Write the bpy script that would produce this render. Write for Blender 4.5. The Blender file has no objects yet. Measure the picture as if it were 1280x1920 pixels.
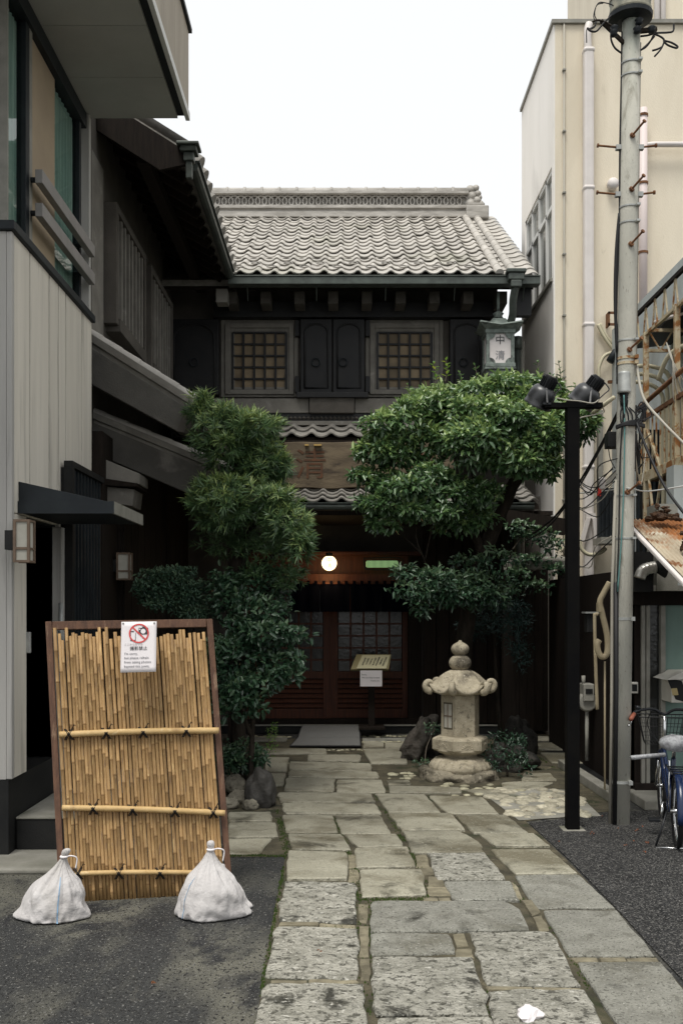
import bpy, bmesh, math, random
import numpy as np
from mathutils import Vector, Matrix, noise
rng = random.Random(11)
nrg = np.random.default_rng(5)
sc = bpy.context.scene
col = sc.collection
# ---------------------------------------------------------------- camera, sky, sun, exposure
F, CX, HY, H = 1866.67, 640.0, 1140.0, 1.7      # focal length in photo pixels, vanishing column, horizon row, eye height
cam_d = bpy.data.cameras.new('camera'); cam = bpy.data.objects.new('camera', cam_d); col.objects.link(cam)
cam.location = (0, 0, H); cam.rotation_euler = (math.radians(90), 0, 0)
cam_d.sensor_fit = 'VERTICAL'; cam_d.sensor_height = 36; cam_d.lens = 35; cam_d.shift_y = 180 / 1920
cam_d.clip_start = .05; cam_d.clip_end = 500
sc.camera = cam
world = bpy.data.worlds.new('World'); sc.world = world; world.use_nodes = True
wn = world.node_tree.nodes; wl = world.node_tree.links
SUN_EL, SUN_AZ = 66, 205      # azimuth: degrees clockwise from +Y seen from above (behind the camera, a little to its left)
sky = wn.new('ShaderNodeTexSky'); sky.sky_type = 'NISHITA'; sky.sun_disc = False
sky.sun_elevation = math.radians(SUN_EL); sky.sun_rotation = math.radians(SUN_AZ)
sky.air_density = 1; sky.dust_density = 4; sky.ozone_density = 1
hs = wn.new('ShaderNodeHueSaturation'); hs.inputs['Saturation'].default_value = .25
mx = wn.new('ShaderNodeMix'); mx.data_type = 'RGBA'; mx.inputs[0].default_value = .88
mx.inputs[7].default_value = (5.25, 5.33, 5.38, 1)        # even cloud layer over the clear sky
bg = wn['Background']; bg.inputs[1].default_value = .1
wl.new(sky.outputs[0], hs.inputs['Color']); wl.new(hs.outputs[0], mx.inputs[6]); wl.new(mx.outputs[2], bg.inputs[0])
sun_d = bpy.data.lights.new('sun', 'SUN'); sun_d.energy = 1.5; sun_d.angle = math.radians(24); sun_d.color = (1, .965, .9)
sun = bpy.data.objects.new('sun', sun_d); col.objects.link(sun)
az, el = math.radians(SUN_AZ), math.radians(SUN_EL)
sun.rotation_euler = Vector((math.sin(az) * math.cos(el), math.cos(az) * math.cos(el), math.sin(el))).to_track_quat('Z', 'Y').to_euler()
sun.location = (0, -5, 20)
sc.view_settings.view_transform = 'Standard'; sc.view_settings.look = 'None'; sc.view_settings.gamma = 1
sc.view_settings.use_curve_mapping = False; sc.view_settings.exposure = 1.0

# ---------------------------------------------------------------- helpers
def W(px, py, d): return Vector(((px - CX) / F * d, d, H - (py - HY) / F * d))
def G(px, py, z=0.0):
    d = F * (H - z) / (py - HY); return Vector(((px - CX) / F * d, d, z))
def XW(px, d): return (px - CX) / F * d
def ZW(py, d): return H - (py - HY) / F * d
V = Vector
ORG = {}
def frame_of(d, up=V((0, 0, 1))):
    d = d.normalized()
    if abs(d.dot(up)) > .98: up = V((0, 1, 0))
    a = d.cross(up).normalized(); b = a.cross(d).normalized(); return a, b
class MB:
    def __init__(s): s.v = []; s.f = []; s.m = []; s.mi = 0
    def add(s, vs, fs):
        n = len(s.v); s.v += [tuple(v) for v in vs]; s.f += [tuple(i + n for i in f) for f in fs]; s.m += [s.mi] * len(fs); return s
    def box(s, a, b):
        (x0, y0, z0), (x1, y1, z1) = a, b
        x0, x1 = min(x0, x1), max(x0, x1); y0, y1 = min(y0, y1), max(y0, y1); z0, z1 = min(z0, z1), max(z0, z1)
        return s.add([(x0,y0,z0),(x1,y0,z0),(x1,y1,z0),(x0,y1,z0),(x0,y0,z1),(x1,y0,z1),(x1,y1,z1),(x0,y1,z1)],
              [(0,3,2,1),(4,5,6,7),(0,1,5,4),(1,2,6,5),(2,3,7,6),(3,0,4,7)])
    def beam(s, p, q, w, h, up=V((0, 0, 1))):
        p, q = V(p), V(q); a, b = frame_of(q - p, up); a = a * w / 2; b = b * h / 2
        return s.add([p-a-b, p+a-b, p+a+b, p-a+b, q-a-b, q+a-b, q+a+b, q-a+b],
              [(0,1,2,3),(7,6,5,4),(4,5,1,0),(5,6,2,1),(6,7,3,2),(7,4,0,3)])
    def tube(s, pts, r, n=8, cap=True):
        pts = [V(p) for p in pts]; k = len(pts); rs = r if isinstance(r, (list, tuple)) else [r] * k
        vs = []; fs = []; a = None
        for i, p in enumerate(pts):
            d = (pts[min(i + 1, k - 1)] - pts[max(i - 1, 0)])
            if d.length < 1e-9: d = V((0, 0, 1))
            d.normalize()
            if a is None: a, b = frame_of(d)
            else:
                a = (a - d * a.dot(d)); a = a.normalized() if a.length > 1e-6 else frame_of(d)[0]; b = a.cross(d)
            for j in range(n):
                t = 2 * math.pi * j / n; vs.append(p + a * (math.cos(t) * rs[i]) + b * (math.sin(t) * rs[i]))
        for i in range(k - 1):
            for j in range(n):
                j2 = (j + 1) % n; fs.append((i*n+j, i*n+j2, (i+1)*n+j2, (i+1)*n+j))
        if cap: fs.append(tuple(range(n))[::-1]); fs.append(tuple((k-1)*n + j for j in range(n)))
        return s.add(vs, fs)
    def lathe(s, prof, M=None, n=24, fn=None):
        M = M or Matrix(); vs = []; fs = []; k = len(prof)
        for i, (r, z) in enumerate(prof):
            for j in range(n):
                t = 2 * math.pi * j / n; rr = r * (fn(t, i) if fn else 1)
                vs.append(M @ V((rr * math.cos(t), rr * math.sin(t), z)))
        for i in range(k - 1):
            for j in range(n):
                j2 = (j + 1) % n; fs.append((i*n+j, i*n+j2, (i+1)*n+j2, (i+1)*n+j))
        fs.append(tuple(range(n))[::-1]); fs.append(tuple((k-1)*n + j for j in range(n)))
        return s.add(vs, fs)
    def prism(s, poly, vec):
        poly = [V(p) for p in poly]; vec = V(vec); n = len(poly)
        return s.add(poly + [p + vec for p in poly], [tuple(range(n)), tuple(range(2*n-1, n-1, -1))] + [(i, i + n, (i+1) % n + n, (i+1) % n) for i in range(n)])
    def torus(s, c, axis, R_, r, n=20, k=6):
        c = V(c); a, b = frame_of(V(axis)); ax = V(axis).normalized(); vs = []; fs = []
        for i in range(n):
            t = 2*math.pi*i/n; d = a*math.cos(t) + b*math.sin(t)
            for j in range(k):
                u = 2*math.pi*j/k; vs.append(c + d*(R_ + r*math.cos(u)) + ax*(r*math.sin(u)))
        for i in range(n):
            for j in range(k): fs.append((i*k+j, ((i+1)%n)*k+j, ((i+1)%n)*k+(j+1)%k, i*k+(j+1)%k))
        return s.add(vs, fs)
    def mesh(s, name, mats, smooth=False, off=V((0,0,0))):
        me = bpy.data.meshes.new(name); me.from_pydata([tuple(V(v) - off) for v in s.v], [], s.f)
        for m in (mats if isinstance(mats, (list, tuple)) else [mats]): me.materials.append(m)
        if s.mi or any(s.m): me.polygons.foreach_set('material_index', s.m)
        bm = bmesh.new(); bm.from_mesh(me); bmesh.ops.recalc_face_normals(bm, faces=bm.faces); bm.to_mesh(me); bm.free()
        if smooth: me.shade_smooth()
        return me
    def build(s, name, mats, parent=None, smooth=False, bevel=0, auto=0):
        off = ORG[parent] if parent is not None else V((0, 0, 0))
        o = bpy.data.objects.new(name, s.mesh(name, mats, smooth, off)); col.objects.link(o)
        if parent is not None: o.parent = parent
        ORG[o] = off
        fin(o, bevel, auto); return o
    def solo(s, name, mats, org, label, cat, group=None, smooth=False, bevel=0, auto=0):
        off = V(org); o = bpy.data.objects.new(name, s.mesh(name, mats, smooth, off)); col.objects.link(o); o.location = off
        ORG[o] = off; tag(o, label, cat, group); fin(o, bevel, auto); return o
def fin(o, bevel=0, auto=0):
    if auto: o.data.shade_smooth(); o.data.set_sharp_from_angle(angle=math.radians(auto))
    if bevel:
        m = o.modifiers.new('bevel', 'BEVEL'); m.width = bevel; m.segments = 2; m.limit_method = 'ANGLE'; m.angle_limit = math.radians(35)
def tag(o, label=None, cat=None, group=None, kind=None):
    if label: o['label'] = label
    if cat: o['category'] = cat
    if group: o['group'] = group
    if kind: o['kind'] = kind
    return o
def thing(name, label, cat, org, group=None):
    o = bpy.data.objects.new(name, None); col.objects.link(o); o.location = V(org); o.empty_display_size = .2
    ORG[o] = V(org); return tag(o, label, cat, group)
def struct(name, mb, mat, **k):
    o = mb.build(name, mat, **k); o['kind'] = 'structure'; return o
def piece(name, me, parent, Mw):
    o = bpy.data.objects.new(name, me); col.objects.link(o); o.parent = parent
    ORG[o] = ORG[parent]; o.matrix_local = Matrix.Translation(-ORG[parent]) @ Mw; return o
def B(name, a, b, mat, parent, bevel=0): return MB().box(a, b).build(name, mat, parent, bevel=bevel)
def PT(pts, d): return [W(x, y, d) for x, y in pts]
def smooth_path(pts, k=6):
    pts = [V(p) for p in pts]; out = []
    for i in range(len(pts) - 1):
        p0, p1, p2, p3 = pts[max(i-1, 0)], pts[i], pts[i+1], pts[min(i+2, len(pts)-1)]
        for j in range(k):
            t = j / k; out.append(.5 * ((2*p1) + (p2-p0)*t + (2*p0-5*p1+4*p2-p3)*t*t + (3*p1-p0-3*p2+p3)*t**3))
    return out + [pts[-1]]
def basis(x, y, z, o):
    return Matrix(((x[0], y[0], z[0], o[0]), (x[1], y[1], z[1], o[1]), (x[2], y[2], z[2], o[2]), (0, 0, 0, 1)))
_tc = {}
def text_mb(body, size, M, align='CENTER', space=1.0, depth=0.0004):
    """flat lettering; M maps (right, up, out) to the world"""
    c = bpy.data.curves.new('lettering', 'FONT'); c.body = body; c.size = size; c.align_x = align; c.align_y = 'CENTER'; c.space_line = space
    c.resolution_u = 2; c.extrude = depth
    o = bpy.data.objects.new('lettering', c); col.objects.link(o)
    dg = bpy.context.evaluated_depsgraph_get(); me = bpy.data.meshes.new_from_object(o.evaluated_get(dg))
    mb = MB(); mb.add([M @ v.co for v in me.vertices], [tuple(p.vertices) for p in me.polygons])
    bpy.data.objects.remove(o); bpy.data.curves.remove(c); bpy.data.meshes.remove(me); return mb

# ---------------------------------------------------------------- materials
def mk(name, c, c2=None, scale=6, rough=.7, r2=None, bump=0, bs=60, rnd=0, metal=0, stretch=(1, 1, 1), stains=(), spec=.3, detail=5, lo=.35, hi=.65, emit=None, es=0, bd=.01, local=False):
    m = bpy.data.materials.new(name); m.use_nodes = True; nt = m.node_tree; N, L = nt.nodes, nt.links; p = N['Principled BSDF']
    p.inputs['Metallic'].default_value = metal; p.inputs['Roughness'].default_value = rough; p.inputs['Specular IOR Level'].default_value = spec
    p.inputs['Base Color'].default_value = (*c, 1)
    if emit: p.inputs['Emission Color'].default_value = (*emit, 1); p.inputs['Emission Strength'].default_value = es
    if not (c2 or bump or stains or rnd): return m
    if local:      # every piece gets its own patch of the pattern
        g = N.new('ShaderNodeTexCoord'); oi_ = N.new('ShaderNodeObjectInfo'); mu = N.new('ShaderNodeMath'); mu.operation = 'MULTIPLY'; mu.inputs[1].default_value = 61.7; L.new(oi_.outputs['Random'], mu.inputs[0])
        va = N.new('ShaderNodeVectorMath'); va.operation = 'ADD'; L.new(g.outputs['Object'], va.inputs[0]); L.new(mu.outputs[0], va.inputs[1]); src = va.outputs[0]
    else: g = N.new('ShaderNodeNewGeometry'); src = g.outputs['Position']
    mp = N.new('ShaderNodeMapping'); mp.inputs['Scale'].default_value = stretch; L.new(src, mp.inputs[0])
    def noi(s, d=detail, dist=0.):
        n = N.new('ShaderNodeTexNoise'); n.inputs['Scale'].default_value = s; n.inputs['Detail'].default_value = d; n.inputs['Roughness'].default_value = .6
        n.inputs['Distortion'].default_value = dist; L.new(mp.outputs[0], n.inputs['Vector']); return n
    def rng_(n, a, b):
        r = N.new('ShaderNodeMapRange'); r.inputs[1].default_value = a; r.inputs[2].default_value = b; L.new(n.outputs[0], r.inputs[0]); return r
    cur = None; rcur = None
    def mix(fac, A, Bc):
        x = N.new('ShaderNodeMix'); x.data_type = 'RGBA'; L.new(fac, x.inputs[0])
        if A is None: x.inputs[6].default_value = (*c, 1)
        else: L.new(A, x.inputs[6])
        x.inputs[7].default_value = (*Bc, 1); return x.outputs[2]
    def mixf(fac, A, b):
        x = N.new('ShaderNodeMix'); L.new(fac, x.inputs[0])
        if A is None: x.inputs[2].default_value = rough
        else: L.new(A, x.inputs[2])
        x.inputs[3].default_value = b; return x.outputs[0]
    if c2:
        f = rng_(noi(scale), lo, hi); cur = mix(f.outputs[0], cur, c2)
        if r2 is not None: rcur = mixf(f.outputs[0], rcur, r2)
    for st in stains:
        sc_, ss, a, b = st[:4]; f = rng_(noi(ss, 6, .4), a, b); cur = mix(f.outputs[0], cur, sc_)
        if len(st) > 4: rcur = mixf(f.outputs[0], rcur, st[4])
    if rnd:
        oi = N.new('ShaderNodeObjectInfo'); r = N.new('ShaderNodeMapRange'); r.inputs[3].default_value = 1 - rnd; r.inputs[4].default_value = 1 + rnd
        L.new(oi.outputs['Random'], r.inputs[0]); h = N.new('ShaderNodeHueSaturation'); L.new(r.outputs[0], h.inputs['Value'])
        if cur is None: h.inputs['Color'].default_value = (*c, 1)
        else: L.new(cur, h.inputs['Color'])
        cur = h.outputs[0]
    if cur is not None: L.new(cur, p.inputs['Base Color'])
    if rcur is not None: L.new(rcur, p.inputs['Roughness'])
    if bump:
        bn = N.new('ShaderNodeBump'); bn.inputs['Strength'].default_value = min(bump, 1); bn.inputs['Distance'].default_value = bd
        n = noi(bs, 4); L.new(n.outputs[0], bn.inputs['Height']); L.new(bn.outputs[0], p.inputs['Normal'])
    return m
def glass(name, tint, rough=.03, trans=.5):
    m = bpy.data.materials.new(name); m.use_nodes = True; N, L = m.node_tree.nodes, m.node_tree.links
    for n in list(N):
        if n.type != 'OUTPUT_MATERIAL': N.remove(n)
    out = [n for n in N if n.type == 'OUTPUT_MATERIAL'][0]
    t = N.new('ShaderNodeBsdfTransparent'); t.inputs[0].default_value = (*tint, 1)
    g = N.new('ShaderNodeBsdfGlossy'); g.inputs['Roughness'].default_value = rough
    fr = N.new('ShaderNodeFresnel'); fr.inputs[0].default_value = 1.45
    x = N.new('ShaderNodeMixShader'); L.new(fr.outputs[0], x.inputs[0]); L.new(t.outputs[0], x.inputs[1]); L.new(g.outputs[0], x.inputs[2]); L.new(x.outputs[0], out.inputs[0]); return m
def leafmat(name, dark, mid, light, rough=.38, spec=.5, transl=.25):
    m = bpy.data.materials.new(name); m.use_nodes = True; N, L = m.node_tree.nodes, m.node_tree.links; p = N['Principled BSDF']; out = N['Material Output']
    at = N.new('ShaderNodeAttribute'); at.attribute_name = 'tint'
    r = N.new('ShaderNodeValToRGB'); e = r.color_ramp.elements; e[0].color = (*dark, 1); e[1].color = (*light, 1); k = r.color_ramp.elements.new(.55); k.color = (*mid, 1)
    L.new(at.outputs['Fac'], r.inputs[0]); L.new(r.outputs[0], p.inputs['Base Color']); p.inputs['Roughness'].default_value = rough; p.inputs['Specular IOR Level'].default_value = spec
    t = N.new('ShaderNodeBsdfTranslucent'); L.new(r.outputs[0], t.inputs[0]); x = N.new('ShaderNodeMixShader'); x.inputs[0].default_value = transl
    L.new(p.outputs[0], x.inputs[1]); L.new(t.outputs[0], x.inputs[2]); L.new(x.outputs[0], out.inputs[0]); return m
ASPH = mk('asphalt', (.058, .059, .057), (.038, .039, .039), scale=1.1, rough=.85, r2=.7, bump=1, bs=110, stretch=(1, .6, 1),
          stains=[((.15, .145, .118), .7, .47, .58, .9), ((.034, .035, .036), 1.9, .53, .60, .7), ((.09, .087, .076), 9, .58, .70), ((.018, .018, .018), 70, .54, .61), ((.22, .215, .20), 85, .59, .65)], bd=.02, spec=.2)
ASPR = mk('asphalt_new', (.036, .036, .037), (.024, .024, .025), scale=2, rough=.75, r2=.6, bump=1, bs=90,
          stains=[((.010, .010, .010), 60, .50, .58), ((.15, .145, .135), 75, .54, .60), ((.36, .35, .325), 95, .60, .64)], bd=.03, spec=.25)
BED = mk('mortar_bed', (.10, .087, .056), (.042, .038, .026), scale=6, rough=.95, bump=1, bs=50, stains=[((.03, .036, .016), 3, .55, .66), ((.20, .175, .115), 9, .62, .7)], bd=.015)
STN = mk('paving_smooth', (.37, .35, .27), (.285, .268, .205), scale=3, rough=.6, r2=.5, bump=1, bs=45, rnd=.16, local=True,
         stains=[((.17, .153, .105), 2.0, .48, .63, .4), ((.075, .07, .05), 2.4, .575, .69, .3), ((.22, .21, .16), 11, .58, .68), ((.45, .425, .345), 60, .59, .68), ((.13, .122, .092), 80, .58, .66)], spec=.45, bd=.02)
STR = mk('paving_rough', (.37, .357, .305), (.21, .203, .168), scale=7, rough=.75, r2=.6, bump=1, bs=22, rnd=.12, local=True,
         stains=[((.035, .034, .026), 2.6, .60, .645, .5), ((.085, .082, .065), 26, .545, .60), ((.47, .455, .40), 34, .58, .66), ((.07, .068, .055), 75, .58, .64)], spec=.4, bd=.05)
STF = mk('paving_fine', (.29, .285, .245), (.215, .211, .18), scale=7, rough=.75, bump=1, bs=70, rnd=.13, local=True,
         stains=[((.15, .143, .11), 1.8, .52, .66, .45), ((.045, .044, .035), 2.2, .61, .71, .3), ((.165, .16, .132), 8, .56, .67), ((.08, .078, .063), 75, .56, .62), ((.42, .41, .365), 90, .60, .66)], spec=.4, bd=.02)
FIL = mk('joint_stone', (.23, .205, .14), (.13, .115, .078), scale=14, rough=.9, bump=.8, bs=60, rnd=.25)
COB = mk('cobble', (.40, .38, .27), (.24, .22, .15), scale=22, rough=.75, bump=.4, bs=60, rnd=.25)
CONC = mk('concrete', (.28, .27, .235), (.17, .165, .135), scale=3, rough=.85, bump=.4, bs=90, stains=[((.08, .085, .05), 1.6, .58, .72)])
LANT = mk('lantern_stone', (.42, .37, .275), (.28, .245, .175), scale=8, rough=.9, bump=.8, bs=85, stains=[((.09, .078, .058), 3.1, .55, .68), ((.17, .15, .11), 30, .57, .66), ((.52, .48, .385), 75, .6, .68)], bd=.006)
ROCK = mk('rock', (.05, .046, .04), (.02, .02, .018), scale=5, rough=.85, bump=1, bs=14, stains=[((.10, .095, .075), 7, .6, .7)], bd=.05, spec=.15)
ROCKL = mk('rock_light', (.24, .22, .17), (.10, .09, .07), scale=6, rough=.8, bump=1, bs=18, bd=.03)
SIDE = mk('siding', (.67, .63, .55), (.57, .535, .465), scale=5, stretch=(1, 1, .07), rough=.7, rnd=.07, bump=.1, bs=160, stains=[((.74, .695, .605), 2.5, .55, .75), ((.40, .375, .325), 9, .56, .74), ((.48, .45, .395), 25, .6, .75)])
SIDF = mk('siding_front', (.42, .41, .385), (.34, .33, .31), scale=6, stretch=(1, 1, .08), rough=.7, bump=.1, bs=160, stains=[((.25, .245, .23), 9, .58, .72)])
BLK = mk('black_base', (.010, .0105, .011), (.018, .018, .017), scale=4, rough=.6, bump=.2, bs=80, spec=.2)
DMET = mk('dark_metal', (.018, .023, .026), (.012, .015, .018), scale=5, rough=.55, spec=.25, bump=.1, bs=120)
RAILM = mk('grey_rail', (.25, .235, .225), (.21, .20, .19), scale=7, rough=.5)
SOFF = mk('soffit', (.42, .42, .40), (.37, .37, .35), scale=2, rough=.85, rnd=.04, stains=[((.27, .265, .245), 1.4, .6, .78)])
TRIMW = mk('trim_white', (.62, .62, .6), rough=.5)
PARA = mk('parapet', (.40, .355, .29), (.33, .29, .235), scale=3, stretch=(1, 1, .3), rough=.7, rnd=.05)
BEIG = mk('beige_panel', (.40, .32, .22), (.34, .27, .19), scale=2, rough=.75)
GLS = glass('window_glass', (.86, .95, .92))
CURT = mk('curtain', (.40, .50, .44), (.27, .36, .33), scale=9, stretch=(3, 3, .2), rough=.9)  # light teal, on the side panes standing in for reflected sky
ROOM = mk('room_sky_tint', (.10, .15, .14), rough=.9)  # lightened teal in place of the sky reflected in the glass
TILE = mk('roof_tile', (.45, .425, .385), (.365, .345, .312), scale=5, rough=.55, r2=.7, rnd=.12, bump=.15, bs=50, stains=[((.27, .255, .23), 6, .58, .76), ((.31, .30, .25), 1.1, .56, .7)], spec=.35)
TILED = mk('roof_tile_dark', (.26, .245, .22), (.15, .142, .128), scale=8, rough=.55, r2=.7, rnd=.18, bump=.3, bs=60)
RIDG = mk('ridge_plaster', (.46, .44, .405), (.28, .265, .24), scale=6, rough=.7, bump=.3, bs=60, stretch=(.6, 1, 3))
COPP = mk('copper_gutter', (.055, .062, .056), (.085, .10, .088), scale=9, rough=.45, metal=.3, bump=.1, bs=60)
VERD = mk('verdigris', (.11, .13, .118), (.19, .225, .20), scale=14, rough=.6, stains=[((.05, .057, .052), 9, .53, .64)], bump=.3, bs=60)
PLAS = mk('dark_plaster', (.098, .089, .078), (.070, .064, .056), scale=3, rough=.9, bump=.25, bs=70, stains=[((.13, .12, .105), 1.3, .58, .75)], spec=.15)
PLAL = mk('grey_plaster', (.21, .198, .175), (.15, .141, .125), scale=4, rough=.9, bump=.25, bs=60, spec=.15, stains=[((.26, .247, .222), 5, .6, .72)])
PLAB = mk('verge_plaster', (.105, .10, .09), (.075, .071, .064), scale=3, rough=.9, bump=.4, bs=70, stains=[((.16, .15, .135), 2.3, .6, .72)], spec=.15)
KURA = mk('black_lacquer', (.012, .0122, .0135), (.018, .018, .018), scale=6, rough=.5, bump=.15, bs=50, spec=.25)
DWOOD = mk('dark_wood', (.014, .011, .009), (.024, .018, .014), scale=9, stretch=(5, 5, .4), rough=.8, bump=.3, bs=40, rnd=.25, spec=.12)
RWOOD = mk('red_wood', (.10, .030, .012), (.055, .017, .008), scale=8, stretch=(6, 6, .5), rough=.5, bump=.2, bs=50)
SIGNW = mk('sign_wood', (.15, .115, .072), (.075, .056, .035), scale=2.6, stretch=(1, 4, 4), rough=.7, bump=.4, bs=18, stains=[((.045, .033, .022), 1.8, .56, .66)])
SIGNI = mk('sign_ink', (.115, .05, .024), (.07, .04, .024), scale=9, rough=.8)
SHOJ = mk('paper_pane', (.22, .165, .10), (.15, .115, .072), scale=7, rough=.6, rnd=.3)
PAPL = mk('lamp_paper', (.46, .445, .385), (.37, .355, .305), scale=6, rough=.8)
PGLS = mk('door_glass', (.02, .021, .02), rough=.12, spec=.5, bump=.25, bs=25, rnd=.4)
NORN = mk('navy_cloth', (.0022, .003, .007), rough=1, spec=.05)
MATM = mk('mat_grey', (.17, .17, .163), (.13, .13, .125), scale=90, rough=.95, bump=.4, bs=300)
RUBB = mk('rubber', (.012, .012, .013), rough=.6)
BAMB = mk('bamboo', (.38, .24, .105), (.275, .165, .07), scale=7, stretch=(14, 14, 1.3), rough=.6, rnd=.22, stains=[((.19, .12, .07), 4, .58, .70), ((.53, .37, .17), 6, .58, .70), ((.21, .155, .11), 14, .63, .72)])
BAMN = mk('bamboo_node', (.22, .13, .055), rough=.8, rnd=.25)
BAMP = mk('bamboo_pole', (.54, .38, .18), (.44, .29, .12), scale=8, rough=.55, bump=.2, bs=60, stains=[((.27, .165, .075), 5, .58, .70), ((.62, .47, .26), 11, .6, .7)])
FRAM = mk('frame_wood', (.15, .08, .05), (.085, .048, .034), scale=10, stretch=(4, 4, .7), rough=.8, bump=.5, bs=50, stains=[((.27, .18, .12), 6, .6, .7)])
TIE = mk('black_twine', (.012, .010, .009), rough=.9)
SACK = mk('sack', (.52, .50, .49), (.44, .42, .41), scale=5, rough=.7, bump=.9, bs=26, stains=[((.39, .37, .35), 3.0, .53, .70), ((.22, .20, .175), 1.6, .62, .78)], bd=.010)
SBLU = mk('sack_stripe', (.22, .38, .56), rough=.7)
PAPR = mk('white_paper', (.74, .70, .705), rough=.5)
INK = mk('ink', (.05, .05, .055), rough=.7)
INKG = mk('ink_grey', (.22, .22, .235), rough=.7)
RED = mk('sign_red', (.58, .065, .06), rough=.5)
BPOST = mk('black_post', (.003, .003, .0034), (.005, .0047, .0044), scale=6, rough=.7, bump=.1, bs=60, spec=.06)
BPLS = mk('black_lamp', (.012, .013, .015), rough=.4)
LENSM = mk('lamp_bell', (.022, .023, .025), rough=.35, spec=.6)
POLE = mk('concrete_pole', (.47, .455, .395), (.36, .355, .31), scale=4, rough=.85, bump=.5, bs=120, stretch=(1, 1, .3), stains=[((.20, .19, .15), 7, .59, .72), ((.30, .335, .285), 1.1, .54, .70), ((.20, .195, .165), 70, .62, .7)])
GALV = mk('galvanised', (.42, .43, .41), (.3, .31, .3), scale=12, rough=.5, metal=.4)
RUST = mk('rusty_iron', (.20, .095, .042), (.11, .05, .026), scale=18, rough=.85, bump=.4, bs=50)
RUSTY = mk('rust_cream_paint', (.47, .41, .29), (.42, .34, .21), scale=8, rough=.7, stains=[((.24, .10, .03), 7, .52, .6), ((.30, .16, .05), 23, .58, .66)])
CABL = mk('black_cable', (.012, .012, .013), rough=.55)
CABG = mk('grey_cable', (.33, .31, .26), rough=.6)
CABT = mk('green_cable', (.10, .22, .21), rough=.6)
BEGE = mk('beige_wall', (.74, .67, .54), (.67, .60, .475), scale=2.6, rough=.9, bump=.5, bs=110, stretch=(1, 1, .25), stains=[((.60, .535, .42), 1.5, .57, .8), ((.50, .44, .34), 6, .64, .8)])
BEGS = mk('side_wall_lit', (.82, .79, .745), (.76, .73, .68), scale=1.2, stretch=(1, 1, .3), rough=.9, stains=[((.56, .54, .505), .9, .57, .78)])  # side wall coloured lighter than the front for the light falling on it
PVC = mk('pvc_pipe', (.66, .62, .59), (.6, .56, .53), scale=4, rough=.5)
PVCP = mk('pvc_pink', (.62, .54, .52), rough=.5)
CREAM = mk('cream_conduit', (.50, .46, .33), rough=.6)
BLUW = mk('pale_blue_wall', (.43, .46, .455), (.37, .40, .39), scale=2, rough=.8, stains=[((.27, .28, .26), 1.3, .56, .75)])
TEAL = mk('teal_panel', (.16, .24, .21), (.14, .21, .185), scale=2, rough=.55, bump=.1, bs=90)
ALUM = mk('alum_frame', (.26, .25, .22), (.19, .185, .16), scale=7, rough=.5)
BRNW = mk('brown_board', (.016, .011, .009), (.010, .0075, .006), scale=8, stretch=(4, 4, .5), rough=.8, spec=.15)
RROOF = mk('rusty_roof', (.44, .385, .285), (.34, .28, .2), scale=3, rough=.75, stains=[((.29, .115, .036), 1.5, .46, .54), ((.17, .075, .03), 4.5, .58, .66), ((.5, .46, .37), 5, .64, .7)])
BARK = mk('bark', (.042, .034, .027), (.02, .017, .013), scale=12, stretch=(2, 2, .5), rough=.95, bump=1, bs=26, bd=.02, spec=.1)
TWIG = mk('twig', (.13, .11, .085), rough=.9)
BIKEB = mk('bike_blue', (.008, .018, .055), rough=.25, spec=.5)
CHRM = mk('chrome', (.62, .62, .62), rough=.22, metal=1)
SADL = mk('plastic_cover', (.34, .35, .36), (.2, .2, .21), scale=30, rough=.25, bump=.8, bs=40)
GRIP = mk('brown_grip', (.24, .075, .045), rough=.6)
LRED = mk('red_reflector', (.62, .03, .015), rough=.25)
YELO = mk('yellow_label', (.42, .33, .16), rough=.6)
HOSE = mk('tan_duct', (.42, .355, .235), (.34, .28, .18), scale=9, rough=.7)
SILV = mk('silver_duct', (.55, .53, .48), rough=.35, metal=.7)
MOSS = mk('moss', (.030, .055, .012), (.05, .07, .02), scale=20, rough=1, spec=.1)
LITT = mk('leaf_litter', (.22, .06, .022), (.12, .05, .02), scale=25, rough=.8)
# ================================================================ THE SETTING: ground and paving
g = MB(); g.add([(-150, -150, 0), (150, -150, 0), (150, 150, 0), (-150, 150, 0)], [(0, 1, 2, 3)])
ground = struct('ground', g, ASPH)
def C2(x, y): return (460 + x / 1.939, 1280 + y / 1.939)
def C3(x, y): return (460 + x / 1.561, 1560 + y / 1.561)
def flat(poly, z, name, mat):
    m = MB(); m.add([G(x, y, z) for x, y in poly], [tuple(range(len(poly)))]); return struct(name, m, mat)
bed_poly = [(478, 1940), (499, 1790), (518, 1690), (535, 1606), (425, 1607), (420, 1500), (430, 1385), (640, 1385), (905, 1385), (1050, 1372), (1136, 1500), (1148, 1520),
            (985, 1540), (1062, 1612), (1145, 1700), (1228, 1795), (1330, 1908), (1360, 1940)]
bed = flat(bed_poly, .004, 'path', BED)
paving = bed
flat([(990, 1543), (1146, 1523), (1230, 1519), (1500, 1519), (4200, 1950), (1395, 1950), (1348, 1908), (1234, 1790), (1150, 1698), (1066, 1611)], .008, 'road', ASPR)
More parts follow.
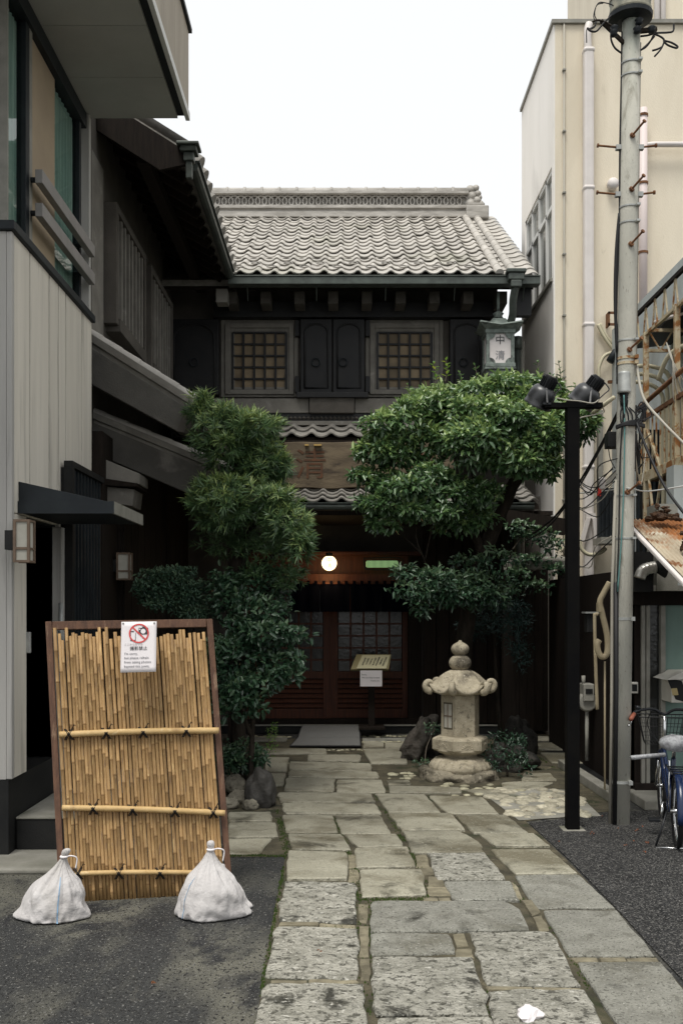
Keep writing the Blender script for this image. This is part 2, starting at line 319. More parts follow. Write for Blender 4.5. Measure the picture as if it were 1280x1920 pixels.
def slab(poly, conv, mat, z=.02, jit=1.0, name='paving_stone', n_edge=7, sink=.0):
    pts = [G(*conv(x, y)) for x, y in poly]; c = sum(pts, V()) / len(pts); pts = [p + (p - c).normalized() * min(.005, .03 * (p - c).length) for p in pts]
    out = []
    for i, p in enumerate(pts):
        q = pts[(i + 1) % len(pts)]; L = (q - p).length; k = max(2, min(n_edge, int(L / .07)))
        for j in range(k):
            t = (j + .0) / k; w = p.lerp(q, t)
            if j == 0: w = w.lerp(c, .015)
            s = .010 * jit
            nn = noise.noise_vector(w * 9 + V((3.1, 1.7, .3)))
            out.append(w + V((nn.x * s * 1.6 + rng.uniform(-s, s) * .5, nn.y * s * 2.2 + rng.uniform(-s, s) * .6, 0)))
    zt = z + rng.uniform(-.004, .005); tilt = V((rng.uniform(-.006, .006), rng.uniform(-.006, .006)))
    def up(p, zz, k):
        q = p.lerp(c, k); return V((q.x, q.y, zz + (q.x - c.x) * tilt.x + (q.y - c.y) * tilt.y))
    sz = max(.2, sum((p - c).length for p in pts) / len(pts)); e = .012 / sz
    r0 = [up(p, -.01, 0) for p in out]; r1 = [up(p, zt - .007, 0) for p in out]; r2 = [up(p, zt, e) for p in out]
    r3 = [up(p, zt + rng.uniform(-.0015, .0025), .35) for p in out]
    n = len(out); vs = r0 + r1 + r2 + r3 + [up(c, zt + .001, 0)]; fs = []
    for k in range(3):
        for i in range(n): fs.append((k*n+i, k*n+(i+1) % n, (k+1)*n+(i+1) % n, (k+1)*n+i))
    for i in range(n): fs.append((3*n+i, 3*n+(i+1) % n, 4*n))
    off = V((c.x, c.y, 0)); m = MB(); m.add([v - off for v in vs], fs); me = m.mesh(name, mat)
    me.shade_smooth(); me.set_sharp_from_angle(angle=math.radians(30))
    return piece(name, me, paving, Matrix.Translation(off))
S3 = [([(125,62),(298,68),(297,145),(120,146)], STN), ([(115,153),(322,155),(326,276),(95,268)], STR), ([(88,285),(326,292),(328,438),(58,432)], STR),
 ([(62,455),(345,456),(350,520),(356,640),(8,640)], STR), ([(334,118),(515,118),(528,190),(342,198)], STN),
 ([(368,210),(760,212),(800,235),(830,296),(368,300)], STF), ([(368,306),(595,306),(612,362),(370,370)], STF), ([(368,380),(660,380),(718,545),(378,548)], STR),
 ([(385,556),(722,553),(748,640),(380,640)], STR), ([(535,72),(700,70),(762,148),(562,147)], STR), ([(580,155),(775,153),(798,208),(610,208)], STF),
 ([(658,305),(895,302),(978,462),(705,455)], STR), ([(710,478),(990,476),(1066,640),(742,640)], STR),
 ([(720,57),(888,57),(970,127),(790,130)], STN), ([(788,134),(975,133),(1075,228),(850,230)], STF), ([(870,238),(1085,238),(1198,372),(945,370)], STF),
 ([(970,392),(1215,392),(1335,550),(1410,640),(1130,640)], STF)]
S2 = [([(135,490),(318,492),(335,553),(150,553)], STN), ([(155,558),(350,560),(385,616),(170,615)], STN), ([(325,488),(490,490),(528,555),(350,556)], STN),
 ([(362,562),(550,560),(572,602),(410,606)], STN), ([(400,612),(590,608),(618,678),(405,682)], STN), ([(520,482),(745,483),(798,544),(570,545)], STN),
 ([(575,550),(770,549),(850,590),(865,625),(640,628),(605,622)], STN), ([(665,416),(860,418),(918,483),(735,482)], STN), ([(472,411),(650,413),(710,479),(520,478)], STN),
 ([(760,488),(945,488),(1025,553),(830,555)], STN), ([(850,558),(1045,558),(1105,602),(905,602)], STN),
 ([(132,446),(476,448),(490,484),(146,485)], STN), ([(118,406),(455,409),(470,443),(126,441)], STN), ([(150,354),(325,356),(320,403),(142,400)], STN),
 ([(333,358),(495,359),(508,404),(330,405)], STN), ([(160,327),(478,331),(484,353),(155,349)], STN), ([(162,294),(455,299),(458,328),(160,322)], STN),
 ([(75,277),(158,278),(150,328),(65,325)], STN), ([(55,335),(145,336),(138,378),(60,381)], STN), ([(30,242),(292,245),(296,263),(20,264)], STN),
 ([(230,267),(418,268),(418,290),(228,289)], STN), ([(425,247),(575,247),(590,299),(455,299)], STN), ([(515,359),(595,360),(600,375),(520,376)], STN),
 ([(520,382),(778,389),(783,408),(525,407)], STN), ([(-60,480),(93,479),(95,512),(-60,513)], STN), ([(-60,518),(110,518),(118,568),(-60,570)], STN),
 ([(-60,574),(95,573),(48,628),(-60,629)], STN), ([(25,202),(152,204),(148,216),(20,216)], STF), ([(428,205),(600,205),(605,216),(428,217)], STF),
 ([(428,221),(500,221),(502,240),(428,241)], STN), ([(505,222),(600,222),(590,243),(507,241)], STN),
 ([(1035,197),(1135,205),(1140,217),(1030,214)], STN), ([(1035,223),(1150,223),(1160,249),(1070,249)], STN), ([(1072,260),(1240,261),(1245,297),(1112,295)], STN),
 ([(1012,336),(1108,336),(1130,361),(1002,361)], STN), ([(930,372),(995,366),(1120,370),(1060,392),(940,396)], STN), ([(790,394),(905,390),(985,408),(860,412)], STN)]
for poly, m in S3: slab(poly, C3, m, jit=1.1 if m is STR else .7)
for poly, m in S2: slab(poly, C2, m, jit=.8)
FS = [[(497,74),(530,72),(540,106),(502,108)], [(506,112),(546,110),(553,130),(516,132)], [(530,136),(572,136),(582,160),(536,162)], [(532,164),(584,164),(602,190),(534,190)],
      [(518,196),(560,196),(563,208),(518,208)], [(564,196),(596,196),(603,208),(566,208)], [(604,308),(640,305),(650,340),(616,345)], [(617,348),(660,346),(668,370),(614,374)],
      [(331,214),(358,216),(358,270),(333,268)], [(333,282),(360,282),(360,372),(334,372)], [(336,378),(362,380),(364,440),(338,438)], [(300,70),(326,70),(326,108),(302,110)], [(302,114),(328,114),(332,150),(300,150)],
      [(775,150),(800,168),(812,200),(796,204)], [(806,206),(836,206),(862,240),(838,250)], [(842,254),(866,250),(888,292),(860,298)], [(100,272),(210,273),(208,281),(98,281)], [(214,274),(322,278),(322,288),(214,284)],
      [(708,462),(836,464),(836,474),(712,472)], [(842,464),(980,468),(984,474),(842,474)], [(950,376),(1030,376),(1034,388),(962,388)], [(1036,376),(1110,376),(1114,388),(1040,388)], [(1116,376),(1204,376),(1212,388),(1120,388)],
      [(72,440),(180,441),(180,451),(70,450)], [(186,441),(330,443),(336,452),(186,452)], [(620,374),(664,372),(668,380),(622,381)]]
for poly in FS: slab(poly, C3, FIL, z=.012, jit=.7, name='joint_stone')
# round cobbles along the doorstep and by the lantern, the white pebble panel
def cob_mesh(seed):
    bm = bmesh.new(); bmesh.ops.create_icosphere(bm, subdivisions=2, radius=1)
    for v in bm.verts: v.co *= 1 + .22 * noise.noise(v.co * 1.6 + V((seed * 7, 0, 0)))
    for v in bm.verts: v.co.z *= .45
    me = bpy.data.meshes.new('cobble'); bm.to_mesh(me); bm.free(); me.shade_smooth(); return me
cobs = [cob_mesh(i) for i in range(5)]
for c in cobs: c.materials.append(COB)
PEB = mk('pebble_panel', (.42, .39, .30), (.25, .23, .17), scale=30, rough=.8, rnd=.3)
cobp = [c.copy() for c in cobs]
for c in cobp: c.materials.clear(); c.materials.append(PEB)
def cobble(px, py, r, meshes=cobs, name='cobble'):
    p = G(px, py); Mx = Matrix.Translation((p.x, p.y, .006)) @ Matrix.Rotation(rng.uniform(0, 6.28), 4, 'Z') @ Matrix.Diagonal((r * rng.uniform(.8, 1.3), r * rng.uniform(.7, 1.1), r * rng.uniform(.6, .9), 1))
    piece(name, rng.choice(meshes), paving, Mx)
for x in range(470, 545, 9): cobble(x + rng.uniform(-2, 2), 1382 + rng.uniform(-1, 1), .04)
for x in range(684, 770, 8): cobble(x + rng.uniform(-2, 2), 1382 + rng.uniform(-1, 1), .04); cobble(x + rng.uniform(-2, 2), 1392 + rng.uniform(-1, 1), .035)
for x in range(480, 680, 10): cobble(x + rng.uniform(-3, 3), 1431 + (x - 480) * .006 + rng.uniform(-.6, .6), .026)
for x in range(545, 690, 9): cobble(x + rng.uniform(-3, 3), 1407.5 + rng.uniform(-1, 1), .032)
for i in range(16): cobble(rng.uniform(728, 775), rng.uniform(1449, 1462), rng.uniform(.018, .045))
for i in range(26): cobble(rng.uniform(800, 1000), rng.uniform(1472, 1494), rng.uniform(.02, .06))
for i in range(135):
    py = rng.uniform(1482, 1534); f = (py - 1482) / 52; x0 = 905 + 55 * f; x1 = 1068 + 48 * f
    cobble(rng.uniform(x0, x1), py, rng.choice((.03, .04, .05, .075)), cobp, 'pebble')
def stuff(name, mb, mat, smooth=False):
    o = mb.build(name, mat, smooth=smooth); o['kind'] = 'stuff'; return o
pp = MB(); pp.add([G(x, y, .009) for x, y in [(900,1484),(985,1476),(1075,1482),(1126,1530),(1060,1532),(972,1538)]], [tuple(range(6))])
struct('pebble_panel', pp, CONC)
# moss in the joints: uneven little tufts
ms = MB()
def moss_line(a, b, n, w=.012, conv=None):
    A, Bq = G(*(conv(*a) if conv else a)), G(*(conv(*b) if conv else b))
    for i in range(n):
        t = rng.random()
        p = A.lerp(Bq, t)
        if noise.noise(p * 2.5) < -.18: continue
        p += V((rng.gauss(0, w), rng.gauss(0, w * 1.5), 0)); r = rng.uniform(.004, .011); h = rng.uniform(.010, .018); a0 = rng.uniform(0, 6)
        ms.add([p + V((r*math.cos(a0+k*2.09), r*math.sin(a0+k*2.09), 0)) for k in range(3)] + [p + V((rng.uniform(-.004,.004), rng.uniform(-.004,.004), h))], [(0,1,3),(1,2,3),(2,0,3)])
moss_line((536, 1606), (478, 1930), 380, .005); moss_line((520, 1520), (537, 1606), 160); moss_line((425, 1606), (538, 1606), 130, .006)
for a, b, n in [((331,150),(345,560),110),((362,200),(372,540),90),((100,275),(326,284),120),((340,200),(530,200),160),((770,150),(850,260),90),((880,240),(1060,560),180),((700,470),(990,470),60),((600,300),(720,560),150),((520,80),(530,200),70),((300,60),(330,200),120)]: moss_line(a, b, n, conv=C3)
for a, b, n in [((320,490),(405,690),260),((560,555),(640,690),180),((120,480),(165,640),160),((470,410),(560,550),120),((0,630),(60,630),40),((1030,250),(1120,310),120)]: moss_line(a, b, n, conv=C2)
tag(stuff('moss', ms, MOSS), 'green moss growing in the paving joints', None)
lf = MB()
for px, py in [(1190,1560),(1200,1553),(1187,1580),(1215,1585),(1160,1555),(1168,1590),(1142,1547),(968,1474),(975,1470),(985,1476),(1030,1500),(990,1523),(1060,1520),(1130,1536),(1045,1583),(1110,1566),(1205,1600),(600,1790),(287,1850)]:
    for k in range(rng.choice((1, 2, 3))):
        p = G(px + rng.uniform(-5, 5), py + rng.uniform(-2, 2)); a = rng.uniform(0, 6.3); L = rng.uniform(.012, .026); u = V((math.cos(a), math.sin(a), 0)); w = V((-u.y, u.x, 0))
        lf.add([p + V((0,0,.012)), p + u*L*.5 + w*L*.35 + V((0,0,.024)), p + u*L + V((0,0,.014)), p + u*L*.5 - w*L*.35 + V((0,0,.02))], [(0,1,2,3)])
tag(stuff('fallen_leaves', lf, LITT), 'small reddish fallen leaves scattered near the pole', None)
# kerb beside the gutter at right, kerb strip at left
kb = MB(); kb.prism([V((2.30, 10.6, 0)), V((2.40, 10.6, 0)), V((2.44, 8.62, 0)), V((2.33, 8.62, 0))], (0, 0, .09)); struct('kerb', kb, CONC, bevel=.01)
dr = MB(); dr.add([(2.42,8.75,.006),(2.62,8.75,.006),(2.62,12.9,.006),(2.40,12.9,.006)], [(0,1,2,3)]); struct('gutter_channel', dr, BLK)
ks = MB(); ks.box((-7, 6.35, 0), (-1.62, 6.88, .035)); struct('kerb_strip', ks, CONC, bevel=.012)
tp = MB(); p0 = G(1000, 1919); tp.lathe([(.0, 0), (.045, .004), (.05, .02), (.03, .045), (.012, .05)], Matrix.Translation((p0.x - .02, p0.y, .02)), 14, lambda t, i: 1 + .35 * math.sin(3 * t + i) + .2 * math.sin(7 * t))
tp.solo('crumpled_tissue', PAPR, (p0.x, p0.y, .02), 'crumpled white paper tissue lying on the nearest paving slab', 'tissue', smooth=False)

# ================================================================ MODERN BUILDING (left)
mb_ = thing('modern_building', 'modern grey building with vertical siding, upper glazing and overhanging white soffit', 'building', (-2.23, 6.74, 0))
X0 = -2.23
w = MB(); w.box((-6, 6.755, .5), (-2.262, 7.065, 4.25)); w.box((-6, 7.80, .2), (-2.262, 8.88, 4.25)); w.box((-6, 7.065, 2.34), (-2.262, 7.8, 4.25)); w.box((-6, 7.065, .2), (-2.75, 7.8, 2.34))
w.build('wall', DMET, mb_)
B('front_wall', (-6, 6.735, .54), (X0 - .035, 6.752, 4.25), SIDF, mb_)
B('corner_trim', (X0 - .034, 6.733, .54), (X0 + .004, 6.785, 4.25), SIDF, mb_, .006)
for d0, d1, z0, z1 in [(6.80,7.127,2.352,4.25),(6.80,7.06,.54,2.346),(7.153,7.597,2.352,4.25),(7.623,7.847,2.352,4.25),(7.873,8.057,.25,4.25),(8.083,8.557,.25,4.25),(8.583,8.9,.25,4.25)]:
    B('siding_board', (-2.262, d0, z0), (X0, d1, z1), SIDE, mb_, .004)
B('plinth', (-6, 6.72, 0), (-2.245, 8.9, .535), BLK, mb_)
B('step', (-2.24, 6.86, 0), (-1.72, 8.9, .245), BLK, mb_, .008)
B('step_tile', (-2.238, 6.85, .247), (-1.71, 8.89, .262), CONC, mb_, .004)
B('cap_flashing', (-2.33, 6.70, 4.252), (-2.2, 8.92, 4.315), DMET, mb_, .006)
B('door_panel', (-2.74, 7.08, .25), (-2.70, 7.79, 2.33), BRNW, mb_)
B('door_jamb', (-2.60, 7.80, .25), (-2.19, 7.89, 2.335), SIDF, mb_, .006)
B('handle_plate', (-2.26, 7.05, 1.38), (-2.2, 7.075, 1.53), GALV, mb_, .006)
MB().tube([(-2.17, 7.71, 1.36), (-2.17, 7.71, 1.74)], .018, 8).build('pull_handle', GALV, mb_, smooth=True)
# upper glazing
up = MB(); up.box((-6, 9.0, 4.3), (-2.5, 8.9, 6.1)); up.box((-6, 6.95, 4.28), (-2.36, 8.9, 4.32)); up.build('room_back', ROOM, mb_)
B('beige_panel', (-2.37, 7.38, 4.32), (-2.31, 8.03, 5.96), BEIG, mb_)
for nm, d0, d1 in [('a', 6.89, 7.22), ('b', 8.04, 8.70), ('c', 8.76, 8.85)]:
    MB().add([(-2.32, d0, 4.32), (-2.32, d1, 4.32), (-2.32, d1, 5.96), (-2.32, d0, 5.96)], [(0, 1, 2, 3)]).build('window_pane', GLS, mb_)
MB().add([(-6, 6.89, 4.32), (-2.33, 6.89, 4.32), (-2.33, 6.89, 5.96), (-6, 6.89, 5.96)], [(0, 1, 2, 3)]).build('window_pane', GLS, mb_)
for k, (d0, d1) in enumerate([(7.22, 7.30), (7.31, 7.375), (8.70, 8.76)]): B('mullion', (-2.36, d0, 4.316), (-2.285, d1, 5.96), DMET if k != 1 else ALUM, mb_, .004)
B('end_post', (-2.36, 8.85, 4.316), (-2.24, 8.915, 6.098), SIDF, mb_, .004)
B('top_rail', (-6, 6.83, 5.962), (-2.262, 8.848, 6.095), DMET, mb_)
for x in (-2.345,): B('corner_mullion', (-2.36, 6.86, 4.316), (-2.30, 6.888, 5.96), ALUM, mb_)
cv = MB(); n = 60
for i in range(n):
    t = i / n; x = -3.4 + 1.0 * t; y = 6.97 + .02 * math.sin(t * 60); x2 = -3.4 + 1.0 * (i + 1) / n; y2 = 6.97 + .02 * math.sin((i + 1) / n * 60); cv.add([(x, y, 4.33), (x2, y2, 4.33), (x2, y2, 5.95), (x, y, 5.95)], [(0, 1, 2, 3)])
cv.build('curtain', CURT, mb_, smooth=True); cv = MB()
for i in range(40):
    t = i / 40; y = 8.04 + .66 * t; f = lambda q: -2.345 + .008 * math.sin(q * 50); y2 = 8.04 + .66 * (i + 1) / 40; cv.add([(f(t), y, 4.33), (f(t + 1/40), y2, 4.33), (f(t + 1/40), y2, 5.95), (f(t), y, 5.95)], [(0, 1, 2, 3)])
cv.build('curtain', CURT, mb_, smooth=True); cv = MB()  # curtain added close behind the pane to brighten it like reflected sky
for i in range(24):
    t = i / 24; y = 6.9 + .32 * t; y2 = 6.9 + .32 * (i + 1) / 24; f = lambda q: -2.36 + .008 * math.sin(q * 40); cv.add([(f(t), y, 4.33), (f(t + 1/24), y2, 4.33), (f(t + 1/24), y2, 5.95), (f(t), y, 5.95)], [(0, 1, 2, 3)])
cv.build('curtain', CURT, mb_, smooth=True)  # near pane's curtain, also added to lift the dark glass
for zc in (4.855, 4.61):
    r = MB(); r.box((-2.235, 7.27, zc - .05), (-2.18, 8.82, zc + .05)); rail = r.build('guard_rail', RAILM, mb_, bevel=.004)
    for y in (7.34, 8.66): MB().tube([(-2.32, y, zc), (-2.235, y, zc)], .02, 10).build('rail_bracket', DMET, rail, smooth=True)
ds = [4.6, 5.3, 6.04, 6.78, 7.52, 8.26, 8.95]
for a, b in zip(ds, ds[1:]): B('soffit_panel', (-6, a + .003, 6.1), (-1.47, b - .003, 6.14), SOFF, mb_)
B('soffit_groove', (-1.47, 4.6, 6.125), (-1.40, 8.95, 6.15), DMET, mb_)
B('edge_trim', (-1.40, 4.6, 6.085), (-1.362, 8.965, 6.155), TRIMW, mb_, .004)
B('balcony_slab', (-6, 4.6, 6.152), (-1.395, 8.94, 6.25), SOFF, mb_)
ds = [4.6, 5.2, 5.8, 6.4, 7.0, 7.6, 8.2, 8.95]
for a, b in zip(ds, ds[1:]): B('parapet_board', (-1.43, a + .002, 6.157), (-1.372, b - .002, 6.88), PARA, mb_)
B('end_parapet', (-6, 8.89, 6.252), (-1.432, 8.945, 6.88), PARA, mb_)
B('parapet_cap', (-1.46, 4.6, 6.882), (-1.345, 8.98, 6.92), DMET, mb_)
# canopy over the side entrance
c = MB(); za, zb, zc = 2.36, 2.43, 2.575
c.add([(X0, 6.88, za), (-1.585, 6.88, za), (-1.585, 6.88, zb), (X0, 6.88, zc), (X0, 7.85, za), (-1.585, 7.85, za), (-1.585, 7.85, zb), (X0, 7.85, zc)],
      [(0,1,2,3), (5,4,7,6), (1,5,6,2), (3,2,6,7), (4,5,1,0), (0,3,7,4)])
cn = c.build('canopy', DMET, mb_, bevel=.004)
B('fascia', (-1.584, 6.865, 2.352), (-1.565, 7.865, 2.436), ALUM, cn); B('fascia', (X0, 6.862, 2.352), (-1.566, 6.878, 2.436), DMET, cn)
# black lattice screen beside the entrance
ls = MB(); zt = 2.87
ls.box((-2.228, 7.92, .27), (-2.205, 8.93, zt - .05)); 
lat = ls.build('lattice_screen', BLK, mb_)
B('rail', (-2.20, 7.9, zt - .05), (-2.13, 8.95, zt), BLK, lat); B('post', (-2.2, 7.9, .27), (-2.13, 7.96, zt - .052), BLK, lat)
for i in range(9): y = 8.03 + i * .105; B('slat', (-2.2, y, .27), (-2.15, y + .035, zt - .052), DMET, lat)
# paper wall lamp
def wall_lamp(org, sx, sy, h, label, mul=1):
    t = thing('wall_lamp', label, 'wall lamp', org, 'paper wall lamps at left'); x, y, z = org
    MB().box((x + .012, y - sy/2 + .012, z + .012), (x + sx - .012, y + sy/2 - .012, z + h - .012)).build('paper_shade', PAPL, t)
    f = MB()
    for a in (0, sx - .018):
        for b in (-sy/2, sy/2 - .018): f.box((x + a, y + b, z), (x + a + .018, y + b + .018, z + h))
    for zz in (0, h * .30, h - .016):
        f.box((x + .018, y - sy/2 + .001, z + zz), (x + sx - .018, y - sy/2 + .016, z + zz + .016)); f.box((x + .018, y + sy/2 - .016, z + zz), (x + sx - .018, y + sy/2 - .001, z + zz + .016))
        f.box((x + sx - .017, y - sy/2 + .018, z + zz + .0015), (x + sx - .001, y + sy/2 - .018, z + zz + .0145))
    f.build('frame', LWOOD, t); MB().box((x - .06, y - .05, z + h * .3), (x + .005, y + .05, z + h * .75)).build('bracket', BLK, t)
LWOOD = mk('lamp_wood', (.17, .12, .085), (.12, .085, .06), scale=12, rough=.7)
wall_lamp((XW(38, 6.72), 6.64, ZW(1056, 6.7)), .11, .13, .285, 'wooden paper wall lamp under the black canopy of the side entrance')
wall_lamp((XW(222, 9.5), 9.48, ZW(1088, 9.5)), .13, .13, .26, 'dim paper wall lamp on the dark wall beyond the canopy')
# ================================================================ ROOF TILES (shared meshes; x across, y up the slope, z out of it)
def pantile(name, mat, wv=1.0, L=1.12, th=.085):
    m = MB(); n = 12; top = []; 
    def prof(u):
        if u < .64: return -.10 * math.sin(math.pi * u / .64)
        return .15 * math.sin(math.pi * (u - .64) / .36) ** .8
    us = [i / n * 1.04 for i in range(n + 1)]
    vs = []
    for y, dz in ((0, .155), (L, 0.0)):
        for u in us: vs.append((u * wv, y, prof(u % 1.0 if u < 1 else u - 1) + dz))
    for u in us: vs.append((u * wv, 0, prof(u % 1.0 if u < 1 else u - 1) + .155 - th))
    k = n + 1; fs = []
    for i in range(n): fs.append((i, i + 1, k + i + 1, k + i)); fs.append((2*k + i, 2*k + i + 1, i + 1, i))
    m.add(vs, fs); me = m.mesh(name, mat); me.shade_smooth(); me.set_sharp_from_angle(angle=math.radians(55)); return me
def rolltile(name, mat, r=.5, L=1.05):
    m = MB(); n = 9; vs = []; fs = []
    for y, s in ((0, 1.0), (.0, 1.0), (L * .12, 1.02), (L, .93)):
        for i in range(n): a = math.pi * i / (n - 1); vs.append((-math.cos(a) * r * s, y, math.sin(a) * r * s + .02))
    for k in (1, 2):
        for i in range(n - 1): fs.append((k*n+i, k*n+i+1, (k+1)*n+i+1, (k+1)*n+i))
    fs.append(tuple(range(n))); m.add(vs, fs); me = m.mesh(name, mat); me.shade_smooth(); me.set_sharp_from_angle(angle=math.radians(50)); return me
# ================================================================ OLD RESTAURANT (centre)
rb = thing('restaurant_building', 'old dark storehouse restaurant with a tiled roof and black shuttered upper windows', 'building', (0, 13.8, 0))
DF = 13.8
def FB(name, px0, py0, px1, py1, d0, d1, mat, parent=None, bevel=0):
    """box given by its front face in photo pixels at depth d0, running back to d1"""
    a, b = W(px0, py0, d0), W(px1, py1, d0)
    return B(name, (a.x, d0, a.z), (b.x, d1, b.z), mat, parent or rb, bevel)
w = MB(); w.box((-2.5, DF, 3.25), (2.16, 18.5, 6.55)); w.box((-2.5, DF + .02, 0), (-1.3, 14.6, 3.25)); w.box((1.0, DF + .02, 0), (2.75, 14.6, 3.25)); w.box((-1.3, DF + .03, 2.42), (1.0, 14.6, 3.25))
w.build('wall', PLAS, rb); B('annex_wall', (2.16, 14.2, 0), (2.76, 14.6, 4.35), PLAS, rb)
# gable of the roof body
gb = MB(); gb.prism([V((-2.5, 13.9, 6.45)), V((-2.5, 16.9, 8.2)), V((-2.5, 20.2, 6.45))], (4.6, 0, 0)); gb.build('gable_wall', PLAS, rb)
EY, EZ, RY, RZ = 13.0, 6.06, 16.7, 8.26
sl = V((0, RY - EY, RZ - EZ)); SL = sl.length; su = sl.normalized(); sn = V((0, -su.z, su.y))
rf = MB(); a = V((-2.6, EY, EZ - .05)); 
rf.prism([V((2.55, EY + .05, EZ - .06)), V((2.55, RY, RZ - .06)), V((2.55, RY + 3.7, EZ - .06)), V((2.55, RY + 3.7, EZ - .14)), V((2.55, RY, RZ - .2)), V((2.55, EY + .05, EZ - .14))], (-5.2, 0, 0))
roof = rf.build('roof', TILED, rb)
PT1 = pantile('pantile', TILE); RT1 = rolltile('roll_tile', TILE)
pitch, rows = .2185, 16; ex = SL / rows
xr = XW(927, EY)
for r_ in range(rows):
    y0 = r_ * ex
    for c_ in range(24):
        x = xr - (c_ + 1) * pitch
        lim = -1.60 - .78 * (r_ / rows) - .2
        if x < lim: continue
        o = V((x, EY, EZ)) + su * y0 + V((rng.uniform(-.007, .007), rng.uniform(-.008, .008), rng.uniform(-.005, .006)))
        piece('pantile', PT1, roof, basis(V((pitch, 0, 0)), su * ex, sn * pitch * .8, o))
for x, wd in ((XW(936, EY), .058), (XW(962, EY), .058)):
    for r_ in range(13):
        o = V((x, EY - .02, EZ)) + su * (r_ * SL / 13); piece('roll_tile', RT1, roof, basis(V((wd * 2, 0, 0)), su * SL / 13, sn * wd * 2, o))
for r_ in range(rows):
    for x in (XW(941, EY), XW(965, EY)):
        wd = .16 if x < XW(950, EY) else .29
        o = V((x, EY, EZ - .01)) + su * (r_ * ex); piece('verge_tile', PT1, roof, basis(V((wd, 0, 0)), su * ex, sn * .12, o))
# snow guards: small oval rings near the eave
sg = MB(); sg.torus((0, 0, 0), (0, 0, 1), .055, .008, 16, 6); sgm = sg.mesh('snow_guard', TILED, True)
for i in range(18):
    x = xr - (i + .42) * pitch
    if x < -1.62: break
    o = V((x, EY, EZ)) + su * (ex * (.95 if i % 2 else 1.75)) + sn * .045; piece('snow_guard', sgm, roof, basis(V((1.05, 0, 0)), su * 1.1, sn, o))
# ridge
x0, x1 = -2.7, XW(876, RY)
rd = MB(); rd.box((x0, RY - .17, RZ - .06), (x1, RY + .17, RZ + .03)); rd.box((x0, RY - .15, RZ + .03), (x1, RY + .15, RZ + .075)); rd.box((x0, RY - .19, RZ + .075), (x1, RY + .19, RZ + .13)); 
rd.box((x0, RY - .03, RZ + .13), (x1, RY + .03, RZ + .33)); rd.box((x0, RY - .16, RZ + .33), (x1, RY + .16, RZ + .375))
ridge = rd.build('ridge', RIDG, rb, bevel=.008)
MB().tube([(x0, RY, RZ + .40), (x1, RY, RZ + .40)], .085, 12).build('ridge_cap', RIDG, ridge, smooth=True)
rk = MB(); rk.torus((0, 0, 0), (0, 1, 0), .092, .015, 20, 5); rkm = rk.mesh('ridge_ring', RIDG, True)
i = 0
while x1 - .09 - i * .112 > x0 + 0.05:
    piece('ridge_ring', rkm, ridge, Matrix.Translation((x1 - .09 - i * .112, RY - .075, RZ + .23))); i += 1
for i in range(16):
    x = x1 - .25 - i * .29
    if x > x0: MB().tube([(x - .02, RY - .0, RZ + .40), (x + .02, RY, RZ + .40)], .098, 10).build('cap_joint', RIDG, ridge, smooth=True)
# ridge-end ornament
on = MB(); ox = x1 + .10
on.box((x1 - .05, RY - .26, RZ - .12), (x1 + .32, RY + .2, RZ + .10)); on.box((x1 - .02, RY - .22, RZ + .10), (x1 + .26, RY + .18, RZ + .16))
orn = on.build('ridge_ornament', RIDG, ridge, bevel=.02)
cu = MB()
for (dx, dz, r_) in [(.10,.20,.09),(.20,.24,.08),(.12,.32,.085),(.22,.36,.06),(.10,.43,.075),(.19,.46,.055),(.25,.30,.045),(.27,.20,.05)]:
    M_ = Matrix.Translation((x1 + dx - .06, RY - .06, RZ + dz)); cu.lathe([(.0, -r_), (r_*.6, -r_*.8), (r_, -r_*.2), (r_, r_*.2), (r_*.6, r_*.8), (0, r_)], M_ @ Matrix.Rotation(math.pi/2, 4, 'X'), 14)
cu.build('scroll', RIDG, orn, smooth=True)
# eave: fascia, soffit, rafters, gutter
so = MB(); so.prism([V((-2.4, EY + .10, EZ - .13)), V((-2.4, DF + .1, EZ + .22)), V((-2.4, DF + .1, EZ + .12)), V((-2.4, EY + .10, EZ - .17))], (4.92, 0, 0)); so.build('eave_soffit', DWOOD, rb)
FB('eave_beam', 400, 566, 938, 594, 13.62, 13.82, KURA)
for i in range(9): px = 425 + 63.3 * i; FB('rafter_end', px, 546, px + 19, 569, 13.28, 13.8, PLAS, bevel=.004)
B('end_board', (XW(968, 13.1), 13.08, ZW(592, 13.1)), (XW(995, 13.1), 13.2, ZW(538, 13.1)), KURA, rb); 
gu = MB(); xa, xb = XW(428, 12.92), XW(1011, 12.92); z0 = ZW(535, 12.92); z1 = ZW(519, 12.92)
gu.box((xa, 12.86, z0), (xb, 13.02, z1 - .012)); gu.box((xa, 12.845, z1 - .012), (xb, 13.03, z1)); gut = gu.build('gutter', COPP, rb, bevel=.012)
for i in range(5): x = XW(463 + i * 130, 12.9); MB().tube([(x, 12.93, z0 + .01), (x, 13.05, z0 - .16)], .006, 6).build('gutter_hanger', COPP, gut)
hp = MB(); hx = XW(965, 12.85)
hp.box((hx - .125, 12.72, z1 + .0), (hx + .125, 12.9, z1 + .05)); hp.box((hx - .10, 12.74, z0 + .02), (hx + .10, 12.9, z1 - .0)); hp.box((hx - .07, 12.745, z0 - .07), (hx + .07, 12.88, z0 + .02))
hpo = hp.build('rain_hopper', COPP, gut, bevel=.012)
MB().tube(smooth_path([(hx, 12.82, z0 - .05), (hx - .02, 12.88, z0 - .2), (hx - .02, 13.0, z0 - .42), (hx - .12, 13.35, z0 - .6)], 5), .05, 10).build('downspout', COPP, gut, smooth=True)
pz = MB(); px_ = XW(969, 13.5); pz.tube([(px_, 13.5, ZW(640, 13.5)), (px_, 13.5, .2)], .048, 10); pz.tube([(px_, 13.5, ZW(655, 13.5)), (px_, 13.5, ZW(632, 13.5))], .068, 8); pz.build('downpipe', COPP, rb, smooth=True)
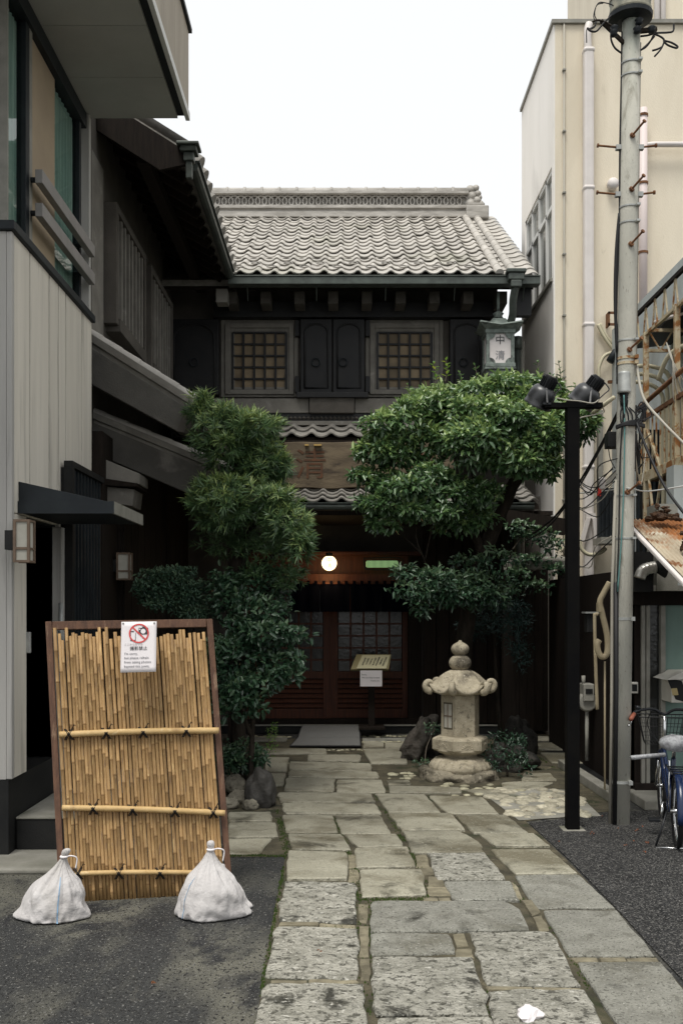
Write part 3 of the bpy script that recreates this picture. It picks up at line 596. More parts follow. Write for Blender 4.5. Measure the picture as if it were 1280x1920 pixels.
MB().tube([(px_ + .085, 13.6, ZW(640, 13.6)), (px_ + .085, 13.6, .2)], .035, 10).build('downpipe', ALUM, rb, smooth=True)
# upper storey: two framed lattice windows, double leaves between them, leaves at both ends
def lattice_window(px0, px1, py0=625, py1=733):
    w = MB()
    for k, (e, d) in enumerate([(22, .03), (14, .06), (7, .035)]):
        a, b = W(px0 - e, py0 - e - 3, DF), W(px1 + e, py1 + e * .55, DF); t = .055 + .01 * k; yy = DF - d
        w.box((a.x, yy, b.z), (a.x + t, DF + .02, a.z)); w.box((b.x - t, yy, b.z), (b.x, DF + .02, a.z)); w.box((a.x + t, yy + .001, a.z - t), (b.x - t, DF + .02, a.z)); w.box((a.x + t, yy + .001, b.z), (b.x - t, DF + .02, b.z + t))
    fr = w.build('window', PLAL, rb, bevel=.006)
    a, b = W(px0, py0, DF), W(px1, py1, DF); nx, nz = 5, 5
    for i in range(nx):
        for j in range(nz):
            xa, xb = a.x + (b.x - a.x) * i / nx, a.x + (b.x - a.x) * (i + 1) / nx; za, zb = b.z + (a.z - b.z) * j / nz, b.z + (a.z - b.z) * (j + 1) / nz
            B('pane', (xa + .004, DF - .012, za + .004), (xb - .004, DF - .005, zb - .004), SHOJ, fr)
    for i in range(nx + 1): x = a.x + (b.x - a.x) * i / nx; B('bar', (x - .014, DF - .05, b.z), (x + .014, DF - .014, a.z), KURA, fr)
    for j in range(nz + 1): z = b.z + (a.z - b.z) * j / nz; B('cross_bar', (a.x, DF - .043, z - .012), (b.x, DF - .015, z + .012), KURA, fr)
lattice_window(437, 537); lattice_window(707, 808)
def leaf_door(px0, px1, py0, py1, d, ring=True, steps=True, rx=None):
    a, b = W(px0, py0, d), W(px1, py1, d); m = MB(); m.box((a.x, d, b.z), (b.x, DF + .01, a.z)); o = m.build('shutter_leaf', KURA, rb, bevel=.008)
    f = MB(); e = .06; za = a.z - .07; zb = b.z + .07; xa, xb = a.x + e, b.x - e; cx = (xa + xb) / 2; hw = (xb - xa) / 2
    path = [V((xa, d - .004, zb)), V((xa, d - .004, za - hw * .7))] + [V((cx - hw * math.cos(t), d - .004, za - hw * .7 + hw * .7 * math.sin(t))) for t in [math.pi * k / 10 for k in range(1, 10)]] + [V((xb, d - .004, za - hw * .7)), V((xb, d - .004, zb)), V((xa, d - .004, zb))]
    f.tube(path, .014, 6); f.build('moulding', KURA, o, smooth=True)
    if ring: 
        rx = cx if rx is None else XW(rx, d); MB().torus((rx, d - .03, ZW(680, d)), (0, 1, 0), .055, .009, 18, 6).build('ring_handle', DMET, o, smooth=True)
    return o
leaf_door(563, 622, 598, 737, 13.66, rx=592); leaf_door(624, 683, 598, 737, 13.66, rx=643)
leaf_door(843, 905, 598, 737, 13.66, rx=868); leaf_door(318, 410, 598, 740, 13.66)
ld = MB(); a, b = W(556, 736, 13.6), W(690, 746, 13.6); ld.box((a.x, 13.56, b.z), (b.x, 13.79, a.z)); ld.build('shutter_ledge', KURA, rb, bevel=.006)
for px in (553, 685):
    for py in (600, 705): q = W(px, py, 13.7); B('hinge_block', (q.x, 13.7, q.z - .22), (q.x + .06, 13.79, q.z), KURA, rb, .005)
FB('sill_band', 330, 747, 579, 774, 13.66, 13.79, PLAL, bevel=.006); FB('sill_band', 665, 747, 925, 774, 13.66, 13.79, PLAL, bevel=.006); FB('sill_block', 580, 744, 664, 774, 13.6, 13.79, PLAS, bevel=.006)
FB('frieze', 330, 775, 925, 796, 13.68, 13.79, KURA)
fz = MB()
for i in range(70):
    x = XW(340 + i * 8.2, 13.67); z = ZW(784, 13.67); fz.add([(x - .03, 13.672, z), (x, 13.672, z - .03), (x + .03, 13.672, z), (x, 13.672, z + .03), (x, 13.65, z)], [(0,1,4),(1,2,4),(2,3,4),(3,0,4)])
fz.build('frieze_relief', PLAS, rb); FB('string_course', 330, 789, 925, 797, 13.62, 13.79, PLAL, bevel=.004)
# skirt roof over the signboard and porch roof over the door
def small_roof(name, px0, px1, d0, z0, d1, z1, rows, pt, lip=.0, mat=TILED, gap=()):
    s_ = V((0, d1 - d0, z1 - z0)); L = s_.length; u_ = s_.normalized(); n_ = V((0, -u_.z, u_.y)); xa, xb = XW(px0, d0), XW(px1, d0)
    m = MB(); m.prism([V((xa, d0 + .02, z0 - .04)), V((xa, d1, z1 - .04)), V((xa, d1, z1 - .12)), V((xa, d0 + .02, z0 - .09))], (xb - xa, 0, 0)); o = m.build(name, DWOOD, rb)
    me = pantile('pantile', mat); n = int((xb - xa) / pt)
    for r_ in range(rows):
        for i in range(n):
            q = V((xa + i * pt, d0, z0)) + u_ * (L * r_ / rows); piece('pantile', me, o, basis(V((pt, 0, 0)), u_ * L / rows, n_ * pt * .8, q + V((0, 0, rng.uniform(-.004, .004)))))
    return o
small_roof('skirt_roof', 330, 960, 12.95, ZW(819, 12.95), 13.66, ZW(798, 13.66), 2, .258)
FB('skirt_board', 330, 820, 960, 829, 12.99, 13.7, DWOOD)
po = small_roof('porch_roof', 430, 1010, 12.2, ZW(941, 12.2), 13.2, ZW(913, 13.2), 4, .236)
gm = MB(); xa, xb = XW(430, 12.13), XW(1000, 12.13); zz = ZW(950, 12.13); gm.tube([(xa, 12.13, zz), (xb, 12.13, zz)], .045, 10); gm.box((xa, 12.07, zz + .035), (xb, 12.19, zz + .045)); gm.build('porch_gutter', COPP, rb, smooth=False)
FB('porch_fascia', 430, 957, 1000, 966, 12.22, 12.27, DWOOD)
B('porch_ceiling', (XW(430, 12.3), 12.27, ZW(966, 12.3)), (2.6, 13.85, ZW(966, 12.3) + .05), DWOOD, rb)
B('porch_post', (2.02, 12.45, 0), (2.14, 12.57, ZW(966, 12.5)), DWOOD, rb); B('porch_post', (-1.42, 12.45, 0), (-1.30, 12.57, ZW(966, 12.5)), DWOOD, rb)
# entrance: lintel, boards, posts, sliding doors
DD = 13.9
FB('lintel', 470, 1034, 790, 1041, 13.55, 13.83, RWOOD, bevel=.004); FB('transom_panel', 470, 1041, 790, 1076, 13.80, 13.9, RWOOD); FB('head_beam', 470, 1076, 790, 1093, 13.62, 13.83, RWOOD, bevel=.005)
FB('door_post', 765, 1041, 790, 1356, 13.78, 13.9, DWOOD); FB('door_post', 462, 1041, 480, 1356, 13.78, 13.9, RWOOD)
FB('door_sill', 440, 1349, 800, 1358, 13.70, 14.0, DWOOD)
st = MB(); st.box((-1.9, 13.45, 0), (2.5, 13.79, .105)); st.build('doorstep', BLK, rb, bevel=.01); B('step_edging', (-1.9, 13.435, .107), (2.5, 13.47, .125), ALUM, rb)
def sliding_door(px0, px1, d, ncol, stile_l, stile_r):
    m = MB(); a, b = W(px0, 1093, d), W(px1, 1348, d)
    def r(pa, ya, pb, yb, dd=.0, th=.05): p, q = W(pa, ya, d), W(pb, yb, d); m.box((p.x, d + dd, q.z), (q.x, d + dd + th, p.z))
    r(px0, 1093, px0 + stile_l, 1348); r(px1 - stile_r, 1093, px1, 1348); r(px0 + stile_l, 1259, px1 - stile_r, 1272, .003); r(px0 + stile_l, 1329, px1 - stile_r, 1348, .003); r(px0 + stile_l, 1093, px1 - stile_r, 1100, .003)
    door = m.build('sliding_door', RWOOD, rb, bevel=.003)
    xa, xb = px0 + stile_l, px1 - stile_r; rows_ = [1147 + i * 22.6 for i in range(6)]; rows_[0] = 1100
    for j in range(5):
        for i in range(ncol):
            p, q = W(xa + (xb - xa) * i / ncol, rows_[j], d), W(xa + (xb - xa) * (i + 1) / ncol, rows_[j + 1], d)
            B('pane', (p.x + .012, d + .028, q.z + .012), (q.x - .012, d + .034, p.z - .012), PGLS, door)
    for i in range(1, ncol): x = XW(xa + (xb - xa) * i / ncol, d); B('muntin', (x - .013, d + .008, ZW(1259, d)), (x + .013, d + .045, ZW(1100, d)), RWOOD, door)
    for j in range(1, 5): z = ZW(rows_[j], d); B('cross_muntin', (XW(xa, d), d + .012, z - .012), (XW(xb, d), d + .042, z + .012), RWOOD, door)
    for k in range(6):
        y0 = 1274 + k * 9.2; p, q = W(xa, y0, d), W(xb, y0 + 6.5, d); l = MB(); l.add([(p.x, d + .006, q.z), (q.x, d + .006, q.z), (q.x, d + .04, p.z), (p.x, d + .04, p.z), (p.x, d + .02, q.z - .01), (q.x, d + .02, q.z - .01)], [(0,1,2,3),(4,5,1,0)]); l.build('louvre', RWOOD, door)
    B('back_board', (XW(px0, d) + .01, d + .052, ZW(1348, d)), (XW(px1, d) - .01, d + .06, ZW(1095, d)), KURA, door)
sliding_door(480, 619, 13.84, 5, 11, 13); sliding_door(619, 764, 13.92, 5, 14, 10)
# right part: dark boarded wall under the porch
for i in range(8): px = 794 + i * 24; FB('wall_board', px, 966, px + 22.5, 1356, 13.7, 13.80, DWOOD)
# ---------------------------------------------------------------- things on and in front of the restaurant
sgn = thing('signboard', 'old carved wooden signboard with worn reddish characters above the entrance', 'signboard', W(690, 915, 12.9))
q = W(533, 915, 12.9); q2 = W(850, 829, 12.9); b_ = MB(); n = 24; vs = []
for i in range(n + 1):
    x = q.x + (q2.x - q.x) * i / n; lo_ = q.z + .02 * noise.noise(V((x * 3, 0, 0))); hi_ = q2.z + .015 * noise.noise(V((x * 3, 5, 0)))
    vs += [(x, 12.9, lo_), (x, 12.9, hi_), (x, 12.98, hi_), (x, 12.98, lo_)]
fs = [(0,1,2,3), tuple(4*n + k for k in (3,2,1,0))]
for i in range(n):
    for k in range(4): fs.append((4*i + k, 4*i + (k+1) % 4, 4*i + 4 + (k+1) % 4, 4*i + 4 + k))
b_.add(vs, fs); b_.build('board', SIGNW, sgn, bevel=.008)
def face_M(p): return basis(V((1, 0, 0)), V((0, 0, 1)), V((0, -1, 0)), p)
text_mb('清', .42, face_M(W(583, 874, 12.897)), depth=.003).build('lettering', SIGNI, sgn); text_mb('中', .42, face_M(W(790, 874, 12.897)), depth=.003).build('lettering', SIGNI, sgn)
BRAS = mk('old_brass', (.45, .30, .10), rough=.4, metal=.6)
for px in (575, 592, 599): q = W(px, 834, 12.86); B('hook', (q.x - .025, 12.85, q.z - .012), (q.x + .025, 12.92, q.z + .006), BRAS, sgn)
# hanging lantern with the name
SLP = mk('lantern_panel', (.66, .62, .60), (.6, .56, .54), scale=5, rough=.6)
hl = thing('hanging_sign_lantern', 'green bronze hanging lantern with white name panel under the roof corner', 'lantern', W(937, 700, 12.95))
xa, xb = XW(911, 12.95), XW(964, 12.95); zt, zb_ = ZW(620, 12.95), ZW(684, 12.95); hw = (xb - xa) / 2; cx = (xa + xb) / 2; cy = 12.95 + hw
b_ = MB(); b_.box((xa + .02, 12.97, zb_ + .01), (xb - .02, 12.95 + 2 * hw - .02, zt - .01)); b_.build('panel', SLP, hl)
f = MB()
for (u, v) in ((0, 0), (1, 0), (0, 1), (1, 1)): x = xa + u * (2*hw - .045); y = 12.95 + v * (2*hw - .045); f.box((x, y, zb_), (x + .045, y + .045, zt))
for z_ in (zb_ - .03, zt - .03): f.box((xa - .012, 12.938, z_), (xb + .012, 12.95 + 2*hw + .012, z_ + .055))
f.box((xa + .0, 12.95, zb_ - .14), (xb, 12.95 + 2*hw, zb_ - .055)); f.box((xa - .02, 12.93, zb_ - .06), (xb + .02, 12.97 + 2*hw, zb_ - .032))
f.build('frame', VERD, hl, bevel=.006)
for (sx, sz) in ((0, 0), (1, 0), (0, 1), (1, 1)):
    px, pz_ = (xa + .045 if sx == 0 else xb - .045), (zb_ + .02 if sz == 0 else zt - .03)
    a0 = [0, math.pi/2, -math.pi/2, math.pi][sx + 2 * sz]; pts = [V((px, 12.952, pz_))] + [V((px + .075*math.cos(a0 + k*math.pi/12), 12.952, pz_ + .075*math.sin(a0 + k*math.pi/12))) for k in range(7)]
    MB().prism(pts, (0, .012, 0)).build('corner_bracket', VERD, hl)
r_ = MB(); k = 4; prof = [(hw + .14, .10), (hw + .12, .055), (hw + .02, .03), (hw + .0, .03)]; top = [(hw + .15, .10), (hw + .08, .085), (hw * .6, .15), (.12, .21), (.10, .27)]
vs = []
ring = [(hw * 1.05, 0.0), (hw + .10, .03), (hw + .08, .05), (hw * .8, .07), (.12, .12), (.08, .17)]
for (r0, z_) in ring:
    for (u, v) in ((-1, -1), (0, -1), (1, -1), (1, 0), (1, 1), (0, 1), (-1, 1), (-1, 0)):
        e = .04 if (u and v) and r0 > hw * 1.2 else 0; vs.append((cx + u * r0, cy + v * r0, zt + .025 + z_ + e))
fs = []
for i in range(len(ring) - 1):
    for j in range(8): fs.append((8*i+j, 8*i+(j+1) % 8, 8*i+8+(j+1) % 8, 8*i+8+j))
fs.append(tuple(range(8))); r_.add(vs, fs); r_.build('roof', VERD, hl); MB().tube([(cx, cy, zt + .2), (cx, cy, zt + .55)], .02, 8).build('hanger', VERD, hl)
MB().lathe([(.02, 0), (.09, .02), (.07, .06), (.1, .1), (.03, .14)], Matrix.Translation((cx, cy, zt + .2)) @ Matrix.Scale(.75, 4), 12).build('finial', VERD, hl, smooth=True)
text_mb('中', .13, face_M(V((cx - .0, 12.966, (zt + zb_) / 2 + .10)))).build('lettering', INK, hl); text_mb('清', .13, face_M(V((cx, 12.966, (zt + zb_) / 2 - .10)))).build('lettering', INKG, hl)
# round lit lamp, green lamp, door curtain, mat
LAMP = mk('lit_lamp', (.8, .7, .5), rough=.5, emit=(1, .76, .40), es=1.7)
dl = thing('round_lamp', 'glowing round white paper lamp hanging above the door', 'lamp', W(617, 1075, 13.4))
c_ = W(617, 1056, 13.4); rr = 14 / F * 13.4
MB().lathe([(rr * math.sin(math.pi * k / 12) + .001, -rr * math.cos(math.pi * k / 12)) for k in range(13)], Matrix.Translation(c_), 24).build('globe', LAMP, dl, smooth=True)
MB().tube([c_ + V((0, 0, rr - .01)), c_ + V((0, 0, rr + .04))], .045, 12).build('cap', BLK, dl)
text_mb('中', .075, face_M(c_ + V((0, -rr - .002, .035)))).build('lettering', INK, dl); text_mb('清', .075, face_M(c_ + V((0, -rr - .002, -.045)))).build('lettering', INK, dl)
pl = bpy.data.lights.new('lamp_glow', 'POINT'); pl.energy = 1.5; pl.color = (1, .62, .28); pl.shadow_soft_size = .1; plo = bpy.data.objects.new('lamp_glow', pl); col.objects.link(plo); plo.parent = dl; plo.location = c_ - ORG[dl] + V((0, -.05, -.2))
GRNL = mk('green_tube', (.3, .5, .2), rough=.4, emit=(.34, .56, .24), es=.42)
gl = thing('green_slatted_lamp', 'pale green lit slatted lamp fixture beside the round lamp', 'lamp', W(715, 1066, 13.45))
a, b = W(686, 1051, 13.5), W(746, 1064, 13.5); MB().box((a.x, 13.5, b.z), (b.x, 13.56, a.z)).build('diffuser', GRNL, gl, bevel=.02)
f = MB()
for i in range(31): x = a.x - .02 + (b.x - a.x + .04) * i / 30; f.box((x - .0035, 13.475, b.z - .015), (x + .0035, 13.482, a.z + .012))
f.build('slats', KURA, gl)
f = MB(); f.tube(smooth_path([V((a.x - .03, 13.47, a.z + .03)), V((a.x - .02, 13.47, b.z)), V((a.x + .05, 13.47, b.z - .03)), V((b.x - .05, 13.47, b.z - .03)), V((b.x + .02, 13.47, b.z)), V((b.x + .03, 13.47, a.z + .03)), V((a.x - .03, 13.47, a.z + .03))], 4), .008, 6); f.build('frame', KURA, gl)
nr = thing('door_curtain', 'dark navy split cloth curtain hanging across the entrance', 'curtain', W(655, 1147, 13.5))
MB().tube([W(540, 1094, 13.5), W(772, 1094, 13.5)], .014, 8).build('rod', RWOOD, nr)
for k in range(4):
    m = MB(); p0_, p1_ = 543 + k * 57, 543 + (k + 1) * 57 - 1.2; vs = []; fs = []; n = 14
    for i in range(n + 1):
        t = i / n; px = p0_ + (p1_ - p0_) * t
        for (py, amp) in ((1095, .004), (1120, .014), (1147, .022)): q = W(px, py, 13.49); q.y += amp * math.sin(t * 14 + k * 2); vs.append(q)
    for i in range(n):
        for j in range(2): fs.append((3*i+j, 3*i+3+j, 3*i+4+j, 3*i+1+j))
    m.add(vs, fs); o = m.build('cloth_panel', NORN, nr, smooth=True)
    for i in range(4): q = W(p0_ + 7 + i * 14, 1092, 13.49); B('loop', (q.x - .02, 13.47, q.z - .03), (q.x + .02, 13.505, q.z + .022), NORN, o)
dm = MB(); pts = [G(565, 1362.5, .11), G(676, 1362.5, .11), G(678, 1404), G(542, 1404)]
def mat_sheet(ins, z):
    c = sum(pts, V()) / 4; n = 8; top = []
    for p in pts: top.append(p + (c - p) * ins)
    m = MB(); vs = []; fs = []
    for i in range(n + 1):
        t = i / n; L_, R_ = top[0].lerp(top[3], t), top[1].lerp(top[2], t); zz = max(.035, .125 - .5 * t * .42) if t < .3 else .032; 
        for q in (L_, R_): vs.append(V((q.x, q.y, zz + z)))
    for i in range(n): fs.append((2*i, 2*i+1, 2*i+3, 2*i+2))
    return m.add(vs, fs)
mt = thing('doormat', 'grey rectangular doormat with black border before the entrance', 'doormat', G(612, 1390))
m = mat_sheet(0, 0); o = m.build('border', RUBB, mt); s = o.modifiers.new('solid', 'SOLIDIFY'); s.thickness = .008; s.offset = -1
mat_sheet(.045, .005).build('carpet', MATM, mt)
# menu stand with notice
ms_ = thing('menu_stand', 'dark menu stand with slanted lit board in front of the door', 'menu stand', W(700, 1358, 13.3))
b_ = MB(); q = [W(657, 1255, 13.05), W(728, 1255, 13.05), W(733, 1227, 13.2), W(668, 1227, 13.2)]; b_.prism(q, (0, .03, -.02)); b_.build('board', mk('menu_board', (.26, .22, .10), rough=.45), ms_)
b_ = MB(); q = [W(668, 1254, 13.04), W(724, 1254, 13.04), W(731, 1229, 13.18), W(679, 1229, 13.18)]; b_.prism(q, (0, -.004, .006)); b_.build('menu_sheet', mk('menu_paper', (.60, .56, .36), rough=.6), ms_)
q0, q1, q2_ = q[0], q[1], q[3]; ux = (q1 - q0).normalized(); uy = (q2_ - q0).normalized(); un = ux.cross(uy)
for i in range(7):
    tx = MB(); body = '\n'.join(rng.choice('御品書天丼海老穴子季節魚名物') for _ in range(rng.choice((5, 6, 7))))
    c = q0 + ux * (.06 + .045 * i) + uy * .115; c += V((0, -.007, .009)); text_mb(body, .026, basis(ux, uy, un, c), space=.85).build('lettering', INK, ms_)
B('post', (XW(690, 13.2), 13.14, .12), (XW(702, 13.2), 13.22, ZW(1250, 13.2)), DWOOD, ms_); B('foot', (XW(672, 13.2), 13.0, .11), (XW(720, 13.2), 13.36, .14), DWOOD, ms_)
nt = thing('paper_notice', 'small white paper notice hanging below the menu board', 'notice', W(695, 1288, 13.0))
a, b = W(675, 1257, 13.0), W(716, 1287, 13.0); B('sheet', (a.x, 13.0, b.z), (b.x, 13.004, a.z), PAPR, nt)
for k, (s_, al) in enumerate((('Sorry,', 'LEFT'), ('We are fully booked.', 'LEFT'), ('Thank you.', 'RIGHT'))):
    text_mb(s_, .028, face_M(V((a.x + .02 if al == 'LEFT' else b.x - .03, 12.998, a.z - .055 - .04 * k))), align=al).build('lettering', INK, nt)
# ================================================================ OLD SIDE WING (left, behind the modern building)
wg = thing('wooden_wing', 'dark wooden side wing with lattice windows and stepped tiled verges behind the modern building', 'building', (-2.35, 9.2, 0))
w = MB(); w.box((-5, 9.3, 3.4), (-2.35, 13.78, 6.6)); w.build('wall', PLAS, wg)
B('plaster_strip', (-2.36, 9.32, 4.1), (-2.335, 9.78, 6.0), PLAL, wg)
B('lower_wall', (-5, 9.62, 0), (-2.12, 13.78, 3.4), DWOOD, wg)
for i in range(12): y = 9.66 + i * .33; B('wall_board', (-2.12, y, .05), (-2.10, y + .31, 2.6), DWOOD, wg)
B('front_wall', (-5, 9.0, 0), (-2.16, 9.62, 3.3), DWOOD, wg)
def wing_window(y0, y1):
    m = MB(); z0, z1 = 4.52, 5.72; m.box((-2.36, y0, z0), (-2.22, y0 + .09, z1)); m.box((-2.36, y1 - .09, z0), (-2.22, y1, z1)); m.box((-2.36, y0 + .09, z0 - .06), (-2.20, y1 - .09, z0 + .07)); m.box((-2.36, y0 + .09, z1 - .08), (-2.22, y1 - .09, z1 - .001))
    m.box((-2.352, y0 + .09, z0 + .07), (-2.33, y1 - .09, z1 - .08)); o = m.build('lattice_window', PLAS, wg, bevel=.005)
    n = 8
    for i in range(n): y = y0 + .14 + (y1 - y0 - .28) * i / (n - 1); B('bar', (-2.30, y - .022, z0 + .07), (-2.235, y + .022, z1 - .08), PLAL, o)
wing_window(9.85, 11.35); wing_window(11.65, 13.15)
# main roof of the wing: eave along the court
ex_, ez_, sp = -1.44, 6.08, .62; ya, yb = 9.58, 13.9
def WR(x): return ez_ + (ex_ - x) * sp
m = MB(); m.prism([V((ex_, ya, ez_)), V((-4.2, ya, WR(-4.2))), V((-4.2, ya, WR(-4.2) - .10)), V((ex_, ya, ez_ - .07))], (0, yb - ya, 0)); wr = m.build('roof', TILED, wg)
for i in range(14):
    y = ya + .12 + i * .3; MB().beam(V((-2.5, y, WR(-2.5) - .19)), V((ex_ - .12, y, WR(ex_ - .12) - .15)), .07, .1).build('rafter', DWOOD, wr)
B('purlin', (-1.98, ya + .05, WR(-1.9) - .36), (-1.86, yb - .3, WR(-1.9) - .24), DWOOD, wr)
B('bracket_beam', (XW(407, 13.1), 13.0, ZW(571, 13.1)), (XW(428, 13.1), 13.2, ZW(546, 13.1)), PLAL, wr)
vb = MB(); vb.prism([V((ex_ - .02, ya - .04, ez_ - .02)), V((-3.6, ya - .04, WR(-3.6) - .02)), V((-3.6, ya - .04, WR(-3.6) - .34)), V((ex_ - .3, ya - .04, ez_ - .18)), V((ex_ - .02, ya - .04, ez_ - .12))], (0, .05, 0)); vb.build('bargeboard', DWOOD, wr)
m = MB()
for i in range(4): m.tube([V((-3.6, ya + .06 + i * .0, WR(-3.6) + .06)), V((ex_ - .02, ya + .06, ez_ + .06))], .06, 10)
m.build('verge_roll', TILED, wr, smooth=True)
RTD = rolltile('roll_tile', TILED)
su2 = V((-1, 0, sp)).normalized(); sn2 = V((sp, 0, 1)).normalized()
for i in range(12): piece('eave_tile', RTD, wr, basis(V((0, -.22, 0)), su2 * .3, sn2 * .22, V((ex_ + .02, ya + .35 + i * .3, ez_ + .01))))
on = MB(); on.box((ex_ - .10, ya - .10, ez_ - .02), (ex_ + .06, ya + .06, ez_ + .03)); on.box((ex_ - .07, ya - .07, ez_ - .10), (ex_ + .03, ya + .03, ez_ - .02)); on.box((ex_ - .13, ya - .13, ez_ + .03), (ex_ + .085, ya + .085, ez_ + .06)); on.box((ex_ - .05, ya - .05, ez_ - .26), (ex_ + .01, ya + .01, ez_ - .1)); on.build('eave_hopper', COPP, wr, bevel=.008)
m = MB(); m.tube([(ex_ + .0, ya + .1, 6.0), (ex_ + .0, 12.95, 6.0)], .05, 10); m.box((ex_ - .005, ya + .1, 6.035), (ex_ + .065, 12.86, 6.05)); m.build('gutter', COPP, wr)
# two lower verge ends, facing the street
def verge(dep, top, tile_h, board, back, nroll, mat, name, roll):
    m = MB(); m.prism([W(x, y, dep) for x, y in board], (0, .12, 0)); bd_ = m.build(name, mat, wg, bevel=.006)
    a, b = W(*top[0], dep), W(*top[1], dep); s_ = (b - a); L = s_.length; u_ = s_.normalized(); n_ = V((-u_.z, 0, u_.x))
    m = MB(); h = tile_h / F * dep; m.prism([a, b, b - n_ * h * .45, a - n_ * h * .45], (0, .2, 0)); m.prism([a - n_ * h * .45 + V((0, .03, 0)), b - n_ * h * .45 + V((0, .03, 0)), b - n_ * h - u_ * .03 + V((0, .03, 0)), a - n_ * h + V((0, .03, 0))], (0, .15, 0)); m.build('verge_course', PLAL, bd_, bevel=.006)
    m = MB(); m.prism([a - n_ * .01 + V((0, .06, 0)), b - n_ * .01 + V((0, .06, 0)), b - n_ * .09 + V((0, .06, 0)), a - n_ * .09 + V((0, .06, 0))], (0, back - dep, 0)); m.build('roof_slope', TILED, bd_)
    me = rolltile('verge_tile', TILE, L=1.04)
    for i in range(nroll): q = b - u_ * (L * (i) / nroll); piece('verge_tile', me, bd_, basis(V((0, -roll, 0)), -u_ * L / nroll, n_ * roll * .8, q + V((0, .09, 0)) - n_ * .012))
    return bd_
verge(9.12, [(150, 612), (366, 748)], 30, [(160, 645), (350, 764), (332, 808), (160, 714)], 13.6, 6, PLAB, 'upper_verge', .15)
verge(9.42, [(150, 762), (446, 884)], 26, [(160, 786), (430, 897), (402, 938), (355, 926), (160, 842)], 13.7, 7, PLAB, 'lower_verge', .15)
FBw = lambda nm, poly, d, dp, mat: MB().prism([W(x, y, d) for x, y in poly], (0, dp, 0)).build(nm, mat, wg, bevel=.006)
FBw('verge_end_cap', [(352, 764), (366, 752), (346, 812), (330, 808)], 9.1, .2, PLAS)
FBw('beam_end', [(160, 846), (262, 888), (262, 908), (160, 892)], 9.15, .4, PLAL); FBw('beam_end', [(175, 910), (252, 917), (248, 949), (175, 938)], 9.2, .4, PLAL)
FBw('beam_board', [(170, 893), (258, 906), (258, 913), (170, 909)], 9.12, .5, DWOOD)
# ================================================================ BEIGE BUILDING (right)
bb = thing('beige_building', 'tall beige rendered building with side wall coloured lighter as if brightly lit and drainpipes at right', 'building', (2.785, 13, 0))
XB = 2.785; ZT = 9.32
w = MB(); w.add([(XB, 13, 0), (14, 13, 0), (14, 13, ZT), (XB, 13, ZT)], [(0, 1, 2, 3)]); w.add([(XB, 13, ZT), (14, 13, ZT), (14, 15.3, ZT), (XB, 15.3, ZT)], [(0, 1, 2, 3)]); w.build('front_wall', BEGE, bb)
# side wall with a window opening
ywa, ywb = 13.12, 15.02; zw0, zw1 = ZW(523, 13.13), ZW(313, 13.13)
w = MB(); w.box((XB - .02, 13.004, 0), (XB + .1, 15.3, zw0)); w.box((XB - .02, 13.004, zw1), (XB + .1, 15.3, ZT)); w.box((XB - .02, 13.004, zw0), (XB + .1, ywa, zw1)); w.box((XB - .02, ywb, zw0), (XB + .1, 15.3, zw1)); w.build('side_wall', BEGS, bb)
m = MB(); fr = .05
for (y0, y1, z0, z1) in [(ywa, ywb, zw0, zw0 + fr), (ywa, ywb, zw1 - fr, zw1), (ywa, ywa + fr, zw0, zw1), (ywb - fr, ywb, zw0, zw1), (ywa, ywb, zw1 - .52, zw1 - .46), (13.55, 13.61, zw0, zw1), (14.05, 14.11, zw0, zw1), (14.55, 14.61, zw0, zw1)]: m.box((XB + .0, y0, z0), (XB + .06, y1, z1))
wi = m.build('window', TRIMW, bb); B('pane', (XB + .03, ywa + .02, zw0 + .02), (XB + .035, ywb - .02, zw1 - .02), mk('side_glass', (.16, .165, .15), rough=.12, spec=.7), wi); B('sill', (XB - .05, ywa - .05, zw0 - .05), (XB + .0, ywb + .03, zw0 - .003), ALUM, wi)
B('parapet_cap', (XB - .05, 12.96, ZT + .002), (14, 15.3, ZT + .05), ALUM, bb)
def wtube(name, pts, r, mat, parent, n=10, k=5): return MB().tube(smooth_path([V(p) for p in pts], k) if k else pts, r, n).build(name, mat, parent, smooth=True)
xd = XW(1103, 12.9); dp = MB(); dp.box((xd - .065, 12.86, .3), (xd + .065, 12.995, ZW(92, 12.93))); d_ = dp.build('drainpipe', PVC, bb, bevel=.03)
for py in (86, 345, 602, 870): z = ZW(py, 12.86); B('collar', (xd - .075, 12.85, z - .07), (xd + .075, 12.996, z), PVC, d_, .03)
wtube('pipe_head', [(xd, 12.93, ZW(96, 12.9)), (xd - .01, 12.93, ZW(60, 12.9)), (xd + .02, 12.97, ZW(44, 12.95))], .05, PVC, bb)
xc = XW(1057, 12.97); wtube('conduit', [(xc, 12.98, .5), (xc, 12.98, ZT)], .014, CABG, bb, k=0)
for i in range(10): B('clip', (xc - .022, 12.95, 1.5 + i * .8), (xc + .022, 12.997, 1.52 + i * .8), ALUM, bb)
xp = XW(1206, 12.85); wtube('soil_pipe', [(xp, 12.88, ZW(640, 12.9)), (xp, 12.88, ZW(205, 12.9))], .055, PVCP, bb, 12, 0)
for py in (218, 345, 475): z = ZW(py, 12.9); MB().tube([(xp, 12.88, z - .015), (xp, 12.88, z + .015)], .065, 12).build('pipe_clamp', RUST, bb)
wtube('branch_pipe', [(xp, 12.88, ZW(274, 12.9)), (xp + .15, 12.88, ZW(272, 12.9)), (5.6, 12.88, ZW(273, 12.9))], .035, PVC, bb, 10, 0)
MB().lathe([(.03, 0), (.07, .02), (.075, .1), (.05, .13)], Matrix.Translation((XW(1147, 12.95), 12.99, ZW(347, 12.95))) @ Matrix.Rotation(math.pi/2, 4, 'X'), 14).build('vent_hood', PVC, bb, smooth=True)
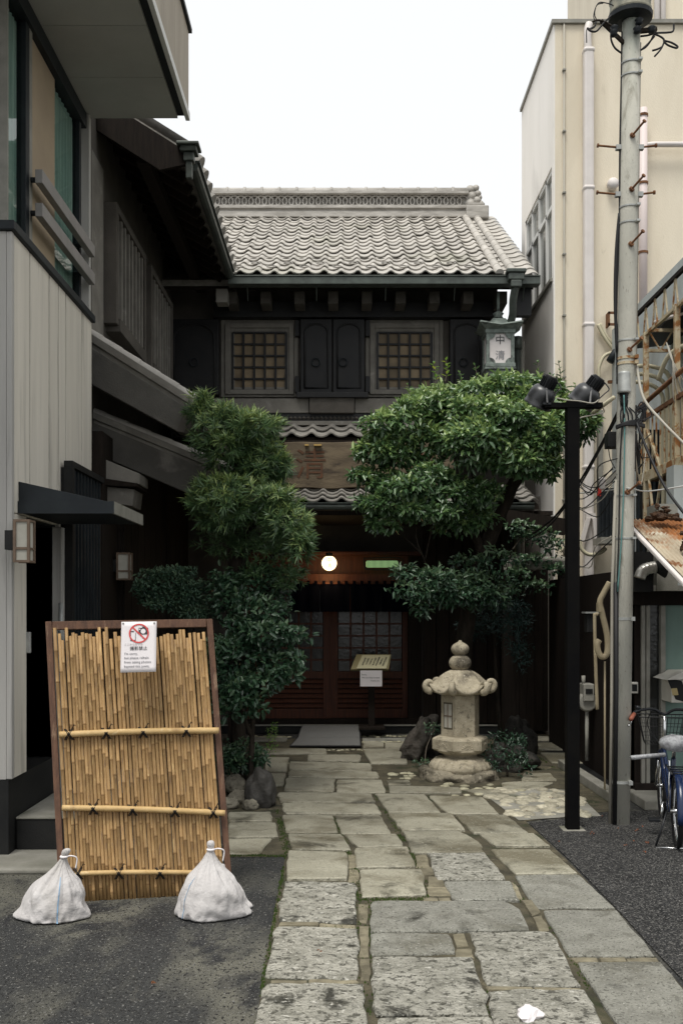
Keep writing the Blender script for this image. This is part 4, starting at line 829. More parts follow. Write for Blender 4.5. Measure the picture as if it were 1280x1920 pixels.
# conduits and odds and ends low on the front wall
wtube('conduit', [W(1120, 608, 12.93), W(1132, 632, 12.93), W(1150, 655, 12.93), W(1170, 668, 12.9)], .022, CREAM, bb); wtube('conduit', [W(1124, 606, 12.93), W(1137, 632, 12.93), W(1156, 652, 12.93)], .018, CREAM, bb)
wtube('conduit', [W(1122, 708, 12.9), W(1122, 690, 12.9), W(1130, 670, 12.9), W(1143, 662, 12.9), W(1160, 662, 12.9)], .022, CREAM, bb)
m = MB(); q = W(1146, 672, 12.8); m.lathe([(.05, -.05), (.055, .1), (.04, .13)], Matrix.Translation(q) @ Matrix.Rotation(.6, 4, 'Y'), 12); m.build('wall_spotlight', DMET, bb, smooth=True)
m = MB(); a, b = W(1138, 586, 12.9), W(1146, 612, 12.9); m.box((a.x, 12.85, b.z), (a.x + .02, 12.99, a.z)); m.box((a.x, 12.85, b.z), (b.x + .05, 12.87, b.z + .03)); m.box((a.x, 12.85, a.z - .03), (b.x + .05, 12.87, a.z)); m.build('rusty_bracket', RUST, bb)
m = MB(); a = W(1139, 716, 12.9); m.beam(a, W(1290, 716, 12.9), .05, .035); m.build('rail', RUST, bb)
xg = XW(1124, 12.94); B('dark_pipe', (xg - .03, 12.9, ZW(950, 12.94)), (xg + .03, 12.99, ZW(770, 12.94)), ALUM, bb)
a, b = W(1122, 915, 12.6), W(1156, 1010, 12.6); m = MB(); m.box((a.x, 12.6, b.z), (b.x + .4, 12.7, a.z)); m.build('metal_screen', DMET, bb)
for i in range(7): x = a.x + .03 + i * .05; B('rib', (x, 12.57, b.z), (x + .02, 12.598, a.z), DMET, bb)
m = MB(); m.add([W(1122, 918, 12.5), W(1156, 880, 12.2), W(1156, 892, 12.2), W(1122, 930, 12.5)], [(0,1,2,3)]); m.build('awning', ALUM, bb)
B('ledge', (a.x - .05, 12.3, b.z - .08), (b.x + .3, 12.7, b.z - .0), ALUM, bb)
m = MB(); m.prism([W(1098, 962, 12.8), W(1116, 962, 12.8), W(1116, 972, 12.8), W(1098, 972, 12.8)], (0, .15, 0)); m.beam(W(1114, 972, 12.8), W(1120, 1040, 12.8), .07, .07); m.beam(W(1102, 972, 12.8), W(1090, 1015, 12.8), .05, .05); m.build('pipe_bracket', PVC, bb)
wtube('conduit', [W(1085, 1010, 12.7), W(1090, 1030, 12.7), W(1105, 1040, 12.7), W(1125, 1036, 12.7), W(1135, 1028, 12.7)], .025, CREAM, bb)
wtube('conduit', [W(1048, 985, 12.7), W(1052, 975, 12.7), W(1058, 985, 12.7), W(1058, 1020, 12.7), W(1050, 1035, 12.7)], .018, CREAM, bb)
tb = thing('tower_block', 'beige upper storey with white pipes rising behind the utility pole top', 'building', (5.2, 17, 0))
m = MB(); m.box((XW(1222, 16), 16, 8), (16, 22, 16)); m.build('wall', BEGE, tb)
for px in (1232, 1243): x = XW(px, 15.9); wtube('pipe', [(x, 15.93, 9), (x, 15.93, 15)], .045, PVC, tb, 10, 0)
# ================================================================ SMALL SHOP HOUSE at right: teal front, rusty lean-to, balcony
sh = thing('small_shop_house', 'shabby little house with teal front, rusty corrugated lean-to and pale blue upper wall', 'building', (2.62, 8.9, 0))
XS, DS = 2.62, 8.9
B('side_wall', (XS, 8.93, 0), (XS + .1, 12.6, 2.05), BRNW, sh); B('front_boards', (XS, DS, .08), (XW(1200, DS), DS + .1, 2.0), BRNW, sh)
m = MB(); 
for (p0_, p1_) in ((1200, 1207), (1209, 1216), (1236, 1245)): m.box((XW(p0_, DS), DS - .03, .1), (XW(p1_, DS), DS + .08, ZW(1135, DS)))
m.box((XW(1207, DS), DS - .01, .1), (XW(1209, DS), DS + .08, ZW(1135, DS))); m.build('door_frame', ALUM, sh, bevel=.004)
B('side_light', (XW(1216, DS), DS + .03, .1), (XW(1236, DS), DS + .05, ZW(1135, DS)), PGLS, sh); B('side_light_backing', (XW(1200, DS), DS + .09, .1), (4.6, DS + .12, 2.0), KURA, sh)
B('teal_panel', (XW(1245, DS), DS + .0, .1), (4.6, DS + .03, ZW(1135, DS)), TEAL, sh); B('teal_rail', (XW(1246, DS), DS - .02, .72), (4.6, DS - .001, .78), TEAL, sh)
B('lintel', (XS - .05, DS - .06, ZW(1134, DS)), (4.6, DS + .1, ZW(1108, DS)), BRNW, sh); B('eave_ledge', (XS - .08, DS - .28, ZW(1108, DS - .2)), (4.6, DS + .1, ZW(1098, DS - .2)), ALUM, sh); B('step', (XS - .08, 8.35, 0), (4.6, 8.9, .085), CONC, sh, .01); B('sill', (XS - .02, 8.82, .086), (4.6, 8.899, .14), BRNW, sh)
# rusty corrugated lean-to
m = MB(); A0, A1 = V((2.36, 8.15, 2.40)), V((2.36, 6.78, 1.87)); wd = 1.7; n = 318; vs = []; fs = []; nd = (A1 - A0).cross(V((1, 0, 0))).normalized()
if nd.z < 0: nd = -nd
A0b = A0 + (A0 - A1).normalized() * .1
for j in range(5):
    base = A0b.lerp(A1, j / 4)
    for i in range(n + 1): vs.append(base + V((wd * i / n, 0, 0)) + nd * (.0075 * math.sin(i * math.pi / 3)) + nd * (.005 * noise.noise(V((i * .09, j * 1.3, 0)))))
for j in range(4):
    for i in range(n): fs.append((j*(n+1)+i, j*(n+1)+i+1, (j+1)*(n+1)+i+1, (j+1)*(n+1)+i))
m.add(vs, fs); lt = m.build('lean_to_roof', RROOF, sh, smooth=True); s = lt.modifiers.new('solid', 'SOLIDIFY'); s.thickness = .004
B('verge_trim', (0, 0, 0), (0, 0, 0), PVC, lt) if False else MB().beam(A0b + V((-.02, 0, -.015)), A1 + V((-.02, 0, -.015)), .035, .035).build('verge_trim', PVC, lt, bevel=.01)
m = MB(); m.box((2.40, 6.9, 1.80), (2.46, 7.0, 1.88)); m.beam(V((2.42, 8.15, 2.34)), V((2.42, 6.85, 1.84)), .05, .07); m.beam(V((3.1, 8.15, 2.34)), V((3.1, 6.85, 1.84)), .05, .07); m.build('rafter', BRNW, lt)
B('gable_infill', (2.72, 8.6, 1.85), (2.9, 8.88, 2.6), CONC, sh); B('upper_back', (2.9, 8.7, 1.85), (4.6, 8.9, 2.95), BLUW, sh)
B('cabinet', (2.5, 8.5, 1.84), (2.66, 8.9, 2.18), BLK, sh)
# pale blue upper wall
B('upper_wall', (3.5, 9.0, 1.9), (3.6, 12.9, 5.3), BLUW, sh); B('upper_front', (3.2, 10.6, 1.9), (3.5, 10.7, 3.6), DMET, sh)
for i in range(9): x = 3.02 + i * .055; B('metal_rib', (x, 10.54, 2.2), (x + .025, 10.598, 3.55), DMET, sh)
m = MB(); m.add([(3.12, 8.0, 4.52), (3.12, 10.6, 4.52), (4.8, 10.6, 4.7), (4.8, 8.0, 4.7)], [(0,1,2,3)]); o = m.build('upper_eave', BLK, sh); s = o.modifiers.new('solid', 'SOLIDIFY'); s.thickness = .06
# balcony ironwork along X = 3.0
bl = thing('rusty_balcony_frame', 'rusty cream iron balcony frame with truss, posts and railing above the lean-to', 'balcony', (3.0, 9.4, 2.4))
XBL = 3.0
def bp(px, z): return V((XBL, XBL * F / (px - CX), z))
zt1, zt2 = 4.68, 4.40
m = MB(); m.beam((XBL, 8.4, zt1), (XBL, 10.2, zt1), .035, .035); m.build('top_chord', BRNW, bl); MB().beam((XBL, 8.4, zt2), (XBL, 10.2, zt2), .03, .03).build('bottom_chord', RUSTY, bl)
for i in range(12): y = 8.45 + i * .145; MB().beam((XBL, y, zt2), (XBL, y + (.07 if i % 2 else -.07), zt1), .014, .014).build('truss_web', RUSTY, bl)
for z in (4.42, 4.22): MB().beam((XBL, 9.75, z), (4.6, 9.75, z), .03, .03).build('cross_chord', RUSTY, bl)
for i in range(12): x = XBL + .12 * i; MB().beam((x, 9.75, 4.22), (x + .12, 9.75, 4.42) if i % 2 else (x + .12, 9.75, 4.22 + .0), .014, .014).build('cross_web', RUSTY, bl) if i % 2 else MB().beam((x, 9.75, 4.42), (x + .12, 9.75, 4.22), .014, .014).build('cross_web', RUSTY, bl)
for px, z0 in ((1210, 2.45), (1268, 2.2)): q = bp(px, 0); MB().beam((XBL, q.y, z0), (XBL, q.y, 4.42), .05, .05).build('post', RUSTY, bl, bevel=.005)
zf, zh = 2.99, 3.58; MB().beam((XBL, 8.2, zf), (XBL, 10.0, zf), .045, .1).build('floor_beam', RUSTY, bl, bevel=.005); MB().beam((XBL, 8.2, zh), (XBL, 10.0, zh), .035, .04).build('handrail', RUST, bl)
for i in range(15): y = 8.3 + i * .12; MB().beam((XBL, y, zf + .05), (XBL, y, zh), .014, .014).build('baluster', RUSTY, bl)
B('floor_plate', (XBL + .03, 8.2, zf - .02), (3.5, 10.0, zf + .01), RUST, bl)
MB().beam(bp(1212, 3.45), (XBL, 9.35, 3.0), .03, .03).build('brace', RUSTY, bl)
for (y0, y1) in ((9.66, 9.50), (9.28, 9.50)): MB().beam((XBL - .02, y0, zf - .05), (XBL - .02, y1, 2.5), .022, .022).build('brace', RUSTY, bl)
MB().beam((XBL - .02, 9.05, zf - .05), (XBL - .1, 8.6, 2.3), .03, .03).build('brace', RUST, bl)
MB().tube([V((2.8, 9.9, 3.55)), V((3.1, 8.2, 3.92))], .022, 8).build('pole', RUST, bl, smooth=True); MB().tube([W(1110, 775, 9.5), W(1150, 745, 9.2)], .02, 8).build('pole', CREAM, bl, smooth=True)
MB().tube([V((XBL, 9.55, 4.44)), V((3.5, 9.0, 4.5))], .018, 8).build('pale_pipe', PVC, bl, smooth=True)
wtube('conduit', [V((XBL + .05, 9.6, 3.9)), V((XBL + .1, 9.4, 4.1)), V((3.3, 9.2, 4.18)), V((3.48, 9.0, 4.2))], .022, CREAM, bl)
for i in range(3): y = 10.1 + i * .14; wtube('conduit', [V((3.35, y, 2.6)), V((3.35, y, 3.7)), V((3.32, y, 4.05 - .05 * i)), V((3.15, y, 4.15 - .05 * i)), V((2.95, y, 4.15 - .05 * i))], .022, CREAM, bl)
ru = MB()
def rust_lump(c, s, seed):
    bm = bmesh.new(); bmesh.ops.create_icosphere(bm, subdivisions=2, radius=1); i0 = len(ru.v)
    vs = [V(c) + V((v.co.x * s[0], v.co.y * s[1], v.co.z * s[2])) * (1 + .95 * noise.noise(v.co * 3.1 + V((seed, 0, 0)))) for v in bm.verts]; ru.add(vs, [tuple(v.index for v in f.verts) for f in bm.faces]); bm.free()
for k in range(22): rust_lump((2.60 + rng.gauss(0, .07), 8.02 + rng.gauss(0, .05), 2.41 + abs(rng.gauss(0, .05))), (rng.uniform(.015, .045), rng.uniform(.015, .04), rng.uniform(.01, .03)), k)
for k in range(18): rust_lump((2.54 + rng.gauss(0, .025), 7.32 + rng.gauss(0, .04), 2.13 + abs(rng.gauss(0, .06))), (rng.uniform(.012, .03), rng.uniform(.012, .03), rng.uniform(.01, .028)), k + 40)
ru.build('rust_flakes', mk('rust_dark', (.10, .055, .03), (.045, .026, .017), scale=16, rough=.95, bump=1, bs=40, bd=.03), bl)['kind'] = 'stuff'
# air conditioner units on the balcony
AC = mk('ac_white', (.62, .60, .54), (.52, .5, .45), scale=5, rough=.5)
for k, (x, y, z, lab) in enumerate([(3.06, 8.25, 3.02, 'white air conditioner unit standing behind the balcony railing'), (3.2, 8.9, 3.8, 'cream electric box hanging under the truss of the balcony frame')]):
    t = thing('air_conditioner' if k == 0 else 'electric_box', lab, 'air conditioner' if k == 0 else 'electric box', (x, y, z))
    if k == 0:
        B('casing', (x, y, z), (x + .32, y + .72, z + .56), AC, t, .015); f = MB()
        for i in range(12): zz = z + .06 + i * .037; f.box((x - .006, y + .06, zz), (x + .001, y + .5, zz + .012))
        f.build('grille', ALUM, t); B('foot', (x, y + .06, z - .03), (x + .3, y + .12, z), ALUM, t); B('foot', (x, y + .6, z - .03), (x + .3, y + .66, z), ALUM, t)
    else:
        B('casing', (x, y, z), (x + .12, y + .18, z + .32), AC, t, .01); B('door', (x - .008, y + .015, z + .02), (x, y + .165, z + .3), AC, t, .004); B('base', (x + .02, y + .02, z - .02), (x + .1, y + .16, z), DMET, t)
        for i in range(4): wtube('wire', [V((x + .03, y + .05 + .02*i, z)), V((x - .1 - .04*i, y, z - .12 - .05*i)), V((x - .25, y - .02, z + .1)), V((x - .2, y + .3, z + .35))], .006, CABG, t, 6)
# ---------------------------------------------------------------- meter, letter box, switch box, ducts on the house
gmx = thing('gas_meter', 'grey gas meter with pipe on the dark side wall beyond the lamp post', 'gas meter', G(1108, 1415) + V((0, 0, .3)))
GM = mk('meter_grey', (.30, .29, .25), (.22, .215, .19), scale=9, rough=.6)
y = 10.3; zc = ZW(1303, y); xx = XS - .02
m = MB(); m.box((xx - .12, y - .09, zc - .06), (xx - .01, y + .09, zc + .12)); m.lathe([(.09, -.055), (.1, -.03), (.1, .03), (.09, .055)], Matrix.Translation((xx - .065, y - .0, zc - .07)) @ Matrix.Rotation(math.pi/2, 4, 'X'), 18); m.build('body', GM, gmx, bevel=.01)
MB().box((xx - .10, y - .097, zc + .02), (xx - .03, y - .09, zc + .07)).build('dial_window', BLK, gmx); wtube('pipe', [(xx - .065, y, zc - .15), (xx - .065, y, .12)], .02, GM, gmx, 8, 0); wtube('pipe', [(xx - .1, y, zc + .1), (xx - .1, y, zc + .2)], .02, GM, gmx, 8, 0)
lb = thing('letter_box', 'beige letter box with slanted lid and dark open front on the teal wall', 'letter box', W(1268, 1320, 8.6))
a = W(1249, 1272, 8.6); b = W(1283, 1318, 8.6); m = MB(); m.box((a.x + .04, 8.6, b.z), (a.x + .24, 8.88, a.z)); m.build('body', AC, lb, bevel=.008)
MB().add([(a.x + .0, 8.598, a.z), (a.x + .13, 8.598, a.z - .02), (a.x + .19, 8.598, b.z), (a.x + .075, 8.598, b.z + .03)], [(0,1,2,3)]).build('front', BLK, lb)
MB().add([W(1257,1291,8.59), W(1268,1290,8.59), W(1271,1303,8.59), W(1260,1304,8.59)], [(0,1,2,3)]).build('sticker', YELO, lb)
MB().prism([(a.x - .03, 8.54, a.z - .01), (a.x + .11, 8.54, a.z + .06), (a.x + .3, 8.54, a.z + .06), (a.x + .26, 8.54, a.z - .0)], (0, .36, 0)).build('lid', AC, lb, bevel=.004)
sb = thing('switch_box', 'small square beige switch box on brown boards beside the utility pole', 'switch box', W(1187, 1301, 8.88)); a, b = W(1180, 1279, 8.87), W(1195, 1300, 8.87); B('plate', (a.x, 8.86, b.z), (b.x, 8.9, a.z), AC, sb, .006); B('inset', (a.x + .015, 8.852, b.z + .02), (b.x - .012, 8.861, a.z - .018), BLK, sb)
dk = thing('tan_pipe_duct', 'tan insulated pipe duct bending down the dark wall left of the pole', 'duct', W(1135, 1240, 8.8))
wtube('duct', PT([(1142, 1092), (1132, 1110), (1124, 1128), (1128, 1150), (1135, 1180), (1138, 1200), (1137, 1225), (1128, 1232), (1121, 1222), (1119, 1208), (1123, 1200)], 8.75), .026, HOSE, dk, 10); wtube('pipe', PT([(1120, 1152), (1116, 1152), (1114, 1160), (1116, 1250), (1119, 1330)], 9.0), .016, HOSE, dk, 8); B('collar', (W(1117,1145,8.8).x, 8.72, W(1117,1147,8.8).z), (W(1123,1145,8.8).x, 8.8, W(1117,1130,8.8).z), HOSE, dk)
wtube('wire', PT([(1133, 1240), (1133, 1480)], 8.8), .009, HOSE, dk, 6, 0)
eb = thing('meter_box', 'small grey electric meter box on the dark passage wall', 'meter box', W(1105, 1235, 9.6)); a, b = W(1095, 1150, 9.6), W(1114, 1186, 9.6); B('casing', (a.x, 9.5, b.z), (b.x, 9.62, a.z), BLK, eb, .01); B('hood', (a.x - .02, 9.47, a.z), (b.x + .01, 9.63, a.z + .015), GALV, eb)
sd = thing('silver_elbow_duct', 'silver corrugated elbow duct lying under the rusty lean-to roof', 'duct', W(1210, 1090, 8.5)); wtube('duct', PT([(1198, 1084), (1203, 1072), (1213, 1066), (1228, 1063)], 8.45), .05, SILV, sd, 12); MB().lathe([(.05, 0), (.09, .06), (.095, .07)], Matrix.Translation(W(1230, 1063, 8.45)) @ Matrix.Rotation(math.pi/2, 4, 'Y'), 16).build('flange', BLK, sd, smooth=True)
for i in range(4): q = PT([(1203, 1072), (1209, 1068), (1216, 1065), (1223, 1064)], 8.45)[i]; MB().torus(q, (1, 0, .4), .05, .006, 14, 5).build('rib', SILV, sd, smooth=True)
# plank fence and awning board between restaurant and house
fn = thing('plank_fence', 'dark vertical plank fence at the back of the passage', 'fence', (2.6, 13.35, 0))
for i in range(10): x = XW(958, 13.35) + i * .105; B('plank', (x, 13.35 + rng.uniform(-.004, .004), .05), (x + .1, 13.38, ZW(1068, 13.35) + .1), DWOOD, fn)
B('rail', (XW(958, 13.35), 13.383, 1.6), (XW(1065, 13.35), 13.42, 1.7), DWOOD, fn); B('rail', (XW(958, 13.35), 13.383, .4), (XW(1065, 13.35), 13.42, .5), DWOOD, fn)
aw = thing('passage_awning', 'weathered grey board awning over the dark passage', 'awning', W(1000, 1068, 12.4)); m = MB(); m.prism([W(944, 1041, 12.4), W(1060, 1044, 12.4), W(1060, 1052, 12.2), W(944, 1052, 12.2)], (0, 0, -.02)); m.build('top_board', ALUM, aw); FBa = W(944, 1054, 12.18); q = W(1060, 1068, 12.18); B('front_board', (FBa.x, 12.18, q.z), (q.x, 12.21, FBa.z), CONC, aw)
B('post', (2.66, 12.2, 0), (2.74, 12.28, ZW(1068, 12.2)), DWOOD, aw)
m = MB(); m.prism([W(950, 955, 12.0), W(1058, 972, 12.0), W(1058, 1003, 12.0), W(950, 985, 12.0)], (0, .1, 0)); m.solo('sloping_board', DWOOD, W(1000, 1000, 12.0), 'sloping dark board hanging right of the trunk below the tree crown', 'board')
# ================================================================ UTILITY POLE
DP = 7.83
up_ = thing('utility_pole', 'weathered concrete utility pole with step bolts, straps and cables at right', 'utility pole', G(1163, 1545))
def pc(py): return 1162 + (1545 - py) * .0137          # column of the pole's axis at a row of the photo
def PP(py, dx=0, dy=0): q = W(pc(py) + dx, py, DP); q.y += dy; return q
pr = .0715
MB().tube([PP(1552), PP(1000), PP(500), PP(-160)], [pr * 1.0, pr * 1.0, pr * .99, pr * .97], 28).build('shaft', POLE, up_, smooth=True)
wtube('black_cover', [PP(1548, -13.5, -.045), PP(1300, -14, -.045), PP(1092, -17, -.045)], .019, CABL, up_, 10, 0)
wtube('conduit', [PP(1548, -20, -.01), PP(1300, -20, -.01), PP(1100, -22, -.01), PP(900, -18, -.01)], .013, CABG, up_, 8, 0)
wtube('green_wire', [PP(1110, -16, -.075), PP(1000, -10, -.08), PP(900, -8, -.085), PP(800, -8, -.085), PP(745, -10, -.085)], .006, CABT, up_, 6)
wtube('black_wire', [PP(1110, -17, -.07), PP(1000, -15, -.07), PP(850, -14, -.07), PP(760, -8, -.08), PP(735, -3, -.09)], .006, CABL, up_, 6)
wtube('black_wire', [PP(880, 18, 0), PP(830, 17, -.02), PP(790, 19, 0), PP(760, 17, -.02)], .008, CABL, up_, 6)
wtube('side_cable', [PP(720, -17), PP(600, -20), PP(480, -19), PP(420, -17), PP(300, -18), PP(150, -17), PP(60, -17)], .008, CABL, up_, 6); wtube('side_cable', [PP(660, -18), PP(560, -23), PP(470, -22), PP(400, -17)], .014, CABL, up_, 8)
wtube('side_conduit', [PP(700, 17.5), PP(300, 17.5), PP(80, 17.5)], .007, CABG, up_, 6, 0)
def strap(py, mat, w=.02, n=2):
    m = MB(); c = PP(py); m.tube([c - V((0, 0, w/2)), c + V((0, 0, w/2))], pr + .004, 28); m.box((c.x + pr * .55, c.y - pr - .02, c.z - w * .7), (c.x + pr * .95, c.y - pr * .4, c.z + w * .7)); return m.build('strap', mat, up_)
for py in (120, 144, 390, 420, 640, 930, 1010, 1465, 1160): strap(py, GALV, .022 if py > 1100 else .012)
for py, tilt in ((673, 0), (683, 0)): strap(py, RUSTY, .02)
for py, left, right in ((277, -58, 48), (365, -58, 46)):
    for dx in (left, right):
        s = -1 if dx < 0 else 1; a = PP(py, s * 14); b = PP(py - 4, dx); m = MB(); m.tube([a, b], .0085, 8); m.tube([b, b + (b - a).normalized() * .012], .017, 8); bolt = m.build('step_bolt', RUST, up_, smooth=False); MB().box(tuple(PP(py, s * 21) - V((.02, .02, .018))), tuple(PP(py, s * 21) + V((.02, .02, .018)))).build('bolt_socket', GALV, bolt)
for py in (262, 362, 464, 660, 925):
    a = PP(py, 0, -pr); b = PP(py - 14, 14, -pr - .10); m = MB(); m.tube([a, b], .0085, 8); m.tube([b, b + (b - a).normalized() * .012], .016, 8); m.tube([a + (b-a) * .08, a - (b - a) * .05], .022, 10); m.build('step_bolt', RUST, up_)
# cable terminal sleeve and black collar
m = MB(); c = PP(740, -7, -.05); m.lathe([(.050, 0), (.052, .012), (.05, .025), (.047, .15), (.044, .165), (.03, .17)], Matrix.Translation(c), 20); tsl = m.build('terminal_sleeve', GALV, up_, smooth=True)
MB().lathe([(.03, -.11), (.034, -.06), (.03, -.05), (.034, -.04), (.03, -.03), (.034, -.02), (.036, .0)], Matrix.Translation(c), 14).build('sleeve_neck', BLK, tsl, smooth=True)
for k in range(5): wtube('lead', [c + V((-.02 + .01*k, -.01, -.1)), PP(780, -16 + 7*k, -.085), PP(798, -14 + 7*k, -.08)], .006, CABL, tsl, 6)
m = MB(); 
for k in range(5): m.tube(smooth_path([PP(802 + k, -22, -.06), PP(797 + k, -8, -.095), PP(793 + 2*k, 8, -.09), PP(795 + k, 22, -.03), PP(796 + k, 36, .02)], 5), .010, 7)
m.build('cable_bundle', CABL, up_, smooth=True)
for k in range(9):
    x0 = rng.uniform(12, 22); pts = [PP(775 + rng.uniform(-8, 8), x0, -.03), PP(765 + rng.uniform(-12, 6), x0 + rng.uniform(6, 22), -.04), PP(780 + rng.uniform(-6, 14), x0 + rng.uniform(10, 26), -.03), PP(794 + rng.uniform(-6, 6), x0 + rng.uniform(-4, 10), -.04)]; wtube('loop_wire', pts, .0055, CABL, up_, 6)
bx_ = MB(); a, b = W(1133, 813, 8.0), W(1155, 842, 8.0); bx_.box((a.x, 7.9, b.z), (b.x, 8.02, a.z)); bx_.build('junction_box', BLK, up_, bevel=.006)
wtube('thin_wire', [W(1140, 842, 8.0), W(1143, 860, 8.0), W(1152, 878, 7.95)], .004, CABL, up_, 5)
# head of the pole: round terminal drum, insulators and stub cables
c = PP(33, -2); m = MB(); m.lathe([(.10, -.01), (.15, .0), (.162, .03), (.162, .05), (.156, .055), (.156, .12), (.162, .125), (.162, .15), (.15, .16), (.15, .24), (.16, .25), (.16, .5)], Matrix.Translation(c), 28); m.build('terminal_drum', mk('drum_paint', (.36, .34, .26), (.12, .13, .11), scale=11, rough=.6), up_, smooth=False)
m = MB(); m.lathe([(.10, -.035), (.168, -.02), (.172, .012), (.15, .02)], Matrix.Translation(c), 28); m.build('drum_skirt', DMET, up_)
for k, (px, py) in enumerate(((1151, 54), (1150, 62), (1197, 40), (1194, 56), (1221, 55))):
    MB().lathe([(.01, -.03), (.03, -.02), (.022, 0), (.034, .012), (.01, .03)], Matrix.Translation(W(px, py, DP - .1)), 12).build('insulator', DMET, up_, smooth=True)
for pts in ([(1165,100),(1152,90),(1145,75),(1145,60),(1150,50)], [(1150,52),(1135,42),(1120,38),(1110,41)], [(1160,22),(1148,10),(1132,5),(1122,5),(1116,14),(1114,28),(1118,40),(1112,50),(1102,54)], [(1147,28),(1132,42),(1118,58),(1106,58),(1100,52)], [(1130,6),(1118,10),(1112,30),(1116,48),(1104,56),(1099,56),(1099,80)],
            [(1200,68),(1215,66),(1228,62),(1250,61),(1261,58),(1262,45)], [(1225,64),(1236,68),(1244,76),(1238,92),(1226,106)], [(1243,76),(1258,80),(1269,87),(1266,90),(1250,84),(1243,76)], [(1240,88),(1232,92),(1222,95)], [(1200,94),(1210,88),(1218,78),(1224,66)], [(1203,92),(1214,82),(1226,68)]):
    wtube('stub_cable', PT(pts, DP - .05), .0075 if len(pts) < 7 else .004, CABL if pts[0][0] != 1150 else BARK, up_, 6)
MB().beam(PP(65, 14, -.05), PP(62, 44, -.05), .03, .03).build('cross_arm', BARK, up_); MB().beam(PP(84, -14, -.02), PP(42, -58, -.02), .025, .025).build('cross_arm', BARK, up_)
for k in range(10):
    y0 = rng.uniform(850, 1080); x0 = rng.uniform(-26, -15); wtube('thin_wire', [PP(y0, x0, -.02), PP(y0 + rng.uniform(10, 30), x0 - rng.uniform(8, 30), .1), PP(y0 + rng.uniform(30, 60), x0 - rng.uniform(5, 50), .3), PP(y0 + rng.uniform(-10, 40), x0 - rng.uniform(30, 75), .6)], .0045, rng.choice((CABL, CABL, CABG)), up_, 5)
for k in range(8):
    y0 = rng.uniform(770, 900); wtube('thin_wire', [PP(y0, 17, -.02), PP(y0 + rng.uniform(10, 40), rng.uniform(25, 40), .1), PP(y0 + rng.uniform(-20, 60), rng.uniform(45, 70), .4), PP(y0 + rng.uniform(-60, 40), rng.uniform(70, 110), .8)], .0045, rng.choice((CABL, CABL, CABG)), up_, 5)
# ---------------------------------------------------------------- wires across the scene
def wire(name, pts, r, mat, label): m = MB(); m.tube(smooth_path([V(p) for p in pts], 6), r, 6); return m.solo(name, mat, pts[-1], label, 'cable', smooth=True)
wire('service_cable', [PP(755, -10, -.06), W(1128, 830, 8.3), W(1083, 908, 8.8), W(1040, 968, 9.6), W(1000, 1000, 11.0)], .011, CABL, 'upper thick black cable slanting from the pole collar towards the restaurant')
wire('service_cable', [PP(770, -12, -.06), W(1120, 850, 8.3), W(1083, 915, 8.8), W(1030, 985, 9.8), W(985, 1015, 11.2)], .008, CABL, 'lower thin black cable slanting from the pole collar towards the restaurant')
wire('messenger_wire', [W(1083, 925, 8.6), W(1125, 922, 8.2), PP(918, 0, -.08), W(1215, 921, 7.9), W(1300, 908, 7.9)], .006, GALV, 'twisted silver wire running level across the pole to the balcony')
wire('drooping_cable', [W(1066, 880, 9.5), W(1090, 905, 9.0), W(1110, 914, 8.6), W(1140, 908, 8.2), PP(890, -16, -.02)], .005, CABL, 'thin cable drooping between tree crown and pole insulator')
wire('guy_cable', [PP(690, 16, -.05), W(1205, 745, 7.6), W(1240, 790, 7.4), W(1300, 850, 7.2)], .011, CABG, 'thick grey guy cable descending right from the pole clamp')
wire('guy_cable', [PP(790, 14, -.06), W(1215, 850, 7.6), W(1250, 920, 7.4), W(1300, 985, 7.2)], .011, CABL, 'thick black cable descending right from the pole across the balcony')
wire('light_cord', [W(1125, 757, 7.6), W(1132, 772, 7.7), W(1120, 776, 7.65), W(1096, 781, 7.6), W(1084, 784, 7.6)], .005, CABG, 'pale cord from the right spotlight to the black post')
ins = thing('cable_insulator', 'white porcelain insulator with red clamp on the level wire left of the pole', 'insulator', W(1128, 920, 8.0)); MB().lathe([(.015, -.05), (.03, -.04), (.022, -.015), (.033, 0), (.024, .02), (.033, .03), (.02, .05)], Matrix.Translation(W(1128, 907, 8.0)), 14).build('porcelain', PVC, ins, smooth=True); MB().beam(W(1124, 915, 8.0), W(1122, 930, 8.0), .025, .02).build('clamp', LRED, ins)
# ================================================================ BLACK LAMP POST with two spotlights
lp = thing('lamp_post', 'black square lamp post with crossbar in front of the passage', 'lamp post', G(1072, 1556)); b0 = G(1072, 1556); DL = b0.y
B('post', (b0.x - .048, DL - .048, 0), (b0.x + .048, DL + .048, ZW(752, DL)), BPOST, lp, .006); a, b = W(1018, 757, DL), W(1126, 766, DL); B('crossbar', (a.x, DL - .03, b.z), (b.x, DL - .05 + .045, a.z), BPOST, lp, .003) if False else B('crossbar', (a.x, DL - .052, b.z), (b.x, DL - .049 + .0, a.z), BPOST, lp)
B('crossbar', (a.x, DL - .03, b.z), (b0.x - .049, DL + .03, a.z), BPOST, lp, .003); B('crossbar', (b0.x + .049, DL - .03, b.z), (b.x, DL + .03, a.z), BPOST, lp, .003); B('base_plate', (b0.x - .085, DL - .085, 0), (b0.x + .085, DL + .085, .012), CONC, lp)
